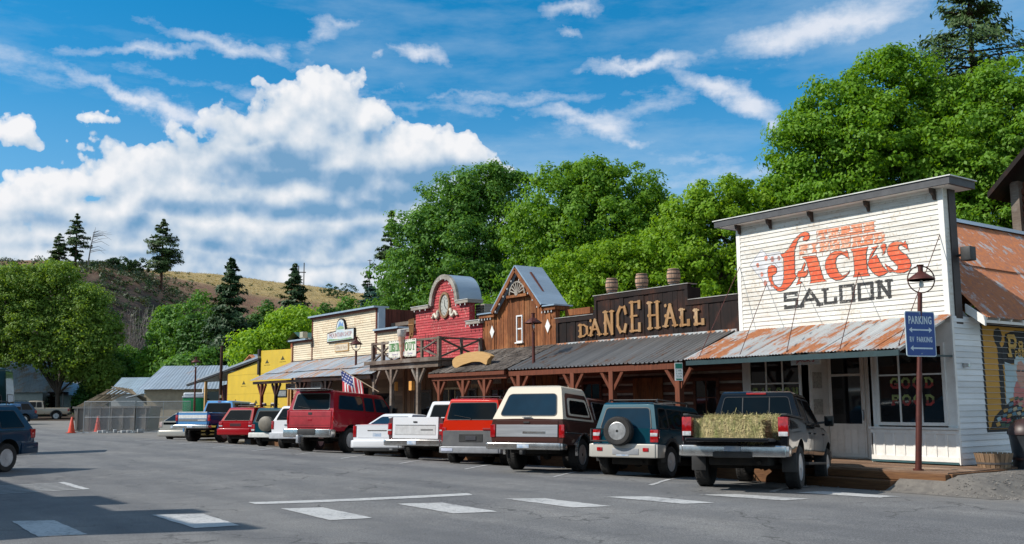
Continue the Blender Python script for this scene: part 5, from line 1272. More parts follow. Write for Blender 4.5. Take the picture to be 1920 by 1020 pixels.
    for sg in (1,-1):
        m=MB(); pts=[(.30,5.05),(.36,4.93),(.44,4.92),(.50,5.02),(.58,5.10),(.66,5.04),(.70,4.93),(.78,4.92),(.84,5.0)] ; pts=[(.29,5.20),(.36,5.14),(.33,5.02),(.42,4.94),(.52,5.0),(.58,5.1),(.66,5.06),(.70,4.96),(.80,4.97)]
        sc=MB(); P3=[(19.94,31.07+sg*(a+.10),z-.08) for a,z in pts]; sc.tube(P3,[.07,.075,.07,.07,.065,.06,.06,.05,.03],8); sc.build('scroll_ornament',m_plain('scroll_cream',(.62,.56,.46),.6),S,60)
    # balcony
    m=MB(); m.box(18.15,20,28.62,33.6,3.14,3.22); m.build('balcony_deck',GREYW,S)
    m=MB(); m.box(18.05,18.15,28.5,33.75,3.12,3.26); m.box(18.16,18.30,28.7,33.5,2.92,3.12); m.box(18.3,19.98,28.66,28.8,2.95,3.12); m.build('balcony_beam',GREYW,S)
    m=MB()
    P=[(18.2,33.3),(18.2,30.9),(18.2,29.9),(18.2,28.68)]
    for y in (33.3,32.55,28.68): m.box(18.14,18.26,y-.06,y+.06,3.22,3.95)
    m.box(18.16,18.24,29.75,29.85,3.22,3.9); m.box(19.05,19.13,28.62,28.70,3.22,3.9); m.box(19.84,19.94,28.62,28.72,3.22,3.95)
    m.box(18.15,18.25,28.6,33.4,3.86,3.93); m.box(18.25,19.95,28.63,28.73,3.865,3.925)
    for a,b in ((33.25,31.9),(30.8,28.75)):
        m.bar((18.2,a,3.27),(18.2,b,3.85),.06,.05); m.bar((18.215,a,3.85),(18.215,b,3.27),.06,.05)
    m.bar((18.28,28.68,3.27),(19.85,28.68,3.86),.05,.06); m.bar((18.28,28.67,3.86),(19.85,28.67,3.27),.05,.06)
    m.build('balcony_railing',GREYW,S)
    for y in (33.2,31.9,30.05): post(S,18.22,y,.25,2.92,GREYW,.14,.42)
    m=MB(); planks(m,FX(20.02),28.66,31.0,.2,.3,3.1,19,.0,.03,.01); planks(m,FX(20.02),31.0,34.2,.25,.3,3.1,12,.0,.04,.02); m.build('lower_wall',m_wood('brown_lower',(.38,.22,.11),(.17,.08,.045),'Z',.8),S)
    window(S,FX(19.97),29.0,29.8,.5,2.2,1,1,GREYW,.07); window(S,FX(19.97),29.9,31.3,.4,2.25,3,2,m_wood('pale_frame',(.5,.36,.2),(.36,.24,.14),'Z'),.07,.04); window(S,FX(19.97),32.0,33.2,1.1,2.2,1,1,GREYW,.1)
    for y in (31.15,32.35):
        l=thing('paper_lantern','amber box lantern hanging under the balcony, %s'%('nearer the doorway' if y<32 else 'nearer the cream shop'),'lantern',(18.6,y,2.15),0,'lanterns under the balcony')
        m=MB(); m.bbox(18.53,18.67,y-.1,y+.1,2.15,2.48,.01); m.build('lantern_box',m_plain('amber_glass',(.75,.36,.09),.4),l); m=MB(); m.tube([(18.6,y,2.48),(18.6,y,2.95)],.005,5); m.bbox(18.54,18.66,y-.08,y+.08,2.48,2.5,.004); m.build('lantern_cap',BLACKPL,l)
    m=MB(); m.box(20.2,29,28.72,34.1,.3,4.3); m.build('rear_block',GREYW,S)
    # INSIDE OUT signs
    for (a,b,t1,t2,lab) in ((31.99,31.05,'INSIDE','Home &','left'),(30.86,30.06,'OUT','Garden','right')):
        s=thing('painted_sign','pale painted board lettered %s in green on the balcony rail'%t1,'sign',(18.12,(a+b)/2,3.32),0,'green-lettered boards on the balcony')
        f=FX(18.12); m=MB(); m.prism([(b,3.33),(a,3.33),(a,3.95),(b,3.95)],f,-.015,.01); m.build('board',m_plain('sign_ivory',(.70,.68,.60),.6),s)
        m=MB(); slab(m,t1,f,a-.05,b+.05,3.55,3.85,.045,.15,ser=.03,d=.012,th=.004); m.build('lettering',m_plain('sign_leaf_green',(.06,.22,.05),.6),s)
        m=MB(); text_mesh(m,t2,f,(a+b)/2,3.41,.08,d1=.013,cen=True); m.build('small_lettering',m_plain('sign_violet',(.22,.16,.35),.6),s)
        m=MB(); rg=random.Random(3)
        for k in range(26):
            t=rg.random(); y=lerp(a,b,t); z=rg.choice([3.355,3.925])+rg.uniform(-.012,.012); m.prism([(y,z),(y+.03,z+.012),(y+.045,z-.01),(y+.015,z-.018)],f,.0105,.014)
        m.build('leaf_border',m_plain('sign_dark_leaf',(.05,.08,.04),.6),s)
    c=thing('cone_ornament','tall tapering painted cone standing between the two green-lettered boards','ornament',(18.1,30.95,3.3))
    m=MB(); m.lathe([(.02,-.1),(.05,.1),(.1,.55),(.14,.78)],14,(18.05,30.95,3.3)); m.build('cone',m_plain('cone_terracotta',(.42,.17,.10),.7,0,(.55,.4,.3),6),c,40)
    m=MB(); m.lathe([(.13,.74),(.16,.78),(.17,1.0),(.13,1.02),(.001,1.02)],8,(18.05,30.95,3.3)); m.build('cone_top',m_plain('cone_white',(.6,.57,.52),.7,0,(.45,.4,.35),8),c,40)
    c=thing('wooden_rack','weathered stick-back rack standing above the cone ornament beside the cream shop','rack',(19.2,32.4,4.1))
    m=MB()
    for k in range(5): m.bar((19.2+.05*k,32.1+.13*k,4.15),(19.2+.05*k,32.02+.18*k,4.85),.03,.03)
    m.bar((19.2,32.05,4.62),(19.4,32.75,4.66),.05,.04); m.bar((19.2,32.2,4.3),(19.4,32.6,4.3),.05,.04); m.bar((19.2,32.3,3.3),(19.2,32.3,4.2),.06,.06); m.bar((19.3,32.5,3.3),(19.3,32.5,4.2),.06,.06); m.build('rack_frame',m_wood('rack_wood',(.35,.18,.07),(.2,.1,.04),'Z',.2),c)
def build_cream():
    S=thing('cream_shop','cream clapboard shop with a stepped false front and a streaky tin awning','shop',(20,39.5,.3)); fx=FX(20)
    def ext(z):
        if z<4.6: return [(34.45,44.5)]
        return [(36.36,42.36)]
    m=MB(); siding(m,fx,ext,3.7,5.58,.1,6); m.build('false_front',CREAMW,S)
    m=MB(); m.box(20.012,20.3,34.45,44.5,3.3,4.58); m.build('front_core',CREAMW,S)
    m=MB()
    for a,b,z in ((36.28,42.45,5.56),(34.3,36.3,4.58),(42.4,44.6,4.58)): m.box(19.86,20.3,a,b,z,z+.07)
    for y in (36.33,42.39,34.45,44.5): m.prism([(y-.05,3.7),(y+.05,3.7),(y+.05,4.57 if y in (34.45,44.5) else 5.55),(y-.05,4.57 if y in (34.45,44.5) else 5.55)],fx,-.01,.035)
    m.build('trim_board',m_wood('red_brown_trim',(.15,.045,.03),(.09,.028,.02),'Y',.1),S)
    m=MB()
    for a,b,z in ((36.2,42.5,5.632),(34.25,36.28,4.652),(42.42,44.65,4.652)): m.box(19.78,20.5,a,b,z,z+.07)
    m.box(20.0,20.32,36.2,36.28,4.72,5.63); m.build('metal_cap',m_plain('pale_blue_flashing',(.42,.50,.58),.35,.4,(.34,.42,.5),3),S)
    m=MB(); planks(m,FY(36.27),20.32,22.8,.2,4.5,5.6,4,.0,.015,.01); m.box(20.3,22.8,36.29,42.3,4.3,5.58); m.build('rear_box',m_wood('red_brown_boards',(.16,.045,.03),(.06,.02,.014),'Z',.4),S)
    bx('ridge_beam',S,GREYW,20.6,20.75,33.6,36.2,4.85,5.0)
    m=MB(); corr(m,(18.55,44.5,3.12),(18.55,33.2,3.12),(20,33.2,3.72),(20,44.5,3.72),.1,.008,.8,9); corr(m,(17.95,44.7,2.80),(17.95,33.05,2.80),(18.75,33.05,3.16),(18.75,44.7,3.16),.1,.008,.8,10); m.build('awning',TINB,S,50,fixn=False)
    m=MB(); m.box(18.02,18.14,33.2,44.5,2.62,2.74); m.box(19.9,19.98,34.4,44.5,3.62,3.72); m.build('awning_beam',DARKW,S)
    for y in (43.6,42.0,39.4,37.0,34.6): post(S,18.1,y,.25,2.62,DARKW if y<43 else POSTW,.13,.45)
    m=MB(); z=.3
    m_=MB(); siding(m_,FX(20.02),lambda z:[(34.2,44.4)],.3,3.3,.17,8); m_.build('lower_wall',m_siding('brown_lower_boards',(.34,.21,.13),(.16,.09,.05),.7,isl=.5),S)
    for a,b in ((35.0,36.2),(38.6,39.8)): window(S,FX(19.97),a,b,1.1,2.1,2,1,DARKW,.08)
    m=MB(); planks(m,FX(19.99),37.0,37.9,.15,.33,2.35,4,.0,.01,.01); m.build('door',DARKW,S)
    for y,t,w_ in ((41.6,'FABRICS','nearer the yellow building'),(39.0,'QUILTS','nearer the flag')):
        s=thing('shop_board','small white board hung under the tin awning, the one %s'%w_,'sign',(18.6,y,2.3)); m=MB(); m.prism([(y-.5,2.36),(y+.5,2.36),(y+.5,2.62),(y-.5,2.62)],FX(18.6),-.01,.01); m.build('board',m_plain('sign_greywhite',(.5,.48,.46),.6),s); m=MB(); text_mesh(m,t,FX(18.6),y+.42,2.42,.13,.84,d1=.014); m.build('lettering',m_plain('sign_maroon',(.2,.03,.03),.6),s)
    m=MB(); m.box(20.3,29,34.4,44.4,.3,4.2); m.build('rear_block',GREYW,S)
    # picture sign with arched top
    s=thing('pictorial_sign','dark-framed painted sign with an arched middle on the cream shop front','sign',(19.93,39.45,4.38))
    out=[(40.72,4.40),(38.13,4.42),(38.13,4.93),(38.95,4.93),(39.0,5.15),(39.1,5.32),(39.3,5.41),(39.5,5.41),(39.72,5.3),(39.82,5.1),(39.85,4.9),(40.72,4.83)]
    inn=grow(out,-.06)
    m=MB(); m.prism(out,fx,.02,.10); m.build('sign_frame',DARKW,s)
    m=MB(); m.prism(inn,fx,.095,.108); m.build('sign_panel',m_plain('panel_pastel',(.42,.52,.58),.5,0,(.62,.60,.55),3),s)
    m=MB(); m.prism([(39.75,4.93),(39.06,4.93),(39.1,5.02),(39.4,5.1),(39.7,5.0)],fx,.10,.111); m.prism([(40.6,4.47),(38.25,4.47),(38.4,4.53),(39.4,4.5),(40.5,4.56)],fx,.10,.111); m.build('painted_hills',m_plain('panel_green',(.10,.24,.14),.6,0,(.3,.4,.2),9),s)
    m=MB(); m.prism([(39.65,5.05),(39.45,5.3),(39.3,5.16),(39.2,5.24),(39.1,5.05)],fx,.10,.110); m.build('painted_peaks',m_plain('panel_blue',(.16,.28,.52),.6),s)
    m=MB(); text_mesh(m,'MOUNTAIN SHOP',fx,40.45,4.6,.2,2.1,d1=.115); m.build('lettering',m_plain('panel_rose',(.42,.2,.22),.6),s)
    s=thing('plaque','small cream plaque with a thin wooden frame below the pictorial sign','sign',(19.97,39.38,3.95))
    m=MB(); m.prism([(40.02,3.96),(38.74,3.96),(38.74,4.32),(40.02,4.32)],fx,.01,.05); m.build('plaque_frame',LPINE,s); m=MB(); m.prism([(39.97,4.0),(38.79,4.0),(38.79,4.28),(39.97,4.28)],fx,.045,.056); m.build('plaque_panel',m_plain('plaque_cream',(.6,.52,.4),.6),s)
    m=MB(); text_mesh(m,'Gifts & Yarn',fx,39.9,4.08,.13,1.0,d1=.06); m.build('lettering',m_plain('plaque_tan',(.42,.3,.2),.6),s)
    s=thing('flood_light','small grey floodlight fixed to the left edge of the cream front','lamp',(19.7,42.5,4.75)); m=MB(); m.bbox(19.5,19.75,42.4,42.75,4.72,5.0,.03); m.bar((19.7,42.55,4.75),(20,42.4,4.7),.04,.04); m.build('lamp_body',m_plain('lamp_grey',(.4,.38,.3),.5),s)
    s=thing('flower_basket','hanging basket of green and purple flowers under the tin awning','flower basket',(18.3,38.6,1.85)); m=MB(); m.lathe([(.02,0),(.16,.1),(.2,.2)],12,(18.3,38.6,1.85)); m.build('basket',DARKW,s); m=MB(); rg=random.Random(1)
    for k in range(260):
        p=Vector((18.3+rg.gauss(0,.13),38.6+rg.gauss(0,.2),2.12+rg.gauss(0,.09))); a=Vector((rg.gauss(0,1),rg.gauss(0,1),rg.gauss(0,1))).normalized()*.035; b=a.cross(Vector((0,0,1)))*.6; m.quad(p-a,p-b,p+a,p+b)
    m.build('foliage',m_plain('basket_green',(.06,.16,.03),.6,0,(.1,.05,.16),9),s,fixn=False)
    m=MB(); m.tube([(18.3,38.6,2.2),(18.3,38.6,2.62)],.006,4); m.build('basket_chain',BLACKPL,s)
def build_yellow():
    S=thing('unfinished_building','half-built shop wrapped in yellow sheathing, a stepped front and tin roofs','building',(20,48.5,.3)); fx=FX(20)
    m=MB(); m.prism([(44.6,.25),(52.9,.25),(52.9,3.36),(48.5,3.9),(48.5,4.42),(44.6,4.33)],fx,-.1,0); w=m.build('sheathing_wall',YEL,S)
    m=MB(); 
    for z in (1.25,2.25,3.25): m.box(19.994,20,44.6,52.9,z,z+.008)
    m.build('sheet_seam',m_plain('seam_brown',(.3,.22,.02),.6),w)
    bx('bare_post',S,m_plain('charred_post',(.02,.014,.012),.8),19.9,20.05,48.42,48.62,3.2,4.5); m=MB(); m.box(19.94,20.02,44.52,44.64,.3,4.4); m.box(19.9,20.0,44.75,44.85,.3,2.7); m.build('bare_stud',LPINE,S)
    k=0
    mb=MB(); tx=MB()
    for y,z in ((47.6,3.75),(45.7,3.85),(50.6,2.75),(48.9,1.75),(46.4,1.8),(51.7,1.8)):
        mb.prism([(y-.24,z),(y+.24,z),(y+.1,z+.1),(y,z+.2),(y-.1,z+.1)],fx,.001,.006); text_mesh(tx,'SHEATHING',fx,y,z-.12,.05,.75,d1=.006,cen=True)
    mb.build('printed_mark',m_plain('print_brown',(.05,.045,.01),.6),w); tx.build('printed_words',m_plain('print_brown2',(.2,.15,.02),.6),w)
    # left lean-to roof and porch
    m=MB(); m.prism([(48.4,3.95),(59.2,2.82),(59.2,2.90),(48.4,4.03)],fx,-.02,.14); m.build('rake_board',m_plain('dark_eave',(.03,.03,.035),.6),S)
    m=MB(); m.prism([(48.4,4.034),(59.2,2.904),(59.2,2.99),(48.4,4.14)],fx,-.3,.17); m.build('eave_flashing',STEELR,S)
    m=MB(); corr(m,(20.3,59.2,3.01),(20.3,48.6,4.15),(24,48.6,4.35),(24,59.2,3.25),.2,.01,1.0,3,seg=4); m.build('tin_roof',STEELR,S,fixn=False)
    m=MB(); planks(m,FX(22),52.9,59,.22,.2,lambda y:lerp(3.4,2.75,(y-52.9)/7.4),4); m.box(20,22,52.9,53,.2,3.3); m.build('porch_wall',m_wood('dull_red_boards',(.12,.03,.02),(.05,.014,.01),'Z',.5),S)
    post(S,20.05,56.4,.1,3.05,LPINE,.14,0)
    # little gable
    m=MB(); m.prism([(49.9,3.75),(52.9,3.55),(51.2,4.28)],FX(20.8),-.05,0); m.build('dormer_wall',m_plain('bare_sheathing',(.22,.07,.03),.8,0,(.13,.04,.02),3),S)
    m=MB()
    m.bar((20.65,51.2,4.33),(20.65,53.1,3.55),.3,.05); m.bar((20.65,51.2,4.33),(20.65,49.7,3.72),.3,.05); m.build('dormer_barge',m_plain('fresh_orange_timber',(.45,.17,.06),.7),S)
    m=MB(); m.add([(20.7,51.2,4.37),(24,51.2,4.37),(24,48.9,3.8),(20.7,49.65,3.72)],[(0,1,2,3)]); m.build('dormer_roof',STEELR,S,fixn=False)
    m=MB(); m.box(20.1,28,44.6,48.5,.3,4.2); m.box(22.1,28,48.5,59,.3,2.9); m.build('rear_block',YEL,S)
    m=MB(); m.box(21.5,23.2,46.6,48.2,4.2,4.95); c=m.build('roof_shed',m_wood('shed_red',(.25,.07,.03),(.14,.04,.02),'Z'),S); m=MB(); m.add([(21.3,48.4,4.9),(21.3,47.4,5.35),(23.4,47.4,5.35),(23.4,48.4,4.9),(21.3,46.4,4.9),(23.4,46.4,4.9)],[(0,1,2,3),(1,4,5,2)]); m.build('shed_roof',m_plain('shed_green',(.05,.12,.09),.6),c,fixn=False)
    s=thing('grey_notice','small dark notice board fixed to the yellow sheathing under the tin awning','sign',(19.97,45.6,2.0)); m=MB(); m.prism([(45.1,2.05),(46.3,2.05),(46.3,2.4),(45.1,2.4)],fx,.0,.04); m.build('notice_frame',BLACKPL,s); m=MB(); m.prism([(45.16,2.1),(46.24,2.1),(46.24,2.35),(45.16,2.35)],fx,.04,.045); m.build('notice_face',m_plain('notice_grey',(.25,.27,.27),.5,0,(.15,.16,.16),12),s)
# ================================================================ street, far things, trees, hill, sky
def asphalt(m):
    nt,b=base(m); v=nt.coord()
    n1=nt.noise(v,.35,6,.6); n2=nt.noise(v,38,5,.75); n3=nt.noise(nt.coord((1,.25,1)),.9,6,.65); n4=nt.noise(v,110,3,.7)
    col=nt.mix(nt.ramp(n1,[(.35,0.),(.65,1.)]),(.128,.129,.131),(.172,.169,.164))
    col=nt.mix(nt.math('MULTIPLY',nt.ramp(n3,[(.46,0.),(.66,1.)]),.9),col,(.105,.106,.110))
    sp=nt.math('ADD',nt.math('MULTIPLY',n2,.5),nt.math('MULTIPLY',n4,.5))
    col=nt.mix(1.0,col,nt.ramp(sp,[(.36,.35),(.5,1.),(.62,1.9)]),'MULTIPLY')
    n5=nt.noise(v,2.4,8,.7); col=nt.mix(1.0,col,nt.ramp(n5,[(.3,.88),(.7,1.12)]),'MULTIPLY')
    vs_=nt.n.new('ShaderNodeTexVoronoi'); vs_.inputs['Scale'].default_value=.42; nt.link(nt.coord((1,.8,1)),vs_.inputs['Vector'])
    oil=nt.math('MULTIPLY',nt.ramp(nt.math('ADD',vs_.outputs['Distance'],nt.math('MULTIPLY',n5,.22)),[(.10,1.),(.22,0.)]),.28)
    col=nt.mix(oil,col,(.06,.06,.062))
    wt=nt.n.new('ShaderNodeTexWave'); wt.wave_type='BANDS'; wt.bands_direction='X'; wt.inputs['Scale'].default_value=.16; wt.inputs['Distortion'].default_value=1.2; wt.inputs['Detail'].default_value=2; nt.link(nt.coord((1,.12,1)),wt.inputs['Vector'])
    col=nt.mix(nt.math('MULTIPLY',nt.ramp(wt.outputs['Fac'],[(.55,0.),(.95,1.)]),.30),col,(.085,.087,.092))
    # dusty parking side
    sx=nt.n.new('ShaderNodeSeparateXYZ'); nt.link(v,sx.inputs[0])
    dust=nt.math('MULTIPLY',nt.math('MULTIPLY',nt.math('SUBTRACT',nt.math('ADD',sx.outputs[0],nt.math('MULTIPLY',n1,3)),15.2),.35,clamp=True),.55,clamp=True)
    col=nt.mix(dust,col,(.235,.218,.195))
    # cracks
    w=nt.n.new('ShaderNodeTexVoronoi'); w.feature='DISTANCE_TO_EDGE'; w.inputs['Scale'].default_value=.33
    dn=nt.vmath('ADD',v,None); nn=nt.n.new('ShaderNodeTexNoise'); nn.inputs['Scale'].default_value=1.2; nn.inputs['Detail'].default_value=6; nt.link(v,nn.inputs['Vector'])
    sc=nt.n.new('ShaderNodeVectorMath'); sc.operation='SCALE'; sc.inputs['Scale'].default_value=1.6; nt.link(nn.outputs['Color'],sc.inputs[0]); nt.link(sc.outputs[0],dn.inputs[1]); nt.link(dn.outputs[0],w.inputs['Vector'])
    ck=nt.math('MULTIPLY',nt.ramp(w.outputs['Distance'],[(0.,1.),(.005,1.),(.010,0.)]),nt.ramp(n1,[(.46,0.),(.52,1.)]))
    col=nt.mix(nt.math('MULTIPLY',ck,.7),col,(.05,.05,.05))
    nt.link(col,b.inputs['Base Color']); b.inputs['Roughness'].default_value=.88; b.inputs['Specular IOR Level'].default_value=.3
    bump(nt,b,sp,.5,.012)
def hillmat(m):
    nt,b=base(m); v=nt.coord(); g=nt.n.new('ShaderNodeNewGeometry')
    sn=nt.n.new('ShaderNodeSeparateXYZ'); nt.link(g.outputs['Normal'],sn.inputs[0])
    n1=nt.noise(v,.05,7,.6); n2=nt.noise(v,.45,6,.65); n3=nt.noise(v,2.2,5,.7)
    gold=nt.mix(nt.ramp(n2,[(.35,0.),(.65,1.)]),(.42,.31,.14),(.31,.235,.11))
    brown=nt.mix(nt.ramp(n2,[(.35,0.),(.65,1.)]),(.19,.095,.065),(.23,.15,.09))
    rock=nt.mix(nt.ramp(n2,[(.3,0.),(.7,1.)]),(.030,.023,.022),(.075,.052,.042))
    ga=nt.new('ShaderNodeAttribute',attribute_name='golden')
    col=nt.mix(ga.outputs['Fac'],brown,gold)
    at=nt.new('ShaderNodeAttribute',attribute_name='rocky')
    col=nt.mix(nt.math('MULTIPLY',at.outputs['Fac'],1.0),col,rock)
    sage=nt.math('MULTIPLY',nt.ramp(n3,[(.52,0.),(.62,1.)]),.6)
    col=nt.mix(sage,col,(.085,.095,.055))
    nt.link(col,b.inputs['Base Color']); b.inputs['Roughness'].default_value=.95; b.inputs['Specular IOR Level'].default_value=.1
    bump(nt,b,n2,.8,.5)
def grassmat(m):
    nt,b=base(m); v=nt.coord(); n=nt.noise(v,.15,6,.6); n2=nt.noise(v,3,5,.7)
    col=nt.mix(nt.ramp(n,[(.4,0.),(.6,1.)]),(.075,.16,.03),(.20,.20,.075)); col=nt.mix(.5,col,nt.mix(n2,(.5,.5,.5),(1.5,1.5,1.5)),'MULTIPLY')
    nt.link(col,b.inputs['Base Color']); b.inputs['Roughness'].default_value=.95
ASPH=getm('asphalt',asphalt); HILLM=getm('hillside',hillmat); GRASSM=getm('valley_ground',grassmat)
PAINTW=m_siding('road_paint',(.46,.46,.45),(.20,.20,.205),.9,axis=(5,5,5),isl=0,worn=(.17,.17,.175))
def sheet(name,xs,ys,dz,mat,kind='structure',zf=gz):
    nx,ny=len(xs),len(ys); vs=[(x,y,zf(x,y)+dz) for y in ys for x in xs]
    fs=[(j*nx+i,j*nx+i+1,(j+1)*nx+i+1,(j+1)*nx+i) for j in range(ny-1) for i in range(nx-1)]
    return tag(MB().add(vs,fs).build(name,mat,fixn=False),kind=kind)
def marks(name,pts,dz=.007,th=None):
    """a painted marking that follows the road; pts = ground quad"""
    k=[(1.65-gz(p[0]*.95,p[1]*.95))/1.65 if p[0]>7 else 1 for p in pts]   # slide onto the raised crown of the road
    m=MB(); A,B_,C,D=[Vector((p[0]*q,p[1]*q,0)) for p,q in zip(pts,k)]; N=max(2,int((B_-A).length/.25)+1); M_=max(2,int((D-A).length/.25)+1)
    vs=[];rg=random.Random(len(name)+int(A.x*10))
    for j in range(M_+1):
        for i in range(N+1):
            p=A.lerp(B_,i/N).lerp(D.lerp(C,i/N),j/M_); e=.012 if i in(0,N) or j in(0,M_) else 0
            x,y=p.x+rg.uniform(-e,e),p.y+rg.uniform(-e,e); vs.append((x,y,gz(x,y)+dz))
    fs=[(j*(N+1)+i,j*(N+1)+i+1,(j+1)*(N+1)+i+1,(j+1)*(N+1)+i) for j in range(M_) for i in range(N)]
    return tag(m.add(vs,fs).build(name,PAINTW,fixn=False),kind='structure')
def build_street():
    f=lambda a,b,s:[a+(b-a)*i/s for i in range(s+1)]
    sheet('road',f(-60,4,36)+f(4.4,17.9,45)+[18.6,19.6,21],f(-30,60,120)+f(61,104,43),.0,ASPH)
    sheet('road',f(21,70,20),f(59.5,104,44),.0,ASPH); sheet('road',f(21,60,20),f(-30,9.9,30),.0,ASPH)
    gy=[-1500,-600,-200,-80]+f(-30,160,60)+[220,400,800,1600]; gx=[-1500,-600,-200]+f(-100,120,50)+[250,600,1500]
    sheet('ground',gx,gy,-.05,GRASSM,zf=lambda x,y:gz(x,y)-(.0 if not(14<x<24 and 4<y<60) else .12))
    # far verge and kerb
    xs=f(-40,80,60); m=MB()
    for i in range(60):
        m.hexa([(xs[i],104,gz(0,104)-.05),(xs[i+1],104,gz(0,104)-.05),(xs[i+1],104.3,gz(0,104)-.05),(xs[i],104.3,gz(0,104)-.05),(xs[i],104,gz(0,104)+.15),(xs[i+1],104,gz(0,104)+.15),(xs[i+1],104.3,gz(0,104)+.15),(xs[i],104.3,gz(0,104)+.15)])
    tag(m.build('kerb',CONC),kind='structure')
    m=MB(); z=gz(0,105)+.13; m.add([(-60,104.3,z),(90,104.3,z),(90,106.3,z+.02),(-60,106.3,z+.02)],[(0,1,2,3)]); tag(m.build('pavement',CONC,fixn=False),kind='structure')
    LAWN=m_plain('lawn',(.10,.22,.03),.9,0,(.16,.24,.06),1.5,.3)
    m=MB(); m.add([(-60,106.3,z+.02),(90,106.3,z+.02),(90,135,z+.4),(-60,135,z+.3)],[(0,1,2,3)]); tag(m.build('lawn',LAWN,fixn=False),kind='structure')
    # crosswalk
    for q in [[(2.98,16.27),(3.49,16.01),(3.47,13.94),(2.90,14.13)],[(4.84,15.79),(5.50,15.43),(5.38,13.60),(4.78,13.71)],[(6.75,15.39),(7.35,15.09),(7.25,13.21),(6.64,13.36)],[(8.54,14.75),(9.22,14.41),(9.11,12.66),(8.46,12.92)],[(10.44,14.34),(11.03,13.96),(11.00,12.20),(10.39,12.40)],[(12.04,13.49),(12.68,13.07),(12.71,11.53),(12.18,11.75)],[(13.58,12.70),(14.16,12.33),(14.42,10.91),(13.85,11.03)],[(15.21,11.85),(15.80,11.48),(15.90,10.14),(15.46,10.27)]]:
        marks('crosswalk_marking',q)
    marks('stop_line_marking',[(6.75,16.75),(10.58,15.66),(10.42,15.25),(6.72,16.32)])
    marks('edge_line_marking',[(18.0,9.95),(24,10.45),(24,10.3),(18.05,9.8)])
    m0=None
    for y in (15.3,18.4,22.0,25.3,28.9,32.2,36.0,40,44.4,47.5,50.6): marks('bay_line_marking',[(14.4,y-.6),(17.6,y+.95),(17.6,y+1.07),(14.4,y-.48)])
    marks('bay_line_marking',[(15.0,12.15),(17.5,12.95),(17.5,13.07),(15.0,12.27)])
    for k in range(7): a=21.5+k*.34; marks('hatch_marking',[(1.5,a),(5.2,a+.08),(5.2,a+.18),(1.5,a+.1)])
    marks('hatch_marking',[(5.2,21.5),(5.35,21.5),(5.4,23.9),(5.25,23.9)])
    # boardwalk
    m=MB(); rg=random.Random(8); x=17.95
    while x<20.95:
        y=10.45
        while y<45:
            L=rg.uniform(2.4,4.2); y1=min(y+L,45); e=rg.uniform(0,.006)
            m.box(x+.004,x+.136,y+.003,y1-.003,.25,.296+e); y=y1
        x+=.14
    tag(m.build('boardwalk',DECKW),kind='structure')
    m=MB()
    y=10.4
    while y<44: m.bbox(17.78,17.945,y,min(y+3.6,44)-.01,-.1 if y>13 else .13,.275,.015); y+=3.6
    m.bbox(17.45,17.80,11.35,13.3,-.16,.125,.02)
    m.bbox(17.95,20.0,10.36,10.44,.1,.28,.01)
    tag(m.build('boardwalk_edge_beam',BEAMW),kind='structure')
    GRV=m_plain('gravel_ramp',(.175,.16,.14),.95,0,(.115,.105,.095),5,.5)
    vs=[];nx,ny=26,20
    for j in range(ny+1):
        for i in range(nx+1):
            x=17.0+i*.28; y=9.15+j*.11
            t=min(1,max(0,(y-9.2)/.85))*min(1,max(0,(x-17.15)/.95)); t=t*t*(3-2*t)
            vs.append((x,y,lerp(gz(x,y)+.004,.255,t)+mnoise.noise(Vector((x*1.3,y*1.3,0)))*.012*t+mnoise.noise(Vector((x*9,y*9,0)))*.003))
    m=MB(); m.add(vs,[(j*(nx+1)+i,j*(nx+1)+i+1,(j+1)*(nx+1)+i+1,(j+1)*(nx+1)+i) for j in range(ny) for i in range(nx)]); tag(m.build('gravel_ramp',GRV,None,60,fixn=False),kind='structure')
    m=MB(); m.box(20.95,30,9.8,11.34,.0,.245); m.box(17.9,21,10.45,45,-.1,.24); tag(m.build('pavement',CONC),kind='structure')
    # planter and bin
    p=thing('half_barrel_planter','low weathered half barrel standing by the saloon side wall','planter',(20.15,10.78,.3))
    m=MB()
    for k in range(22):
        a0,a1=2*math.pi*k/22,2*math.pi*(k+1)/22-.03; vs=[]
        for r_,h in ((.30,0),(.37,.3)): vs+=[(20.15+r_*math.cos(a0),10.72+r_*math.sin(a0),.29+h),(20.15+r_*math.cos(a1),10.72+r_*math.sin(a1),.29+h)]
        m.add(vs,[(0,1,3,2)])
    m.lathe([(.001,.24),(.34,.24)],22,(20.15,10.72,.29)); m.build('staves',m_wood('old_staves',(.30,.20,.12),(.17,.11,.07),'Z',.4,worn=(.4,.33,.25)),p,fixn=False)
    m=MB(); m.lathe([(.322,.08),(.327,.08),(.335,.12),(.33,.12)],22,(20.15,10.72,.29)); m.build('hoop',m_plain('hoop_grey',(.16,.15,.15),.5,.5),p)
    p=thing('litter_bin','dark round litter bin with a maroon domed lid, at the right edge beside the mural','litter bin',(20.85,10.35,.28))
    c=(20.85,10.35,.16); m=MB(); m.lathe([(.30,0),(.31,.45),(.345,.75),(.36,.80)],24,c); m.build('bin_body',m_plain('bin_black',(.018,.022,.028),.35,0,(.03,.035,.04),6),p,40)
    m=MB(); m.lathe([(.375,.79),(.375,.84),(.33,.96),(.2,1.09),(.001,1.13)],24,c); m.build('bin_lid',m_plain('bin_maroon',(.05,.022,.02),.45,0,(.03,.014,.014),5),p,40)
    m=MB(); m.lathe([(.325,.28),(.34,.28),(.34,.33),(.325,.33)],24,c); m.build('bin_band',m_plain('bin_maroon',(.05,.022,.02),.45),p)
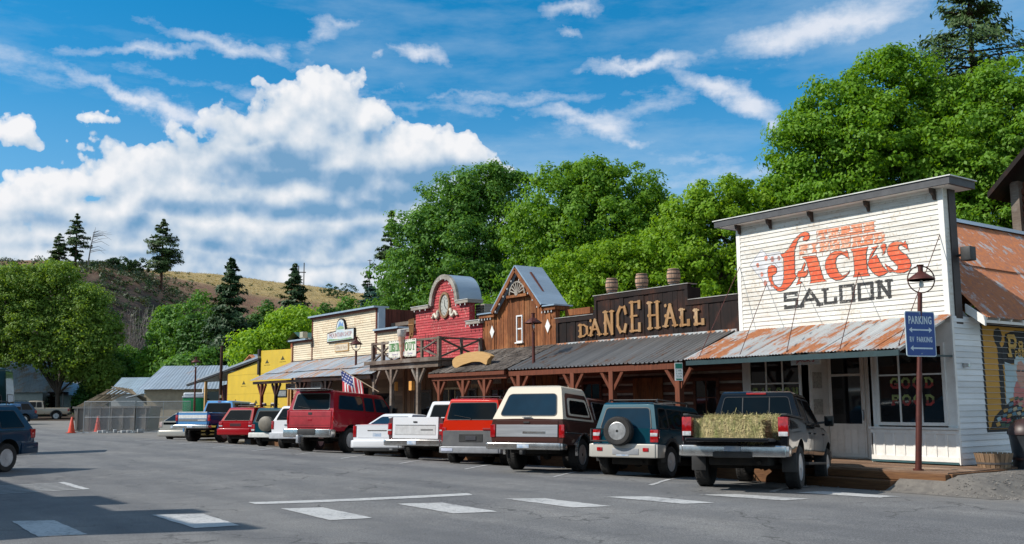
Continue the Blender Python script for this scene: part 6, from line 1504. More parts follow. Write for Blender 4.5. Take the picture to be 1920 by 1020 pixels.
def lamp(x,y,z0,H,label,rz=0,lean=(0,0)):
    l=thing('street_lamp',label,'street lamp',(x,y,z0),rz,'rust-red hoop lamps along the street')
    t=H-.55; q=lambda z:(lean[0]*z/H,lean[1]*z/H,z)
    m=MB(); m.tube([q(0),q(1.9),q(1.95),q(t)],[.062,.055,.048,.045],12); m.tube([q(0),q(.04)],.1,12); m.build('pole',LAMPM,l,40,world=False)
    cx,cy,_=q(H); C_=(cx,cy,0)
    m=MB(); m.lathe([(.27,H-.29),(.265,H-.275),(.05,H-.12),(.05,H),(.07,H),(.07,H+.015),(.001,H+.02)],24,C_); m.lathe([(.045,H-.3),(.25,H-.30)],20,C_)
    m.build('shade',LAMPM,l,40,world=False)
    m=MB(); N=28; pts=[(cx+.27*math.cos(2*math.pi*k/N),cy,H-.28+.27*math.sin(2*math.pi*k/N)) for k in range(N+1)]; m.tube(pts,.013,6,cap=False); m.build('hoop',LAMPM,l,40,world=False)
    m=MB(); m.lathe([(.001,H-.46),(.035,H-.44),(.05,H-.39),(.035,H-.34),(.022,H-.3)],12,C_); m.build('bulb',BULB,l,40,world=False)
    return l
def build_lamps():
    YW=R(-36.6)
    lamp(18.21,11.21,.29,4.06,'rust-red street lamp carrying the blue parking sign, in front of the white saloon',YW,(.28,.0))
    s=thing('parking_sign','blue parking sign with white arrows fixed to the lamp post by the saloon','sign',(18.34,11.12,2.52),R(-14))
    fl=lambda u,v,d:(u,-d-.065,v); w,h=.385,.45
    rr=rpoly([(-w,0),(w,0),(w,.9),(-w,.9)],.05)
    WH=m_plain('sign_reflective_white',(.62,.70,.76),.35,0,(.5,.58,.64),9); BL=m_plain('sign_blue',(.008,.045,.24),.3,0,(.012,.055,.26),4)
    m=MB(); m.prism(rr,fl,-.012,0); m.build('sign_plate',WH,s,world=False)
    m=MB(); m.prism(rpoly([(-w+.02,.02),(w-.02,.02),(w-.02,.88),(-w+.02,.88)],.04),fl,.001,.003); m.build('sign_face',BL,s,world=False)
    m=MB(); text_mesh(m,'PARKING',fl,-.30,.645,.16,.60,d1=.0045,dirn=1,bold=.034,sp=1.12); text_mesh(m,'RV  PARKING',fl,-.29,.285,.11,.58,d1=.0045,dirn=1,bold=.030,sp=1.15); m.build('lettering',WH,s,world=False,fixn=False)
    m=MB()
    m.prism([(-.20,.50),(.20,.50),(.20,.53),(.27,.53),(.27,.53)][:0] or [(-.30,.53),(-.22,.585),(-.22,.545),(.22,.545),(.22,.585),(.30,.53),(.22,.475),(.22,.515),(-.22,.515),(-.22,.475)],fl,.003,.0045)
    m.prism([(-.29,.165),(-.21,.22),(-.21,.18),(.29,.18),(.29,.15),(-.21,.15),(-.21,.11)],fl,.003,.0045); m.build('arrow',WH,s,world=False,fixn=False)
    m=MB(); m.tube([(.0,-.064,.85),(.0,-.07,.85)],.01,8); m.tube([(.0,-.064,.06),(.0,-.07,.06)],.01,8); m.box(-.05,.05,-.06,.02,.7,.73); m.box(-.05,.05,-.06,.02,.15,.18); m.build('bolt',CHROME,s,world=False)
    lamp(18.42,23.74,.29,4.06,'rust-red street lamp rising through the shingled awning of the gabled shop',R(45))
    lamp(18.82,35.87,.29,4.06,'rust-red street lamp rising through the tin awning of the cream shop',R(20))
    lamp(18.6,54.0,.0,4.3,'rust-red street lamp in front of the green portable toilet',R(10))
    lamp(27.3,104.9,gz(0,104)+.14,4.0,'far rust-red street lamp by the lawn, left of the dark green trees',YW)
    f=thing('flag','stars and stripes flag on a slanted pole in front of the balcony','flag',(18.0,33.3,2.35))
    A=Vector((18.12,32.7,2.12)); B_=Vector((17.2,34.1,3.02))
    m=MB(); m.tube([A,B_],.016,8); m.lathe([(.001,-.03),(.03,0),(.001,.03)],8,tuple(B_)); m.build('flag_pole',m_wood('flag_pole',(.5,.4,.28),(.4,.3,.2),'Z',0),f)
    # cloth hangs from the outer part of the pole
    NX,NY=26,16; vs=[];cs=[]
    for j in range(NY+1):
        for i in range(NX+1):
            u=i/NX; v=j/NY                      # u along the pole from tip, v down the fly
            p=B_.lerp(A,.03+.55*v)
            q=p+Vector((0,.0,-1))*u*1.05+Vector((.25,-.42,0))*u*.3
            q+=Vector((.8,.6,0))*math.sin(u*5+v*7)*.05*(.3+u)
            vs.append(tuple(q))
    RED,WHT,BLU=[m_plain(n,c,.7,0,tuple(x*.85 for x in c)) for n,c in (('flag_red',(.45,.015,.03)),('flag_white',(.75,.74,.74)),('flag_blue',(.02,.04,.20)))]
    m=MB(); m.v=vs
    for j in range(NY):
        for i in range(NX):
            m.f.append((j*(NX+1)+i,j*(NX+1)+i+1,(j+1)*(NX+1)+i+1,(j+1)*(NX+1)+i))
            st=int(j/NY*13) if True else 0
            if i<NX*.42 and j<NY*.54: m.m.append(1 if (i%3==1 and (j+i//3)%2==0) else 2)
            else: m.m.append(0 if st%2==0 else 1)
    m.build('cloth',[RED,WHT,BLU],f,60,fixn=False)
def gableblock(par,cx,cy,ang,L,W,z0,zw,zr,wall,roof,over=.3,hip=0):
    """gabled block: ridge along ang (from +X), length L, width W"""
    M_=Matrix.Translation((cx,cy,0))@Matrix.Rotation(ang,4,'Z')
    T=lambda x,y,z:tuple(M_@Vector((x,y,z)))
    m=MB(); p=[(-L/2,-W/2),(L/2,-W/2),(L/2,W/2),(-L/2,W/2)]
    m.hexa([T(x,y,z0) for x,y in p]+[T(x,y,zw) for x,y in p])
    if not hip: m.add([T(-L/2,-W/2,zw),T(-L/2,W/2,zw),T(-L/2,0,zr-.1),T(L/2,-W/2,zw),T(L/2,W/2,zw),T(L/2,0,zr-.1)],[(0,1,2),(4,3,5)])
    w=m.build('wall',wall,par,fixn=False)
    m=MB(); l,o=L/2+over,W/2+over; ze=zw-(zr-zw)*over/(W/2)
    for sg in (1,-1):
        a,b=T(-l,sg*o,ze),T(l,sg*o,ze); c,d=T(l-hip,0,zr),T(-l+hip,0,zr)
        if sg<0: corr(m,a,b,c,d,.25,.012,.8,3,seg=4)
        else: corr(m,b,a,d,c,.25,.012,.8,4,seg=4)
    if hip: m.add([T(-l,-o,ze),T(-l,o,ze),T(-l+hip,0,zr)],[(0,1,2)])
    r=m.build('roof',roof,par,fixn=False)
    return T,w,r
def build_far():
    a=R(-36.6)
    S=thing('long_shed','long beige shed with a bluish ribbed metal roof behind the portable toilet','shed',(24,69,.1))
    T,w,r=gableblock(S,24.9,70.4,a,6.6,5.2,.0,3.0,4.5,m_plain('beige_wall',(.36,.30,.21),.85,0,(.28,.23,.16),3),STEELR,.35,.7)
    m=MB(); m.hexa([T(1.0,-2.68,1.9),T(2.0,-2.68,1.9),T(2.0,-2.62,1.9),T(1.0,-2.62,1.9),T(1.0,-2.68,2.6),T(2.0,-2.68,2.6),T(2.0,-2.62,2.6),T(1.0,-2.62,2.6)]); m.build('window',ROOMD,S)
    S=thing('distant_shed','low building with a pale metal roof seen left of the long beige shed','shed',(28,92,.3)); gableblock(S,30,93,a,9,6,.2,2.9,4.3,m_plain('pale_wall',(.4,.4,.38),.85),m_metalroof('pale_tin',(.50,.60,.66),((.3,.2,.15),(.3,.2,.15)),-.5),.3)
    # portable toilet
    S=thing('portable_toilet','green portable toilet with a white domed roof behind the lamp post','toilet',(21.1,61.3,.16),a)
    G=m_plain('toilet_green',(.01,.22,.07),.5,0,(.012,.26,.09),3); 
    m=MB(); m.bbox(-.62,.62,-.62,.62,0,2.0,.04); m.build('cabin',G,S,40,world=False)
    m=MB(); m.bbox(-.5,.5,-.66,-.6,.1,1.95,.03); d=m.build('door',m_plain('toilet_door',(.01,.28,.09),.5),S,40,world=False); MB().bbox(.36,.42,-.69,-.65,.95,1.1,.01).build('handle',BLACKPL,d,world=False)
    m=MB(); m.bbox(-.66,.66,-.66,.66,1.98,2.1,.04); m.bbox(-.6,.6,-.6,.6,2.08,2.3,.12,4); m.build('dome_roof',m_plain('toilet_white',(.66,.70,.74),.5),S,50,world=False)
    m=MB(); m.tube([(.45,.45,2.2),(.45,.45,2.55)],.04,8); m.build('vent_pipe',TRIMW,S,world=False)
    S.rotation_euler.z=a+R(12)
    # skip with timber heap
    S=thing('rubbish_skip','large grey steel skip behind wire fencing','skip',(17.6,65,.12),a)
    SK=m_plain('skip_steel',(.15,.145,.135),.75,.1,(.20,.17,.14),2.5,.2)
    m=MB(); m.add([(-2.2,-.95,.15),(2.2,-.95,.15),(2.35,-.95,1.5),(-2.35,-.95,1.5),(-2.2,.95,.15),(2.2,.95,.15),(2.35,.95,1.5),(-2.35,.95,1.5)],[(0,1,2,3),(5,4,7,6),(4,0,3,7),(1,5,6,2),(0,4,5,1)]); m.build('container',SK,S,world=False,fixn=False)
    m=MB()
    for k in range(7): x=-2.1+k*.7; m.box(x-.04,x+.04,-1.04,-.94,.15,1.5)
    m.box(-2.4,2.4,-1.05,-.9,1.42,1.54); m.box(-2.4,2.4,.9,1.05,1.42,1.54); m.box(-2.3,2.3,-1.0,.95,.05,.15); m.build('stiffener',SK,S,world=False)
    S=thing('scrap_roof_panel','tilted slatted timber roof panel heaped on the grey skip','timber',(17.6,65,1.6),a,)
    m=MB(); rg=random.Random(6)
    for k in range(13):
        t=k/12; x0=-2.3+t*1.5; m.bar((x0,-.9+t*.1,.0+t*.05),(x0+1.5+rg.uniform(-.1,.1),.3,1.25-abs(t-.5)*.3),.05,.05)
    for k in range(9): m.bar((-.6+k*.15,.3,1.3-k*.02),(1.9,-.5+k*.02,.55-k*.05),.05,.05)
    for k in range(4): m.bar((-2.2+k*.45,-.8+k*.3,.1+k*.33),(-.4+k*.3,-.8+k*.3,.12+k*.33),.06,.04)
    m.build('slats',m_wood('scrap_slats',(.30,.24,.16),(.14,.11,.08),'X',.6),S,world=False)
    m=MB(); m.bbox(.9,1.9,-.9,-.2,.35,.4,.01); m.build('white_sheet',m_plain('loose_sheet',(.55,.60,.65),.5),S,world=False).rotation_euler=(0,R(-14),0)
    # mesh fence
    def meshm(m):
        nt,b=base(m); out=nt.n['Material Output']; v=nt.coord((1,1,1)); s=nt.n.new('ShaderNodeSeparateXYZ'); nt.link(v,s.inputs[0])
        u=nt.math('ADD',s.outputs[0],s.outputs[1]); k=.055
        f1=nt.math('FRACT',nt.math('DIVIDE',nt.math('ADD',u,s.outputs[2]),k)); f2=nt.math('FRACT',nt.math('DIVIDE',nt.math('SUBTRACT',u,s.outputs[2]),k))
        wi=nt.math('MAXIMUM',nt.math('LESS_THAN',f1,.12),nt.math('LESS_THAN',f2,.12))
        b.inputs['Base Color'].default_value=(.35,.36,.37,1); b.inputs['Metallic'].default_value=.4
        t=nt.n.new('ShaderNodeBsdfTransparent'); mx=nt.n.new('ShaderNodeMixShader'); nt.link(wi,mx.inputs[0]); nt.link(t.outputs[0],mx.inputs[1]); nt.link(b.outputs[0],mx.inputs[2]); nt.link(mx.outputs[0],out.inputs[0])
    MESH=getm('chain_link',meshm); TUBE=m_plain('fence_tube',(.38,.40,.41),.4,.6)
    def panel(x,y,rot,L,H,label):
        o=thing('fence_panel',label,'fence panel',(x,y,gz(x,y)),rot,'wire mesh fence panels round the building site')
        m=MB(); m.tube([(0,0,.05),(L,0,.05),(L,0,H),(0,0,H),(0,0,.05)],.022,6); m.tube([(0,0,H/2),(L,0,H/2)],.018,6); m.tube([(L/2,0,.05),(L/2,0,H)],.014,6); m.build('frame',TUBE,o,40,world=False)
        m=MB(); m.quad((0,0,.05),(L,0,.05),(L,0,H),(0,0,H)); m.build('wire_mesh',MESH,o,world=False,fixn=False)
        m=MB(); m.box(-.1,.1,-.35,.35,0,.05); m.box(L-.1,L+.1,-.35,.35,0,.05); m.build('foot',TUBE,o,world=False)
    panel(15.15,63.1,a,3.0,1.85,'galvanised mesh fence panel in front of the left half of the grey skip'); panel(17.65,61.3,a,3.2,1.85,'galvanised mesh fence panel in front of the right half of the grey skip'); panel(15.15,63.15,R(60),2.6,1.85,'mesh fence panel turned away from the street at the skip corner'); panel(21.2,59.6,a,3.4,1.9,'mesh fence panel between the portable toilet and the porch')
    for (x,y),l in (((14.6,63.6),'orange traffic cone outside the left end of the mesh fence'),((16.2,64.1),'orange traffic cone seen through the mesh fence beside the skip')):
        c=thing('traffic_cone',l,'traffic cone',(x,y,gz(x,y)),0,'orange cones at the site fence'); OR=m_plain('cone_orange',(.75,.07,.02),.5,0,(.6,.05,.02),5)
        m=MB(); m.lathe([(.24,.03),(.2,.05),(.05,.92),(.03,.95),(.001,.95)],18,(0,0,0)); m.build('cone_body',OR,c,40,world=False); m=MB(); m.bbox(-.26,.26,-.26,.26,0,.04,.01); m.build('cone_base',m_plain('cone_base',(.35,.05,.02),.7),c,world=False)
    m=MB(); o=thing('debris','pale plastic sheeting and scraps lying at the foot of the mesh fence','debris',(16.6,62.6,.1)); rg=random.Random(3)
    for k in range(9): x=15.9+k*.25; y=62.4-k*.15; s=rg.uniform(.1,.25); m.bbox(x-s,x+s,y-s*.6,y+s*.6,.1,.14+rg.uniform(.02,.2),.03)
    m.build('plastic_scraps',m_plain('pale_plastic',(.5,.52,.52),.6,0,(.25,.25,.25),8),o,40)
    # white house far left
    S=thing('white_house','white cottage with a patchy tin roof, half hidden by the big tree','house',(24,111,.8)); 
    WW=m_plain('pale_green_wall',(.34,.38,.36),.8,0,(.26,.3,.29),3)
    T,w,r=gableblock(S,20.6,112.5,R(-36.6+14),5.6,5.6,.5,3.5,6.3,WW,m_metalroof('patchy_tin',(.50,.52,.54),((.36,.30,.24),(.3,.2,.13)),.35),.4)
    T2,w2,r2=gableblock(S,26.4,110.6,a,7.0,4,.5,3.0,4.2,WW,m_metalroof('patchy_tin',(.50,.52,.54),((.36,.30,.24),(.3,.2,.13)),.35),.3)
    def bxT(T,nm,mat,x0,x1,y0,y1,z0,z1,par=S):
        m=MB(); m.hexa([T(x0,y0,z0),T(x1,y0,z0),T(x1,y1,z0),T(x0,y1,z0),T(x0,y0,z1),T(x1,y0,z1),T(x1,y1,z1),T(x0,y1,z1)]); return m.build(nm,mat,par)
    for x in (-2.2,.2,2.4): wf=bxT(T2,'window',DARKW,x-.55,x+.55,-2.06,-1.98,1.1,2.7); bxT(T2,'pane',ROOMD,x-.45,x+.45,-2.09,-2.05,1.2,2.6,wf)
    wf=bxT(T,'window',DARKW,3.24,3.32,-1.6,1.6,1.3,3.0); 
    for k in range(4): bxT(T,'post',m_plain('cottage_post',(.2,.2,.2),.7),4.6,4.75,-2.8+k*1.8,-2.65+k*1.8,.5,3.0)
    bxT(T,'porch_roof',DARKW,3.3,4.9,-3.1,3.1,3.0,3.15)
    # red shed by the lawn
    S=thing('board_fence','short red-brown board fence by the lawn under the dark green trees','fence',(31,107,.6)); m=MB()
    for k in range(22): m.box(29+k*.16,29.15+k*.16,108.3-k*.1,108.34-k*.1,.5,2.1)
    m.build('fence_board',BROWNW,S)
    # tall dark timber pole in front of the yellow building
    S=thing('timber_pole','tall dark timber pole at the left end of the yellow building','pole',(20.0,53.3,.0)); m=MB(); m.tube([(19.8,53.4,0),(19.8,53.4,4.9)],[.09,.075],10); m.build('pole_shaft',m_wood('dark_pole',(.07,.03,.02),(.03,.015,.01),'Z',0),S,40); m=MB(); m.lathe([(.001,0),(.07,.02),(.07,.16),(.001,.2)],10,(19.75,53.2,2.05)); m.build('meter',CHROME,S,40)
    # log building behind, right edge
    S=thing('log_tower','dark log building with a steep plank roof rising behind the saloon at the right edge','log building',(37,13.4,0))
    m=MB(); z=.2
    while z<9.0: m.tube([(34.6,9.8,z),(34.6,16.9,z)],.14,8); m.tube([(34.6,16.9,z+.13),(40,16.9,z+.13)],.14,8); z+=.27
    m.build('log_wall',LOGW,S,40)
    bx('corner_post',S,GREYW,34.3,34.6,16.7,17.0,.2,9.2); bx('corner_post',S,GREYW,34.3,34.6,9.7,10.0,.2,9.2)
    m=MB()
    for sg in (1,-1): m.prism([(13.4,12.8),(13.4+sg*4.1,8.85),(13.4+sg*4.1,8.65),(13.4,12.55)],lambda u,v,d:(33.7+d,u,v),0,6.8)
    m.build('roof',DARKW,S)
    m=MB(); m.add([(34.65,9.8,9.0),(34.65,16.9,9.0),(34.65,13.4,12.3)],[(0,1,2)]); m.build('gable',LOGW,S,fixn=False)
    # false-front shop on the near side of the street, out of the picture: it throws the long shadow
    S=thing('corner_shop','timber shop with a stepped false front on the near side of the street','shop',(-7,23.5,0)); 
    m=MB(); m.box(-12,-2.82,16.75,30.0,0,5.6); m.build('wall',DARKW,S)
    m=MB()
    for a,b,h in ((16.7,17.6,7.6),(17.6,19.3,7.05),(19.3,20.0,7.75),(20.0,21.3,6.7),(21.3,23.3,7.2),(23.3,30.1,6.55)): m.box(-2.8,-2.6,a,b,0,h)
    m.build('false_front',BROWNW,S)
    for y in (18.6,22.0,26.0): window(S,lambda u,v,d:(-2.6+d,u,v),y-.6,y+.6,1,2.4,2,2,TRIMW,.07,.03)
    # the row of shops across the street, outside the picture, that the windows and paint reflect
    rg=random.Random(3); cols=[(.16,.07,.04),(.10,.09,.08),(.20,.05,.04),(.25,.20,.13)]
    for k,(y0,y1,h) in enumerate(((-26,-14,4.4),(-13.5,-2,5.2),(-1.5,9,4.2),(9.5,16.3,4.6))):
        S=thing('facing_shop','timber shop with a stepped false front across the street, %s in its row'%('first','second','third','fourth')[k],'shop',(-16,(y0+y1)/2,0),0,'shops across the street')
        wd=m_wood('facing_boards%d'%k,cols[k],tuple(c*.5 for c in cols[k]),'Z',.4); fn=lambda u,v,d:(-12+d,u,v)
        m=MB(); m.box(-24,-12.1,y0,y1,-.1,h*.6); m.build('shop_block',wd,S); m=MB(); planks(m,fn,y0,y1,.25,0,lambda u:h if abs(u-(y0+y1)/2)<(y1-y0)*.3 else h*.78,k); m.build('false_front',wd,S)
        m=MB(); m.hexa([(-12,y0,2.7),(-9.6,y0,2.4),(-9.6,y1,2.4),(-12,y1,2.7),(-12,y0,2.85),(-9.6,y0,2.5),(-9.6,y1,2.5),(-12,y1,2.85)]); m.build('awning',GREYW,S)
        for q in range(3): yy=lerp(y0+1.5,y1-1.5,q/2); window(S,fn,yy-.7,yy+.7,.9,2.2,2,2,TRIMW,.07,.03)
    rs=random.Random(21); m=MB()
    for k in range(2600):
        if k<900: x=rs.uniform(17.2,23); y=rs.uniform(8.9,10.2)
        elif k<1500: x=rs.uniform(16.6,17.75); y=rs.uniform(10,44)
        else: x=rs.gauss(9,5); y=rs.uniform(10.5,26)
        if x>17.7 and y>10.25: continue
        t=min(1,max(0,(y-9.2)/.85))*min(1,max(0,(x-17.15)/.95)); t=t*t*(3-2*t)
        z=lerp(gz(x,y)+.004,.255,t) if (x>17 and y<11.2) else gz(x,y)
        r_=rs.uniform(.005,.016)*(1.6 if k<1500 else .8); c=Vector((x,y,z+r_*.3))
        vs=[tuple(c+Vector((rs.uniform(.6,1.1)*r_*math.cos(a),rs.uniform(.6,1.1)*r_*math.sin(a),0))) for a in (0,1.5,3.1,4.7)]+[tuple(c+Vector((0,0,r_*.9)))]
        m.add(vs,[(0,1,4),(1,2,4),(2,3,4),(3,0,4)])
    tag(m.build('gravel',m_plain('loose_stone',(.22,.20,.18),.9,0,(.12,.11,.10),30,isl=.6),fixn=False),'loose grit and small stones on the road and along the boardwalk kerb',None,None,'stuff')
# ================================================================ vegetation, hill, sky, camera
def leafmesh(name,P,D,S,mat,parent,seed,asp=.62,aim=None,droop=.25):
    """P centres, D outward unit vectors, S sizes -> one mesh of small leaf faces, with attribute lv"""
    rs=np.random.RandomState(seed); n=len(P)
    N=D*1.0+rs.normal(size=(n,3))*.42+np.array([0,0,.30]); N/=np.linalg.norm(N,axis=1)[:,None]
    T=rs.normal(size=(n,3))+np.array([0,0,-droop*2])
    if aim is not None: T=aim+rs.normal(size=(n,3))*.35
    T-=N*(T*N).sum(1)[:,None]; T/=np.linalg.norm(T,axis=1)[:,None]+1e-9
    B=np.cross(N,T); s=S[:,None]
    V=np.empty((n,4,3)); V[:,0]=P-T*s; V[:,1]=P+B*s*asp+N*s*.12; V[:,2]=P+T*s; V[:,3]=P-B*s*asp+N*s*.12
    me=bpy.data.meshes.new(name); me.vertices.add(n*4); me.loops.add(n*4); me.polygons.add(n)
    me.vertices.foreach_set('co',V.reshape(-1).astype(np.float32))
    me.loops.foreach_set('vertex_index',np.arange(n*4,dtype=np.int32))
    me.polygons.foreach_set('loop_start',np.arange(0,n*4,4,dtype=np.int32)); me.polygons.foreach_set('loop_total',np.full(n,4,dtype=np.int32))
    me.materials.append(mat); me.update(calc_edges=True)
    a=me.attributes.new('lv','FLOAT','FACE'); a.data.foreach_set('value',rs.rand(n).astype(np.float32))
    o=bpy.data.objects.new(name,me); COL.objects.link(o); o.parent=parent
    return o
BARK=m_plain('bark',(.075,.055,.04),.9,0,(.035,.027,.02),5,.5,(3,3,.6))
BARKP=m_plain('pine_bark',(.10,.05,.03),.9,0,(.04,.022,.015),5,.5,(3,3,.8))
BARKG=m_plain('dead_wood',(.30,.26,.24),.9,0,(.18,.16,.15),5)
def tree(name,label,loc,lobes,n,leaf,mat,seed,trunk_r=.3,trunk_h=None,clump=.8,group=None,dens=34,asp=.62,fill=.25,name_cat='tree'):
    """lobes: (dx,dy,dz,rx,ry,rz) relative to the foot of the trunk"""
    t=thing(name,label,name_cat,loc,0,group); rs=np.random.RandomState(seed)
    w=np.array([l[3]*l[4]+l[4]*l[5]+l[3]*l[5] for l in lobes]); w/=w.sum()
    nc=max(12,int(n/dens)); ids=rs.choice(len(lobes),nc,p=w); L=np.array(lobes)[ids]
    d=rs.normal(size=(nc,3)); d[:,2]=d[:,2]*.9+.25; d/=np.linalg.norm(d,axis=1)[:,None]
    rr=np.where(rs.rand(nc)<fill,rs.uniform(.25,.8,nc),rs.uniform(.78,1.06,nc))
    C=L[:,:3]+d*L[:,3:]*rr[:,None]
    # push clumps that fall deep inside another lobe outwards is not needed: they fill the crown
    cl=clump*rs.uniform(.5,1.25,nc)
    k=rs.randint(0,nc,n); q=rs.normal(size=(n,3)); q/=np.linalg.norm(q,axis=1)[:,None]
    rad=.45+.6*rs.rand(n)**.8
    P=C[k]+q*(cl[k]*rad)[:,None]*np.array([1,1,.66])
    ctr=np.array([np.mean([l[i] for l in lobes]) for i in range(3)])
    D=q*.95+(P-ctr)/(np.linalg.norm(P-ctr,axis=1)[:,None]+1e-6)*.35
    S=leaf*rs.uniform(.6,1.35,n)
    leafmesh('crown',P,D,S,mat,t,seed+1,asp)
    m=MB(); zt=trunk_h or min(l[2] for l in lobes); rg=random.Random(seed)
    base_=Vector((0,0,-.3)); topz=max(l[2] for l in lobes)
    fork=Vector((rg.uniform(-.3,.3),rg.uniform(-.3,.3),zt*.55+.6))
    m.tube([base_,(0,0,.3),tuple(fork)],[trunk_r*1.35,trunk_r,trunk_r*.78],9)
    for l in lobes:
        c=Vector(l[:3]); mid=Vector((lerp(fork.x,c.x,.38)+rg.uniform(-.4,.4),lerp(fork.y,c.y,.38)+rg.uniform(-.3,.3),lerp(fork.z,c.z,.62)+rg.uniform(0,.5)))
        e=c+Vector((0,0,l[5]*.4)); m.tube([tuple(fork),tuple(mid),tuple(e)],[trunk_r*.5,trunk_r*.26,trunk_r*.06],6)
        for b in range(7):
            q_=Vector(C[rg.randrange(nc)]); s_=mid.lerp(c,rg.uniform(0,.9))
            if (q_-s_).length<max(l[3:])*1.5: m.tube([tuple(s_),tuple(s_.lerp(q_,.5)+Vector((0,0,.2))),tuple(q_)],[trunk_r*.18,trunk_r*.1,trunk_r*.03],5)
    m.build('trunk',BARK,t,60,world=False)
    return t
def conifer(name,label,loc,H,Rb,mat,seed,base=.12,n=34,dens=60,leaf=.16,pointy=1.0,group=None,open_=.0,bark=None,lean=0,ragged=.25,top=0.0,shape=None,droop=.15):
    t=thing(name,label,'tree',loc,0,group); rs=np.random.RandomState(seed); rg=random.Random(seed)
    m=MB(); m.tube([(0,0,-.5),(lean*.4,0,H*.5),(lean,0,H*.98)],[H*.018+.06,H*.012+.04,.02],7)
    P=[];D=[];A=[]
    nb=n
    for k in range(nb):
        f=(k+rg.random()*.9)/nb; z=H*(base+(1-base)*f)
        prof=(shape(f) if shape else (1-f)**pointy*.96+.04)
        for b in range(rg.choice([3,4,5])):
            if rg.random()<open_: continue
            az=rg.uniform(0,2*math.pi); Lb=Rb*prof*rg.uniform(1-ragged*1.6,1+ragged*.6)
            if Lb<.12: Lb=.12
            up=rg.uniform(-.1,.25)-droop*(1-f)
            dv=Vector((math.cos(az),math.sin(az),up)).normalized(); x0=lean*z/H
            e=Vector((x0,0,z))+dv*Lb+Vector((0,0,-Lb*.08)); m.tube([(x0,0,z),tuple(e)],[.035+.01*Lb,.01],4,cap=False)
            nn=max(4,int(dens*(.25+Lb/Rb)))
            tt=rs.uniform(.22,1.06,nn); w=(.16+.22*(1-tt))*Lb
            c=np.array([[x0,0,z]])+np.array(dv)[None]*Lb*tt[:,None]
            sd=np.array([-math.sin(az),math.cos(az),0])
            c=c+sd[None]*(rs.normal(size=nn)*w*.8)[:,None]+np.array([[0,0,1]])*(rs.normal(size=nn)*.07*max(.6,Lb)*.8)[:,None]
            P.append(c); D.append(np.tile(np.array(dv),(nn,1))+np.array([0,0,.5])); A.append(np.tile(np.array(dv),(nn,1)))
    P=np.concatenate(P);D=np.concatenate(D);A=np.concatenate(A); D/=np.linalg.norm(D,axis=1)[:,None]
    leafmesh('crown',P,D,leaf*rs.uniform(.6,1.4,len(P)),mat,t,seed+1,.38,aim=A)
    m.build('trunk',bark or BARKP,t,60,world=False)
    return t
LF_BRIGHT=m_leaf('leaves_bright',(.125,.275,.013),(.27,.43,.03),.5)
LF_BIG=m_leaf('leaves_big_tree',(.095,.235,.013),(.21,.38,.025),.48)
LF_DEEP=m_leaf('leaves_deep_green',(.07,.19,.03),(.17,.335,.06),.45)
LF_MID=m_leaf('leaves_mid_green',(.095,.235,.018),(.21,.375,.035),.48)
LF_DARK=m_leaf('leaves_dark_green',(.04,.12,.02),(.09,.20,.035),.36)  # leaf colour of the dark green trees
LF_OLIVE=m_leaf('leaves_olive',(.13,.24,.035),(.24,.36,.07),.48)
LF_YEL=m_leaf('leaves_yellow_green',(.17,.34,.02),(.33,.50,.05),.5)
ND_DARK=m_leaf('needles_dark',(.020,.056,.020),(.05,.10,.034),.15)
ND_BLUE=m_leaf('needles_blue',(.02,.065,.055),(.04,.10,.08),.15)
ND_PINE=m_leaf('needles_pine',(.035,.080,.022),(.08,.13,.036),.18)
SAGE=m_leaf('sagebrush',(.05,.075,.04),(.10,.12,.065),.2)
ND_SHRUB=m_leaf('hill_bush_leaves',(.02,.055,.015),(.05,.10,.03),.25)
def polar(b,r): return (r*math.sin(R(b)),r*math.cos(R(b)))
# elevation of the land as seen from the street corner: bearing -> [(range, angle)]
HT=[(-80,[(95,.2),(150,3.5),(230,4.5),(400,4)]),(-10,[(95,.2),(130,3.5),(180,5.5),(250,6),(400,5)]),
 (9,[(118,.1),(130,3.0),(146,5.8),(168,7.2),(215,7.3),(400,5)]),(14,[(116,.1),(127,3.0),(140,5.9),(156,7.35),(190,7.45),(250,7.35),(400,5)]),
 (16,[(114,.1),(126,2.6),(141,5.2),(158,6.7),(195,7.25),(250,7.35),(400,5)]),
 (17.5,[(112,.2),(126,2.0),(144,4.3),(165,5.7),(198,6.75),(250,7.3),(400,5)]),
 (19.5,[(110,.4),(130,1.6),(150,3.2),(175,5.0),(205,6.4),(255,7.2),(400,5)]),
 (22,[(120,.4),(150,2.2),(180,4.4),(210,5.8),(255,6.95),(400,5)]),(25.6,[(125,.5),(150,1.8),(180,3.8),(210,5.2),(255,6.6),(400,5)]),
 (30.4,[(125,.5),(150,1.8),(180,3.4),(210,4.8),(255,6.1),(400,5)]),(45,[(125,.5),(180,3),(255,5.6),(400,5)]),(70,[(120,.5),(180,3),(255,6),(400,5)]),(110,[(120,.5),(180,3),(255,6),(400,5)])]
def hz(b,r):
    def row(rw):
        if r<=rw[0][0]: return lerp(-1.4,rw[0][1],max(0,(r-80)/(rw[0][0]-80)))
        return interp(rw,r)
    if b<=HT[0][0]: e=row(HT[0][1])
    elif b>=HT[-1][0]: e=row(HT[-1][1])
    else:
        for (b0,r0),(b1,r1) in zip(HT,HT[1:]):
            if b<=b1: t=(b-b0)/(b1-b0); e=lerp(row(r0),row(r1),t); break
    x,y=polar(b,r); z=1.65+r*math.tan(R(e))
    amp=min(1,max(0,(r-100)/30))
    z+=amp*(mnoise.fractal(Vector((x*.035,y*.035,3)),1,2.2,5)*1.3*(1.0 if r<190 else .35))+amp*.12*mnoise.noise(Vector((x*.4,y*.4,1)))
    return z
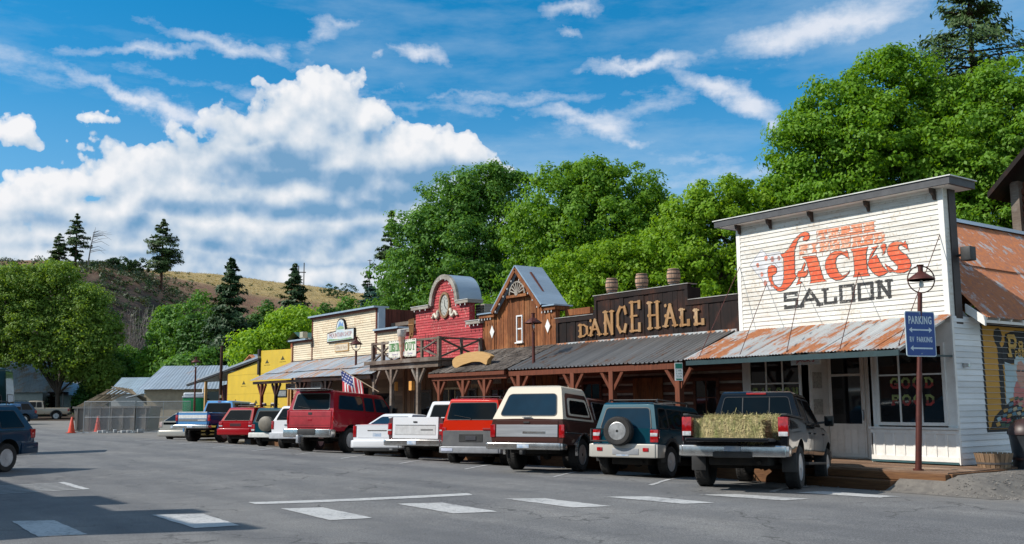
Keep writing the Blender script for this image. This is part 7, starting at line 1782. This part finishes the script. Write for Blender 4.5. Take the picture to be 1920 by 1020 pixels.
def build_hill():
    bs=[-80+i*4 for i in range(20)]+[i*.35 for i in range(0,120)]+[42+i*2 for i in range(1,35)]
    rs=[84,90]+[94+i*1.6 for i in range(72)]+[212+i*4 for i in range(16)]+[290,330,400,520]
    vs=[];rk=[]
    for r in rs:
        for b in bs:
            x,y=polar(b,r); vs.append((x,y,hz(b,r)))
            k=max(0,min(1,(19.4-b+mnoise.noise(Vector((x*.06,y*.06,7)))*1.4-max(0,(r-140)/18))/1.2))*max(0,min(1,(168-r+mnoise.noise(Vector((x*.05,y*.05,2)))*14)/12))
            rk.append(k)
    nb=len(bs); fs=[(j*nb+i,j*nb+i+1,(j+1)*nb+i+1,(j+1)*nb+i) for j in range(len(rs)-1) for i in range(nb-1)]
    o=MB().add(vs,fs).build('hill',HILLM,fixn=False); smooth(o.data,60)
    gd=[max(0,min(1,(math.hypot(x,y)-(219 if math.degrees(math.atan2(x,y))>17.2 else 215)+mnoise.noise(Vector((x*.05,y*.05,9)))*16)/10)) for x,y,z in vs]
    a=o.data.attributes.new('golden','FLOAT','POINT'); a.data.foreach_set('value',gd)
    a=o.data.attributes.new('rocky','FLOAT','POINT'); a.data.foreach_set('value',rk); tag(o,kind='structure')
    if o.data.polygons[0].normal.z<0: o.data.flip_normals()
    # low brush scattered over the slopes: uncountable
    R_=np.random.RandomState(12); P=[];D=[];S=[]; P2=[];D2=[];S2=[]
    for k in range(3300):
        b=R_.uniform(8,34) if k<2600 else R_.uniform(12,20); r=R_.uniform(104,252) if k<2600 else R_.uniform(112,185)
        if b>19 and R_.rand()<.35: continue
        x,y=polar(b,r); z=hz(b,r); grassy=r>200 and b>15.5
        if grassy and R_.rand()<.85: continue
        s=R_.uniform(.25,.9)*(1.5 if R_.rand()<.15 else 1)
        n=int(26*s+10); q=R_.normal(size=(n,3)); q/=np.linalg.norm(q,axis=1)[:,None]
        pp=np.array([[x,y,z+s*.25]])+q*np.array([[s,s,s*.6]])*(R_.rand(n,1)**.4)
        tgt=(P,D,S) if R_.rand()<.6 else (P2,D2,S2)
        tgt[0].append(pp);tgt[1].append(q);tgt[2].append(np.full(n,.17*(.6+s*.5)))
    o=leafmesh('sagebrush',np.concatenate(P),np.concatenate(D),np.concatenate(S),SAGE,None,3); tag(o,'grey-green sagebrush dotted over the hillside',None,None,'stuff')
    o=leafmesh('hillside_bushes',np.concatenate(P2),np.concatenate(D2),np.concatenate(S2),ND_SHRUB,None,4); tag(o,'dark green low bushes scattered over the bluff and hillside',None,None,'stuff')
    # dry grass fringe on the ridge and lawn tufts
def onhill(b,r,dz=0): x,y=polar(b,r); return (x,y,hz(b,r)+dz)
def onground(b,r):
    x,y=polar(b,r); return (x,y,max(gz(x,y),hz(b,r) if r>92 else -9)-.1)
def build_trees():
    # --- behind the saloons : lobes given as (across the view, away, height, radius)
    def LB(*l): return [(.803*r+.596*d,-.596*r+.803*d,z,R_,R_,R_*k) for r,d,z,R_,k in [(q+(.9,))[:5] for q in l]]
    tree('broadleaf_tree','huge bright green tree towering behind the white saloon at the right',(37.6,24.8,0),LB((1.3,0,15.0,2.1),(-.9,0,14.1,1.9),(2.9,.5,13.6,2.2),(-2.5,-.3,12.5,1.8),(-3.1,0,10.8,1.3),(.2,-.8,12.2,2.4),(2.8,-.6,11.0,2.8),(-1.6,-.6,9.6,2.3),(1.5,-.8,8.6,2.6),(-3.0,.3,8.2,1.5),(4.6,.5,12.4,2.0)),130000,0.085,LF_BIG,11,.45,5,.60,dens=95,fill=.3)
    tree('broadleaf_tree','second big green tree behind the rusty side roof, at the right edge',(40.8,20.6,0),LB((-.6,0,13.6,2.0),(1.2,0,14.4,2.2),(-1.4,-.6,11.3,2.3),(1.0,-.8,11.4,2.6),(-.6,-1,8.8,2.6),(2.2,-1,8.6,2.6),(3.5,0,12.6,2.2),(0,-.5,6.4,2.4)),76000,.09,LF_MID,12,.45,4,.62,dens=90)
    tree('broadleaf_tree','yellow-green tree between the dance hall and the white saloon',(32.2,28.5,0),LB((0,0,9.9,1.5),(-1.1,.2,9.3,1.4),(1.2,0,9.7,1.5),(-1.9,0,8.2,1.5),(.2,-.4,8.0,2.2),(2.2,0,8.7,1.7),(-.8,-.4,6.4,2.2),(2.6,-.3,6.6,2.2)),60000,.075,LF_BRIGHT,13,.3,3,.5,dens=85)
    tree('broadleaf_tree','tall round tree directly behind the dance hall',(31.9,36.1,0),LB((-1.5,0,11.6,1.9),(1.3,0,11.4,2.0),(0,.2,12.1,1.7),(-2.8,0,9.9,1.8),(2.7,0,10.3,1.7),(0,-.5,9.3,2.8),(1.6,-.3,7.6,2.6),(-1.6,-.3,7.2,2.8),(3.5,.2,8.6,1.4)),84000,.085,LF_MID,14,.42,4,.58,dens=90,fill=.25)
    tree('broadleaf_tree','broad deep green tree behind the red shop, feathery at its left edge',(30.3,46.0,0),LB((1.5,0,13.4,1.8),(-.3,0,13.0,1.8),(2.9,.4,13.8,1.3),(-1.8,0,11.0,1.9),(-2.8,0,8.7,1.7),(0,-.4,10.2,2.7),(2.4,-.3,10.5,2.6),(-3.4,.2,7.0,1.4),(.5,-.6,7.2,3.2),(3.4,-.3,7.4,2.6),(-2.0,-.3,5.6,2.2)),96000,.09,LF_DEEP,15,.5,4,.62,dens=90,fill=.22)
    tree('broadleaf_tree','low bright tree just behind the dance hall parapet',(28.4,32.0,0),LB((-1.2,0,6.9,1.3),(.5,0,7.5,1.3),(1.9,0,7.6,1.4),(0,-.2,5.8,1.8),(2.8,-.2,6.2,1.7),(4.2,0,6.6,1.6),(5.4,0,5.6,1.6)),52000,.07,LF_BRIGHT,16,.2,2,.42,dens=80)
    tree('broadleaf_tree','leafy tree crowding behind the gabled shop, pale sprays over darkness',(29.6,36.5,0),LB((0,0,6.6,1.6),(-1.5,0,5.6,1.5),(1.5,0,6.9,1.4),(-3.0,.3,5.2,1.6),(.5,-.3,4.9,1.8)),30000,.065,LF_MID,17,.22,2,.5,dens=42)
    conifer('pine_tree','orange-barked pine whose top shows above the big tree at the far right',(*polar(62.3,56),0),24.6,4.6,ND_PINE,21,base=.5,n=28,dens=190,leaf=.15,pointy=.55,open_=.12,ragged=.35)
    # --- middle distance
    tree('broadleaf_tree','bright lime tree rising behind the yellow building',onground(24.2,72),[(0,0,6.6,2.0,2.2,1.8),(-2.4,1.2,5.2,1.8,1.8,1.6),(2.2,-1.6,5.0,2.2,2.2,1.6),(0,0,3.6,3.6,3.6,1.8),(3.8,-2.4,4.2,1.8,1.8,1.4)],34000,.12,LF_YEL,31,.25,3,.75,dens=32)
    conifer('spruce_tree','dark spruce left of the lime tree, rising to the skyline',onground(20.7,94),14.6,3.9,ND_DARK,32,base=.05,n=54,dens=110,leaf=.20,pointy=.8)
    conifer('spruce_tree','slim layered spruce on the skyline beside the twin-leg power pole',onground(24.2,118),16.0,3.9,ND_DARK,33,base=.1,n=46,dens=90,leaf=.26,pointy=.8)
    conifer('spruce_tree','tall narrow conifer on the skyline between the power pole and the red shop',onground(29.6,96),20.0,3.6,ND_PINE,34,base=.12,n=44,dens=90,leaf=.2,pointy=.7,open_=.1)
    conifer('spruce_tree','blue-green spruce below the tall narrow conifer, behind the cream shop',onground(28.6,88),11.6,3.2,ND_BLUE,35,base=.05,n=44,dens=110,leaf=.2,pointy=.55)
    conifer('spruce_tree','thin dark conifer top just right of the cream shop front',onground(28.3,104),14.6,1.9,ND_DARK,36,base=.2,n=36,dens=36,leaf=.2,pointy=.7)
    i=0
    for b,r,h,w_,mt,l in ((18.3,104,11.6,2.7,LF_DEEP,'mid green tree right of the rocky bluff'),(17.3,106,7.2,1.8,LF_MID,'small leafy tree at the foot of the rocky bluff'),(19.6,100,10.4,2.4,LF_DARK,'dark tree just left of the big spruce'),(21.9,98,11.0,2.9,LF_DARK,'dark tree between the spruce and the lime tree'),(23.4,108,10.8,3.0,LF_DEEP,'deep green tree behind the lime tree'),(25.0,104,11.0,2.8,LF_DARK,'dense dark tree above the yellow building roof'),(26.3,110,12.2,2.9,LF_DEEP,'dark rounded tree on the lower hillside above the cream shop'),(27.4,104,11.6,2.6,LF_OLIVE,'olive tree behind the arched sign of the cream shop'),(30.4,96,11.2,2.6,LF_OLIVE,'olive bushy tree just left of the broad deep green tree'),(31.8,88,9.6,2.6,LF_DEEP,'dark bushy tree tucked behind the red shop'),(22.6,90,7.6,2.4,LF_DARK,'low dark tree just left of the yellow building'),(18.9,92,6.6,1.9,LF_DEEP,'low green tree above the long shed roof')):
        i+=1; z=h*.5
        tree('broadleaf_tree',l,onground(b,r),[(0,0,h*.55,w_,w_,h*.33),(w_*.5,-w_*.4,h*.72,w_*.6,w_*.6,h*.26),(-w_*.5,w_*.4,h*.62,w_*.65,w_*.65,h*.26),(0,0,h*.3,w_*1.1,w_*1.1,h*.26)],17000,.15,mt,50+i,.22,2,.75,dens=30)
    # --- left foreground trees
    tree('broadleaf_tree','big spreading tree over the white cottage at the left edge',(23.0,106.0,.6),LB((-4.7,0,12.4,3.0),(-1.0,.3,13.2,2.6),(2.0,0,11.0,2.5),(-9,0,12.8,3.3),(-12.5,0,11.5,3.2),(-2.6,-.3,8.8,3.2),(3.4,-.5,6.6,2.2),(-7.6,0,8.6,3.2),(1.4,-.4,8.0,2.6),(4.2,0,8.6,1.8),(4.4,0,4.0,1.8),(2.0,-.6,5.2,2.0),(-.5,-.8,6.4,2.2),(-4.5,-.6,6.6,2.3)),124000,.125,LF_OLIVE,71,.26,3,.85,dens=60,fill=.3)
    tree('broadleaf_tree','leafy tree beside the cottage, drooping almost to the lawn',(26.6,107.2,.6),LB((0,0,4.8,2.0),(1.2,0,3.0,1.9),(-.6,0,6.6,2.0),(.4,0,1.8,2.0)),34000,.13,LF_DARK,72,.28,2,.8,dens=36)
    tree('broadleaf_tree','dark maple right of the cottage, behind the far street lamp',(30.4,107.5,.6),LB((0,0,3.8,2.6),(-1.0,.2,5.8,1.7),(1.8,0,3.2,2.1),(0,-.4,1.9,2.6),(-1.8,0,3.0,2.0)),42000,.12,LF_DEEP,73,.25,1.5,.7,dens=38)
    tree('bare_bush','leafless grey bush standing against the rocky bluff',onground(15.9,117),[(0,0,6,1.5,1.5,2.2)],40,.05,LF_OLIVE,74,.05,1,.3,name_cat='bush')
    o=[x for x in bpy.data.objects if x.name.startswith('bare_bush')][0]
    for c in list(o.children):
        if c.name.startswith('trunk'): bpy.data.objects.remove(c)
    m=MB(); rg=random.Random(5)
    for k in range(70):
        a=rg.uniform(0,6.28); s=rg.uniform(.3,1.3); e=Vector((math.cos(a)*s*1.6,math.sin(a)*s*1.6,rg.uniform(5.5,10.2))); q=e*.55+Vector((rg.uniform(-.5,.5),rg.uniform(-.5,.5),.3))
        m.tube([(rg.uniform(-.4,.4),rg.uniform(-.4,.4),1.5),tuple(q),tuple(e)],[.05,.035,.012],4)
        for b in range(4): p=q.lerp(e,rg.random()); m.tube([tuple(p),tuple(p+Vector((rg.uniform(-.8,.8),rg.uniform(-.8,.8),rg.uniform(.2,1))))],[.015,.006],3)
    m.build('branches',BARKG,o,world=False)
    # --- on the hill
    pin=lambda f:(.35+.65*math.sin(math.pi*min(1,f*1.15+.12))) if f<.8 else max(.1,(1-f)*2.6)
    conifer('pine_tree','lone ponderosa pine on the open grassy shoulder of the hill',onhill(17.05,172),11.8,3.0,ND_PINE,81,base=.27,n=26,dens=120,leaf=.22,open_=.12,ragged=.35,shape=pin)
    conifer('pine_tree','small bushy pine at the brow of the hill above the big spreading tree',onhill(11.9,168),5.2,1.5,ND_PINE,82,base=.15,n=20,dens=60,leaf=.2,open_=.2,shape=pin)
    conifer('pine_tree','taller ragged pine with bare snags at the brow of the hill',onhill(12.7,168),8.4,1.9,ND_PINE,83,base=.15,n=24,dens=60,leaf=.22,open_=.3,ragged=.5,shape=pin)
    s=thing('dead_tree','bare dead snag leaning out beside the ragged pine on the hill brow','tree',onhill(13.3,167)); m=MB(); rg=random.Random(9)
    m.tube([(0,0,-.5),(.4,0,3.4),(.9,-.3,6.2)],[.13,.08,.02],6)
    for k in range(12): z=rg.uniform(1.8,5.8); a=rg.uniform(-1,1.0); m.tube([(z*.12,0,z),(z*.12+math.cos(a)*1.6,-math.sin(a)*1.2,z+.5),(z*.12+math.cos(a)*3,-math.sin(a)*2.4,z+rg.uniform(-.3,1.2))],[.05,.03,.01],4)
    m.build('trunk',BARKG,s,60,world=False)
    k=0
    for b,r,h,l in ((14.6,170,1.8,'first'),(15.1,172,2.4,'second'),(15.9,174,2.6,'third'),(26.1,240,3.2,'fourth'),(27.0,236,4.4,'fifth')):
        k+=1; tree('hill_shrub','small dark shrub on the hill skyline, %s from the left'%l,onhill(b,r,-.2),[(0,0,h*.5,h*.7,h*.7,h*.5)],900,.16,ND_SHRUB,90+k,.06,.4,.5,dens=25,name_cat='shrub',group='shrubs along the skyline')
    PL=m_plain('pole_timber',(.06,.05,.045),.9)
    x,y,z=onhill(24.55,420); s=thing('power_pole','twin-leg timber power pole standing on the hill skyline','power pole',(x,y,z),0)
    m=MB(); dx=Vector((.9,-.43,0)); hh=60.5-z
    for q in (-1.1,1.1): m.tube([tuple(dx*q+Vector((0,0,-2))),tuple(dx*q+Vector((0,0,hh-(1.2 if q<0 else 0))))],[.24,.2],7)
    m.bar(tuple(dx*-1.9+Vector((0,0,hh-4))),tuple(dx*1.9+Vector((0,0,hh-4))),.3,.35); m.build('pole_frame',PL,s,world=False)
    x,y,z=onhill(28.4,420); s=thing('power_pole','slender single power pole on the skyline left of the tall narrow conifer','power pole',(x,y,z),0); hh=62.3-z
    m=MB(); m.tube([(0,0,-2),(0,0,hh)],[.22,.18],7); m.bar((-.8,.5,hh-.3),(.8,-.5,hh-.3),.2,.2); m.build('pole_frame',PL,s,world=False)
    # roadside grass tufts and dry grass along the ridge
    rs=np.random.RandomState(5); n=5000; b=rs.uniform(13,32,n); r=rs.uniform(225,262,n)
    P=np.array([onhill(bb,rr,.1) for bb,rr in zip(b,r)]); D=np.tile(np.array([0,0,1.]),(n,1))
    GR=m_leaf('dry_grass',(.30,.22,.08),(.38,.30,.12),.2)
    o=leafmesh('dry_grass',P,D,rs.uniform(.15,.32,n),GR,None,6,.3,aim=np.tile(np.array([0,0,1.]),(n,1))); tag(o,'dry golden grass along the crest of the hill',None,None,'stuff')
    n=9000; x=rs.uniform(-20,60,n); y=rs.uniform(106.5,116,n); P=np.stack([x,y,np.full(n,gz(0,106)+.22)+(y-106)*.01],1)
    o=leafmesh('grass',P,np.tile(np.array([0,0,1.]),(n,1)),rs.uniform(.06,.16,n),m_leaf('lawn_grass',(.08,.20,.02),(.15,.30,.04),.3),None,7,.4,aim=np.tile(np.array([0,0,1.]),(n,1))); tag(o,'green lawn grass beside the far pavement',None,None,'stuff')
# ---------------------------------------------------------------- sky
BLOBS=[ # px x, px y, rx, ry, rot deg, gain
 (615,205,62,62,0,1.0),(560,265,130,70,0,1),(480,290,120,62,0,1),(690,218,36,34,0,.85),(400,300,100,50,0,.95),(640,310,110,62,0,1),
 (255,372,90,40,-18,.9),(150,392,110,32,-10,.8),(45,250,62,26,8,.6),(180,215,48,18,0,.5),(250,280,60,22,10,.45),
 (780,300,92,48,0,1),(865,290,52,42,0,.95),(715,345,120,52,0,1),(835,355,100,56,0,1),(560,370,190,42,0,.95),(350,365,130,50,0,.9),
 (400,440,430,80,0,1),(200,330,140,50,-20,.8),(720,440,220,70,0,1),(90,470,220,46,0,.9),(820,430,150,70,0,.95),(30,400,120,26,0,.7),(20,440,200,40,0,.8),(600,510,500,46,0,.7)]
GREYS=[(500,300,115,26,0,1),(750,348,105,26,0,1),(440,385,190,22,0,.9),(630,392,125,20,0,.9),(380,438,190,20,4,1),(100,405,95,16,0,.8),(650,440,160,20,-2,.9),(870,420,90,26,0,.8),(470,262,55,14,-8,.7),(850,320,60,20,0,.8),(560,330,120,22,0,.8),(250,470,120,12,0,.6),(90,450,110,12,0,.6),(600,490,260,10,0,.5),(690,270,30,18,0,.4)]
AROUND=[(-1.9,.35,.55,.16),(-2.6,.55,.5,.18),(2.6,.35,.6,.2),(2.0,.6,.4,.2),(-1.2,.75,.4,.2),(1.6,.95,.7,.25)]  # unseen clouds behind the camera, added to make the ambient light more neutral
WISPS=[(235,172,95,11,16,1.0),(320,200,70,15,20,1.0),(395,225,60,16,14,.9),(1555,52,165,24,-9,1.0),(1440,82,55,22,-4,.8),(1640,45,70,18,-12,.8),(1200,124,92,11,-2,1.0),(1250,118,40,12,-6,.7),(1345,168,70,15,22,1.0),(1410,200,66,19,35,1.0),(1450,235,26,14,60,.8),
 (1090,222,90,13,10,.8),(1135,240,45,14,18,.8),(1195,266,30,7,8,.6),(1085,14,50,13,-4,.8),(1075,62,20,6,10,.5),(790,100,48,12,12,.9),(755,88,22,4,14,.6),(440,86,120,11,10,.7),(300,88,120,9,-8,.6),(525,92,26,14,-20,.7),(600,62,34,14,-30,.55),(640,42,34,7,0,.45),(712,97,9,6,0,.6),
 (1000,185,180,9,-2,.35),(1200,205,150,12,-14,.30),(1310,300,70,9,8,.3),(700,190,300,10,3,.3),(150,150,200,16,8,.28),(1380,330,90,14,0,.3),(900,178,160,6,0,.3)]
def build_sky():
    w=bpy.data.worlds.new('World'); SC.world=w; w.use_nodes=True
    nt=NT.__new__(NT); nt.t=w.node_tree; nt.n=nt.t.nodes; nt.l=nt.t.links
    bg=nt.n['Background']; bg.inputs[1].default_value=.105
    sky=nt.n.new('ShaderNodeTexSky'); sky.sky_type='NISHITA'; sky.sun_disc=False; sky.sun_elevation=R(SEL); sky.sun_rotation=R(SAZ)%(2*math.pi)
    sky.altitude=600; sky.air_density=1.0; sky.dust_density=.6; sky.ozone_density=2.2
    tc=nt.n.new('ShaderNodeTexCoord')
    sp=nt.n.new('ShaderNodeSeparateXYZ'); nt.link(tc.outputs['Generated'],sp.inputs[0])
    az=nt.math('ARCTAN2',sp.outputs[0],sp.outputs[1]); el=nt.math('ARCSINE',sp.outputs[2])
    cb=nt.n.new('ShaderNodeCombineXYZ'); nt.link(az,cb.inputs[0]); nt.link(el,cb.inputs[1])
    def direc(px,py):
        f=1867.;ti=math.atan(247/1867.);ya=R(36.6)
        F0=Vector((math.sin(ya),math.cos(ya),0));Rt=Vector((math.cos(ya),-math.sin(ya),0));Z=Vector((0,0,1))
        d=(F0*math.cos(ti)+Z*math.sin(ti))+Rt*(px-960)/f-(Z*math.cos(ti)-F0*math.sin(ti))*(py-510)/f; d.normalize()
        return math.atan2(d.x,d.y),math.asin(d.z)
    def group(name,blobs,warp,wscale,top=1.35):
        g=bpy.data.node_groups.new(name,'ShaderNodeTree'); g.interface.new_socket('P',in_out='INPUT',socket_type='NodeSocketVector'); g.interface.new_socket('F',in_out='OUTPUT',socket_type='NodeSocketFloat')
        n=NT.__new__(NT); n.t=g;n.n=g.nodes;n.l=g.links
        gi=n.n.new('NodeGroupInput'); go=n.n.new('NodeGroupOutput')
        # domain warp
        nn=n.n.new('ShaderNodeTexNoise'); nn.noise_dimensions='2D'; nn.inputs['Scale'].default_value=wscale; nn.inputs['Detail'].default_value=5; nn.inputs['Roughness'].default_value=.6; n.link(gi.outputs[0],nn.inputs['Vector'])
        a=n.vmath('SUBTRACT',nn.outputs['Color'],(.5,.5,.5)); s=n.n.new('ShaderNodeVectorMath'); s.operation='SCALE'; s.inputs['Scale'].default_value=warp; n.link(a.outputs[0],s.inputs[0])
        p=n.vmath('ADD',gi.outputs[0],s.outputs[0]).outputs[0]
        cur=None; sx_=n.n.new('ShaderNodeSeparateXYZ'); n.link(p,sx_.inputs[0])
        for bl in blobs+([(None,)+q for q in AROUND] if name=='cumulus' else []):
            if bl[0] is None: _,A,E,rx,ry=bl; rx*=1867.;ry*=1867.;rot=0;gn=.9
            else: px,py,rx,ry,rot,gn=bl; A,E=direc(px,py)
            mp=n.n.new('ShaderNodeMapping'); mp.vector_type='TEXTURE'
            mp.inputs['Location'].default_value=(A,E,0); mp.inputs['Rotation'].default_value=(0,0,R(-rot)); mp.inputs['Scale'].default_value=(rx/1867.,ry/1867.,1)
            mz=n.n.new('ShaderNodeCombineXYZ'); n.link(sx_.outputs[0],mz.inputs[0]); n.link(sx_.outputs[1],mz.inputs[1])
            if cur is not None: n.link(n.math('MULTIPLY',cur,1e-6),mz.inputs[2])   # chained so the node stack stays small
            n.link(mz.outputs[0],mp.inputs[0])
            ln=n.vmath('LENGTH',mp.outputs[0]).outputs['Value']
            v=n.math('MULTIPLY',n.math('SUBTRACT',top,ln),gn)
            cur=v if cur is None else n.math('SMOOTH_MAX',cur,v,.18)
        n.link(cur,go.inputs[0]); return g
    def fbm(p,scale,detail=8,rough=.6,st=(1,1,1)):
        mp=nt.n.new('ShaderNodeMapping'); mp.inputs['Scale'].default_value=st; nt.link(p,mp.inputs[0])
        nn=nt.n.new('ShaderNodeTexNoise'); nn.noise_dimensions='2D'; nn.inputs['Scale'].default_value=scale; nn.inputs['Detail'].default_value=detail; nn.inputs['Roughness'].default_value=rough; nt.link(mp.outputs[0],nn.inputs['Vector']); return nn.outputs['Fac']
    def billow(p,scale):
        v=nt.n.new('ShaderNodeTexVoronoi'); v.voronoi_dimensions='2D'; v.feature='SMOOTH_F1'; v.inputs['Scale'].default_value=scale; v.inputs['Smoothness'].default_value=.35; v.inputs['Detail'].default_value=2.5; v.inputs['Roughness'].default_value=.55; nt.link(p,v.inputs['Vector']); return nt.math('SUBTRACT',.55,v.outputs['Distance'])
    G=group('cumulus',BLOBS,.018,24,1.82); P0=cb.outputs[0]
    def field(p):
        g=nt.n.new('ShaderNodeGroup'); g.node_tree=G; nt.link(p,g.inputs[0])
        f=g.outputs[0]
        f=nt.math('ADD',f,nt.math('MULTIPLY',nt.math('SUBTRACT',fbm(p,14,9,.60),.5),1.25))
        return nt.math('ADD',f,nt.math('MULTIPLY',billow(p,26),.62))
    F=field(P0)
    def chain(v,f):
        c_=nt.n.new('ShaderNodeCombineXYZ'); nt.link(nt.math('MULTIPLY',f,1e-7),c_.inputs[0]); return nt.vmath('ADD',v,c_.outputs[0]).outputs[0]
    off=chain(nt.vmath('ADD',P0,(-.006,.014,0)).outputs[0],F); F2=field(off)
    dens=nt.ramp(F,[(.34,0.),(.44,.70),(.62,1.)],'EASE')
    Sg=group('undersides',GREYS,.022,14,2.0); gs=nt.n.new('ShaderNodeGroup'); gs.node_tree=Sg; nt.link(chain(P0,F2),gs.inputs[0])
    gf=nt.math('ADD',gs.outputs[0],nt.math('MULTIPLY',nt.math('SUBTRACT',fbm(P0,10,5,.45,(.45,1.3,1)),.5),.75))
    under=nt.ramp(nt.math('MULTIPLY',gf,.5),[(.05,0.),(.85,1.)],'EASE')
    lit=nt.math('ADD',nt.math('MULTIPLY',nt.math('SUBTRACT',F,F2),.95),.98)
    lit=nt.math('SUBTRACT',lit,nt.math('MULTIPLY',under,.92))
    lit=nt.math('SUBTRACT',lit,nt.math('MULTIPLY',nt.math('SUBTRACT',fbm(P0,5.5,4,.5,(.7,1.3,1)),.42),1.1))
    shade=nt.ramp(nt.math('DIVIDE',nt.math('ADD',lit,.30),1.75,clamp=True),[(0.,(1.6,3.2,5.1)),(.28,(3.1,4.4,6.0)),(.52,(4.9,5.8,6.8)),(.75,(6.4,6.9,7.5)),(1.,(8.0,8.05,8.25))])
    Wg=group('wisps',WISPS,.026,26,1.5)
    g=nt.n.new('ShaderNodeGroup'); g.node_tree=Wg; nt.link(chain(P0,gf),g.inputs[0])
    wf=nt.math('ADD',g.outputs[0],nt.math('MULTIPLY',nt.math('SUBTRACT',fbm(P0,26,9,.66,(.6,1.5,1)),.5),1.7))
    wd=nt.math('MULTIPLY',nt.ramp(nt.math('MULTIPLY',wf,.5),[(.03,0.),(.30,.38),(.62,.86),(1.,1.)],'LINEAR'),.92)
    # thin veil
    veil=nt.math('MULTIPLY',nt.ramp(fbm(P0,4.5,8,.62,(.5,2.0,1)),[(.42,0.),(.8,1.)]),.55)
    hzn=nt.math('MULTIPLY',nt.ramp(el,[(0.,1.),(.30,0.)]),.42)
    tint=nt.mix(nt.ramp(el,[(.10,0.),(.42,1.)]),(.50,1.02,1.20),(.05,1.02,1.36))
    skyc=nt.mix(1.0,sky.outputs[0],tint,'MULTIPLY')
    skyc=nt.mix(nt.math('ADD',veil,hzn,clamp=True),skyc,(4.6,5.9,7.2))
    c=nt.mix(wd,skyc,(7.4,7.6,8.2)); c=nt.mix(dens,c,shade)
    nt.link(c,bg.inputs[0])
    sun=bpy.data.lights.new('sun','SUN'); sun.energy=5.0; sun.angle=R(.53); sun.color=(1,.94,.85)
    so=bpy.data.objects.new('sun',sun); COL.objects.link(so); so.rotation_euler=TOSUN.to_track_quat('Z','Y').to_euler(); so.location=(-20,20,40)
def build_camera():
    cam=bpy.data.cameras.new('camera'); co=bpy.data.objects.new('camera',cam); COL.objects.link(co); SC.camera=co
    cam.sensor_width=36; cam.lens=1867/1920*36; cam.clip_end=6000; cam.clip_start=.1
    ti=math.atan(247/1867.); ya=R(36.6); rl=R(.4)
    F0=Vector((math.sin(ya),math.cos(ya),0));Rt=Vector((math.cos(ya),-math.sin(ya),0));Z=Vector((0,0,1))
    F=F0*math.cos(ti)+Z*math.sin(ti);U=Z*math.cos(ti)-F0*math.sin(ti)
    R2=Rt*math.cos(rl)-U*math.sin(rl);U2=U*math.cos(rl)+Rt*math.sin(rl)
    M_=Matrix((R2,U2,-F)).transposed().to_4x4(); M_.translation=(0,0,1.65); co.matrix_world=M_
    vs=SC.view_settings; vs.view_transform='Standard'; vs.look='None'; vs.exposure=.12; vs.gamma=1
    SC.cycles.max_bounces=6; SC.cycles.transparent_max_bounces=12; SC.cycles.use_denoising=True; SC.cycles.caustics_reflective=False; SC.cycles.caustics_refractive=False
    SC.render.film_transparent=False
build_camera(); build_sky(); build_street(); build_hill()
build_saloon(); build_dance(); build_brown(); build_red(); build_cream(); build_yellow(); build_lamps(); build_far()
build_cars(); build_trees()
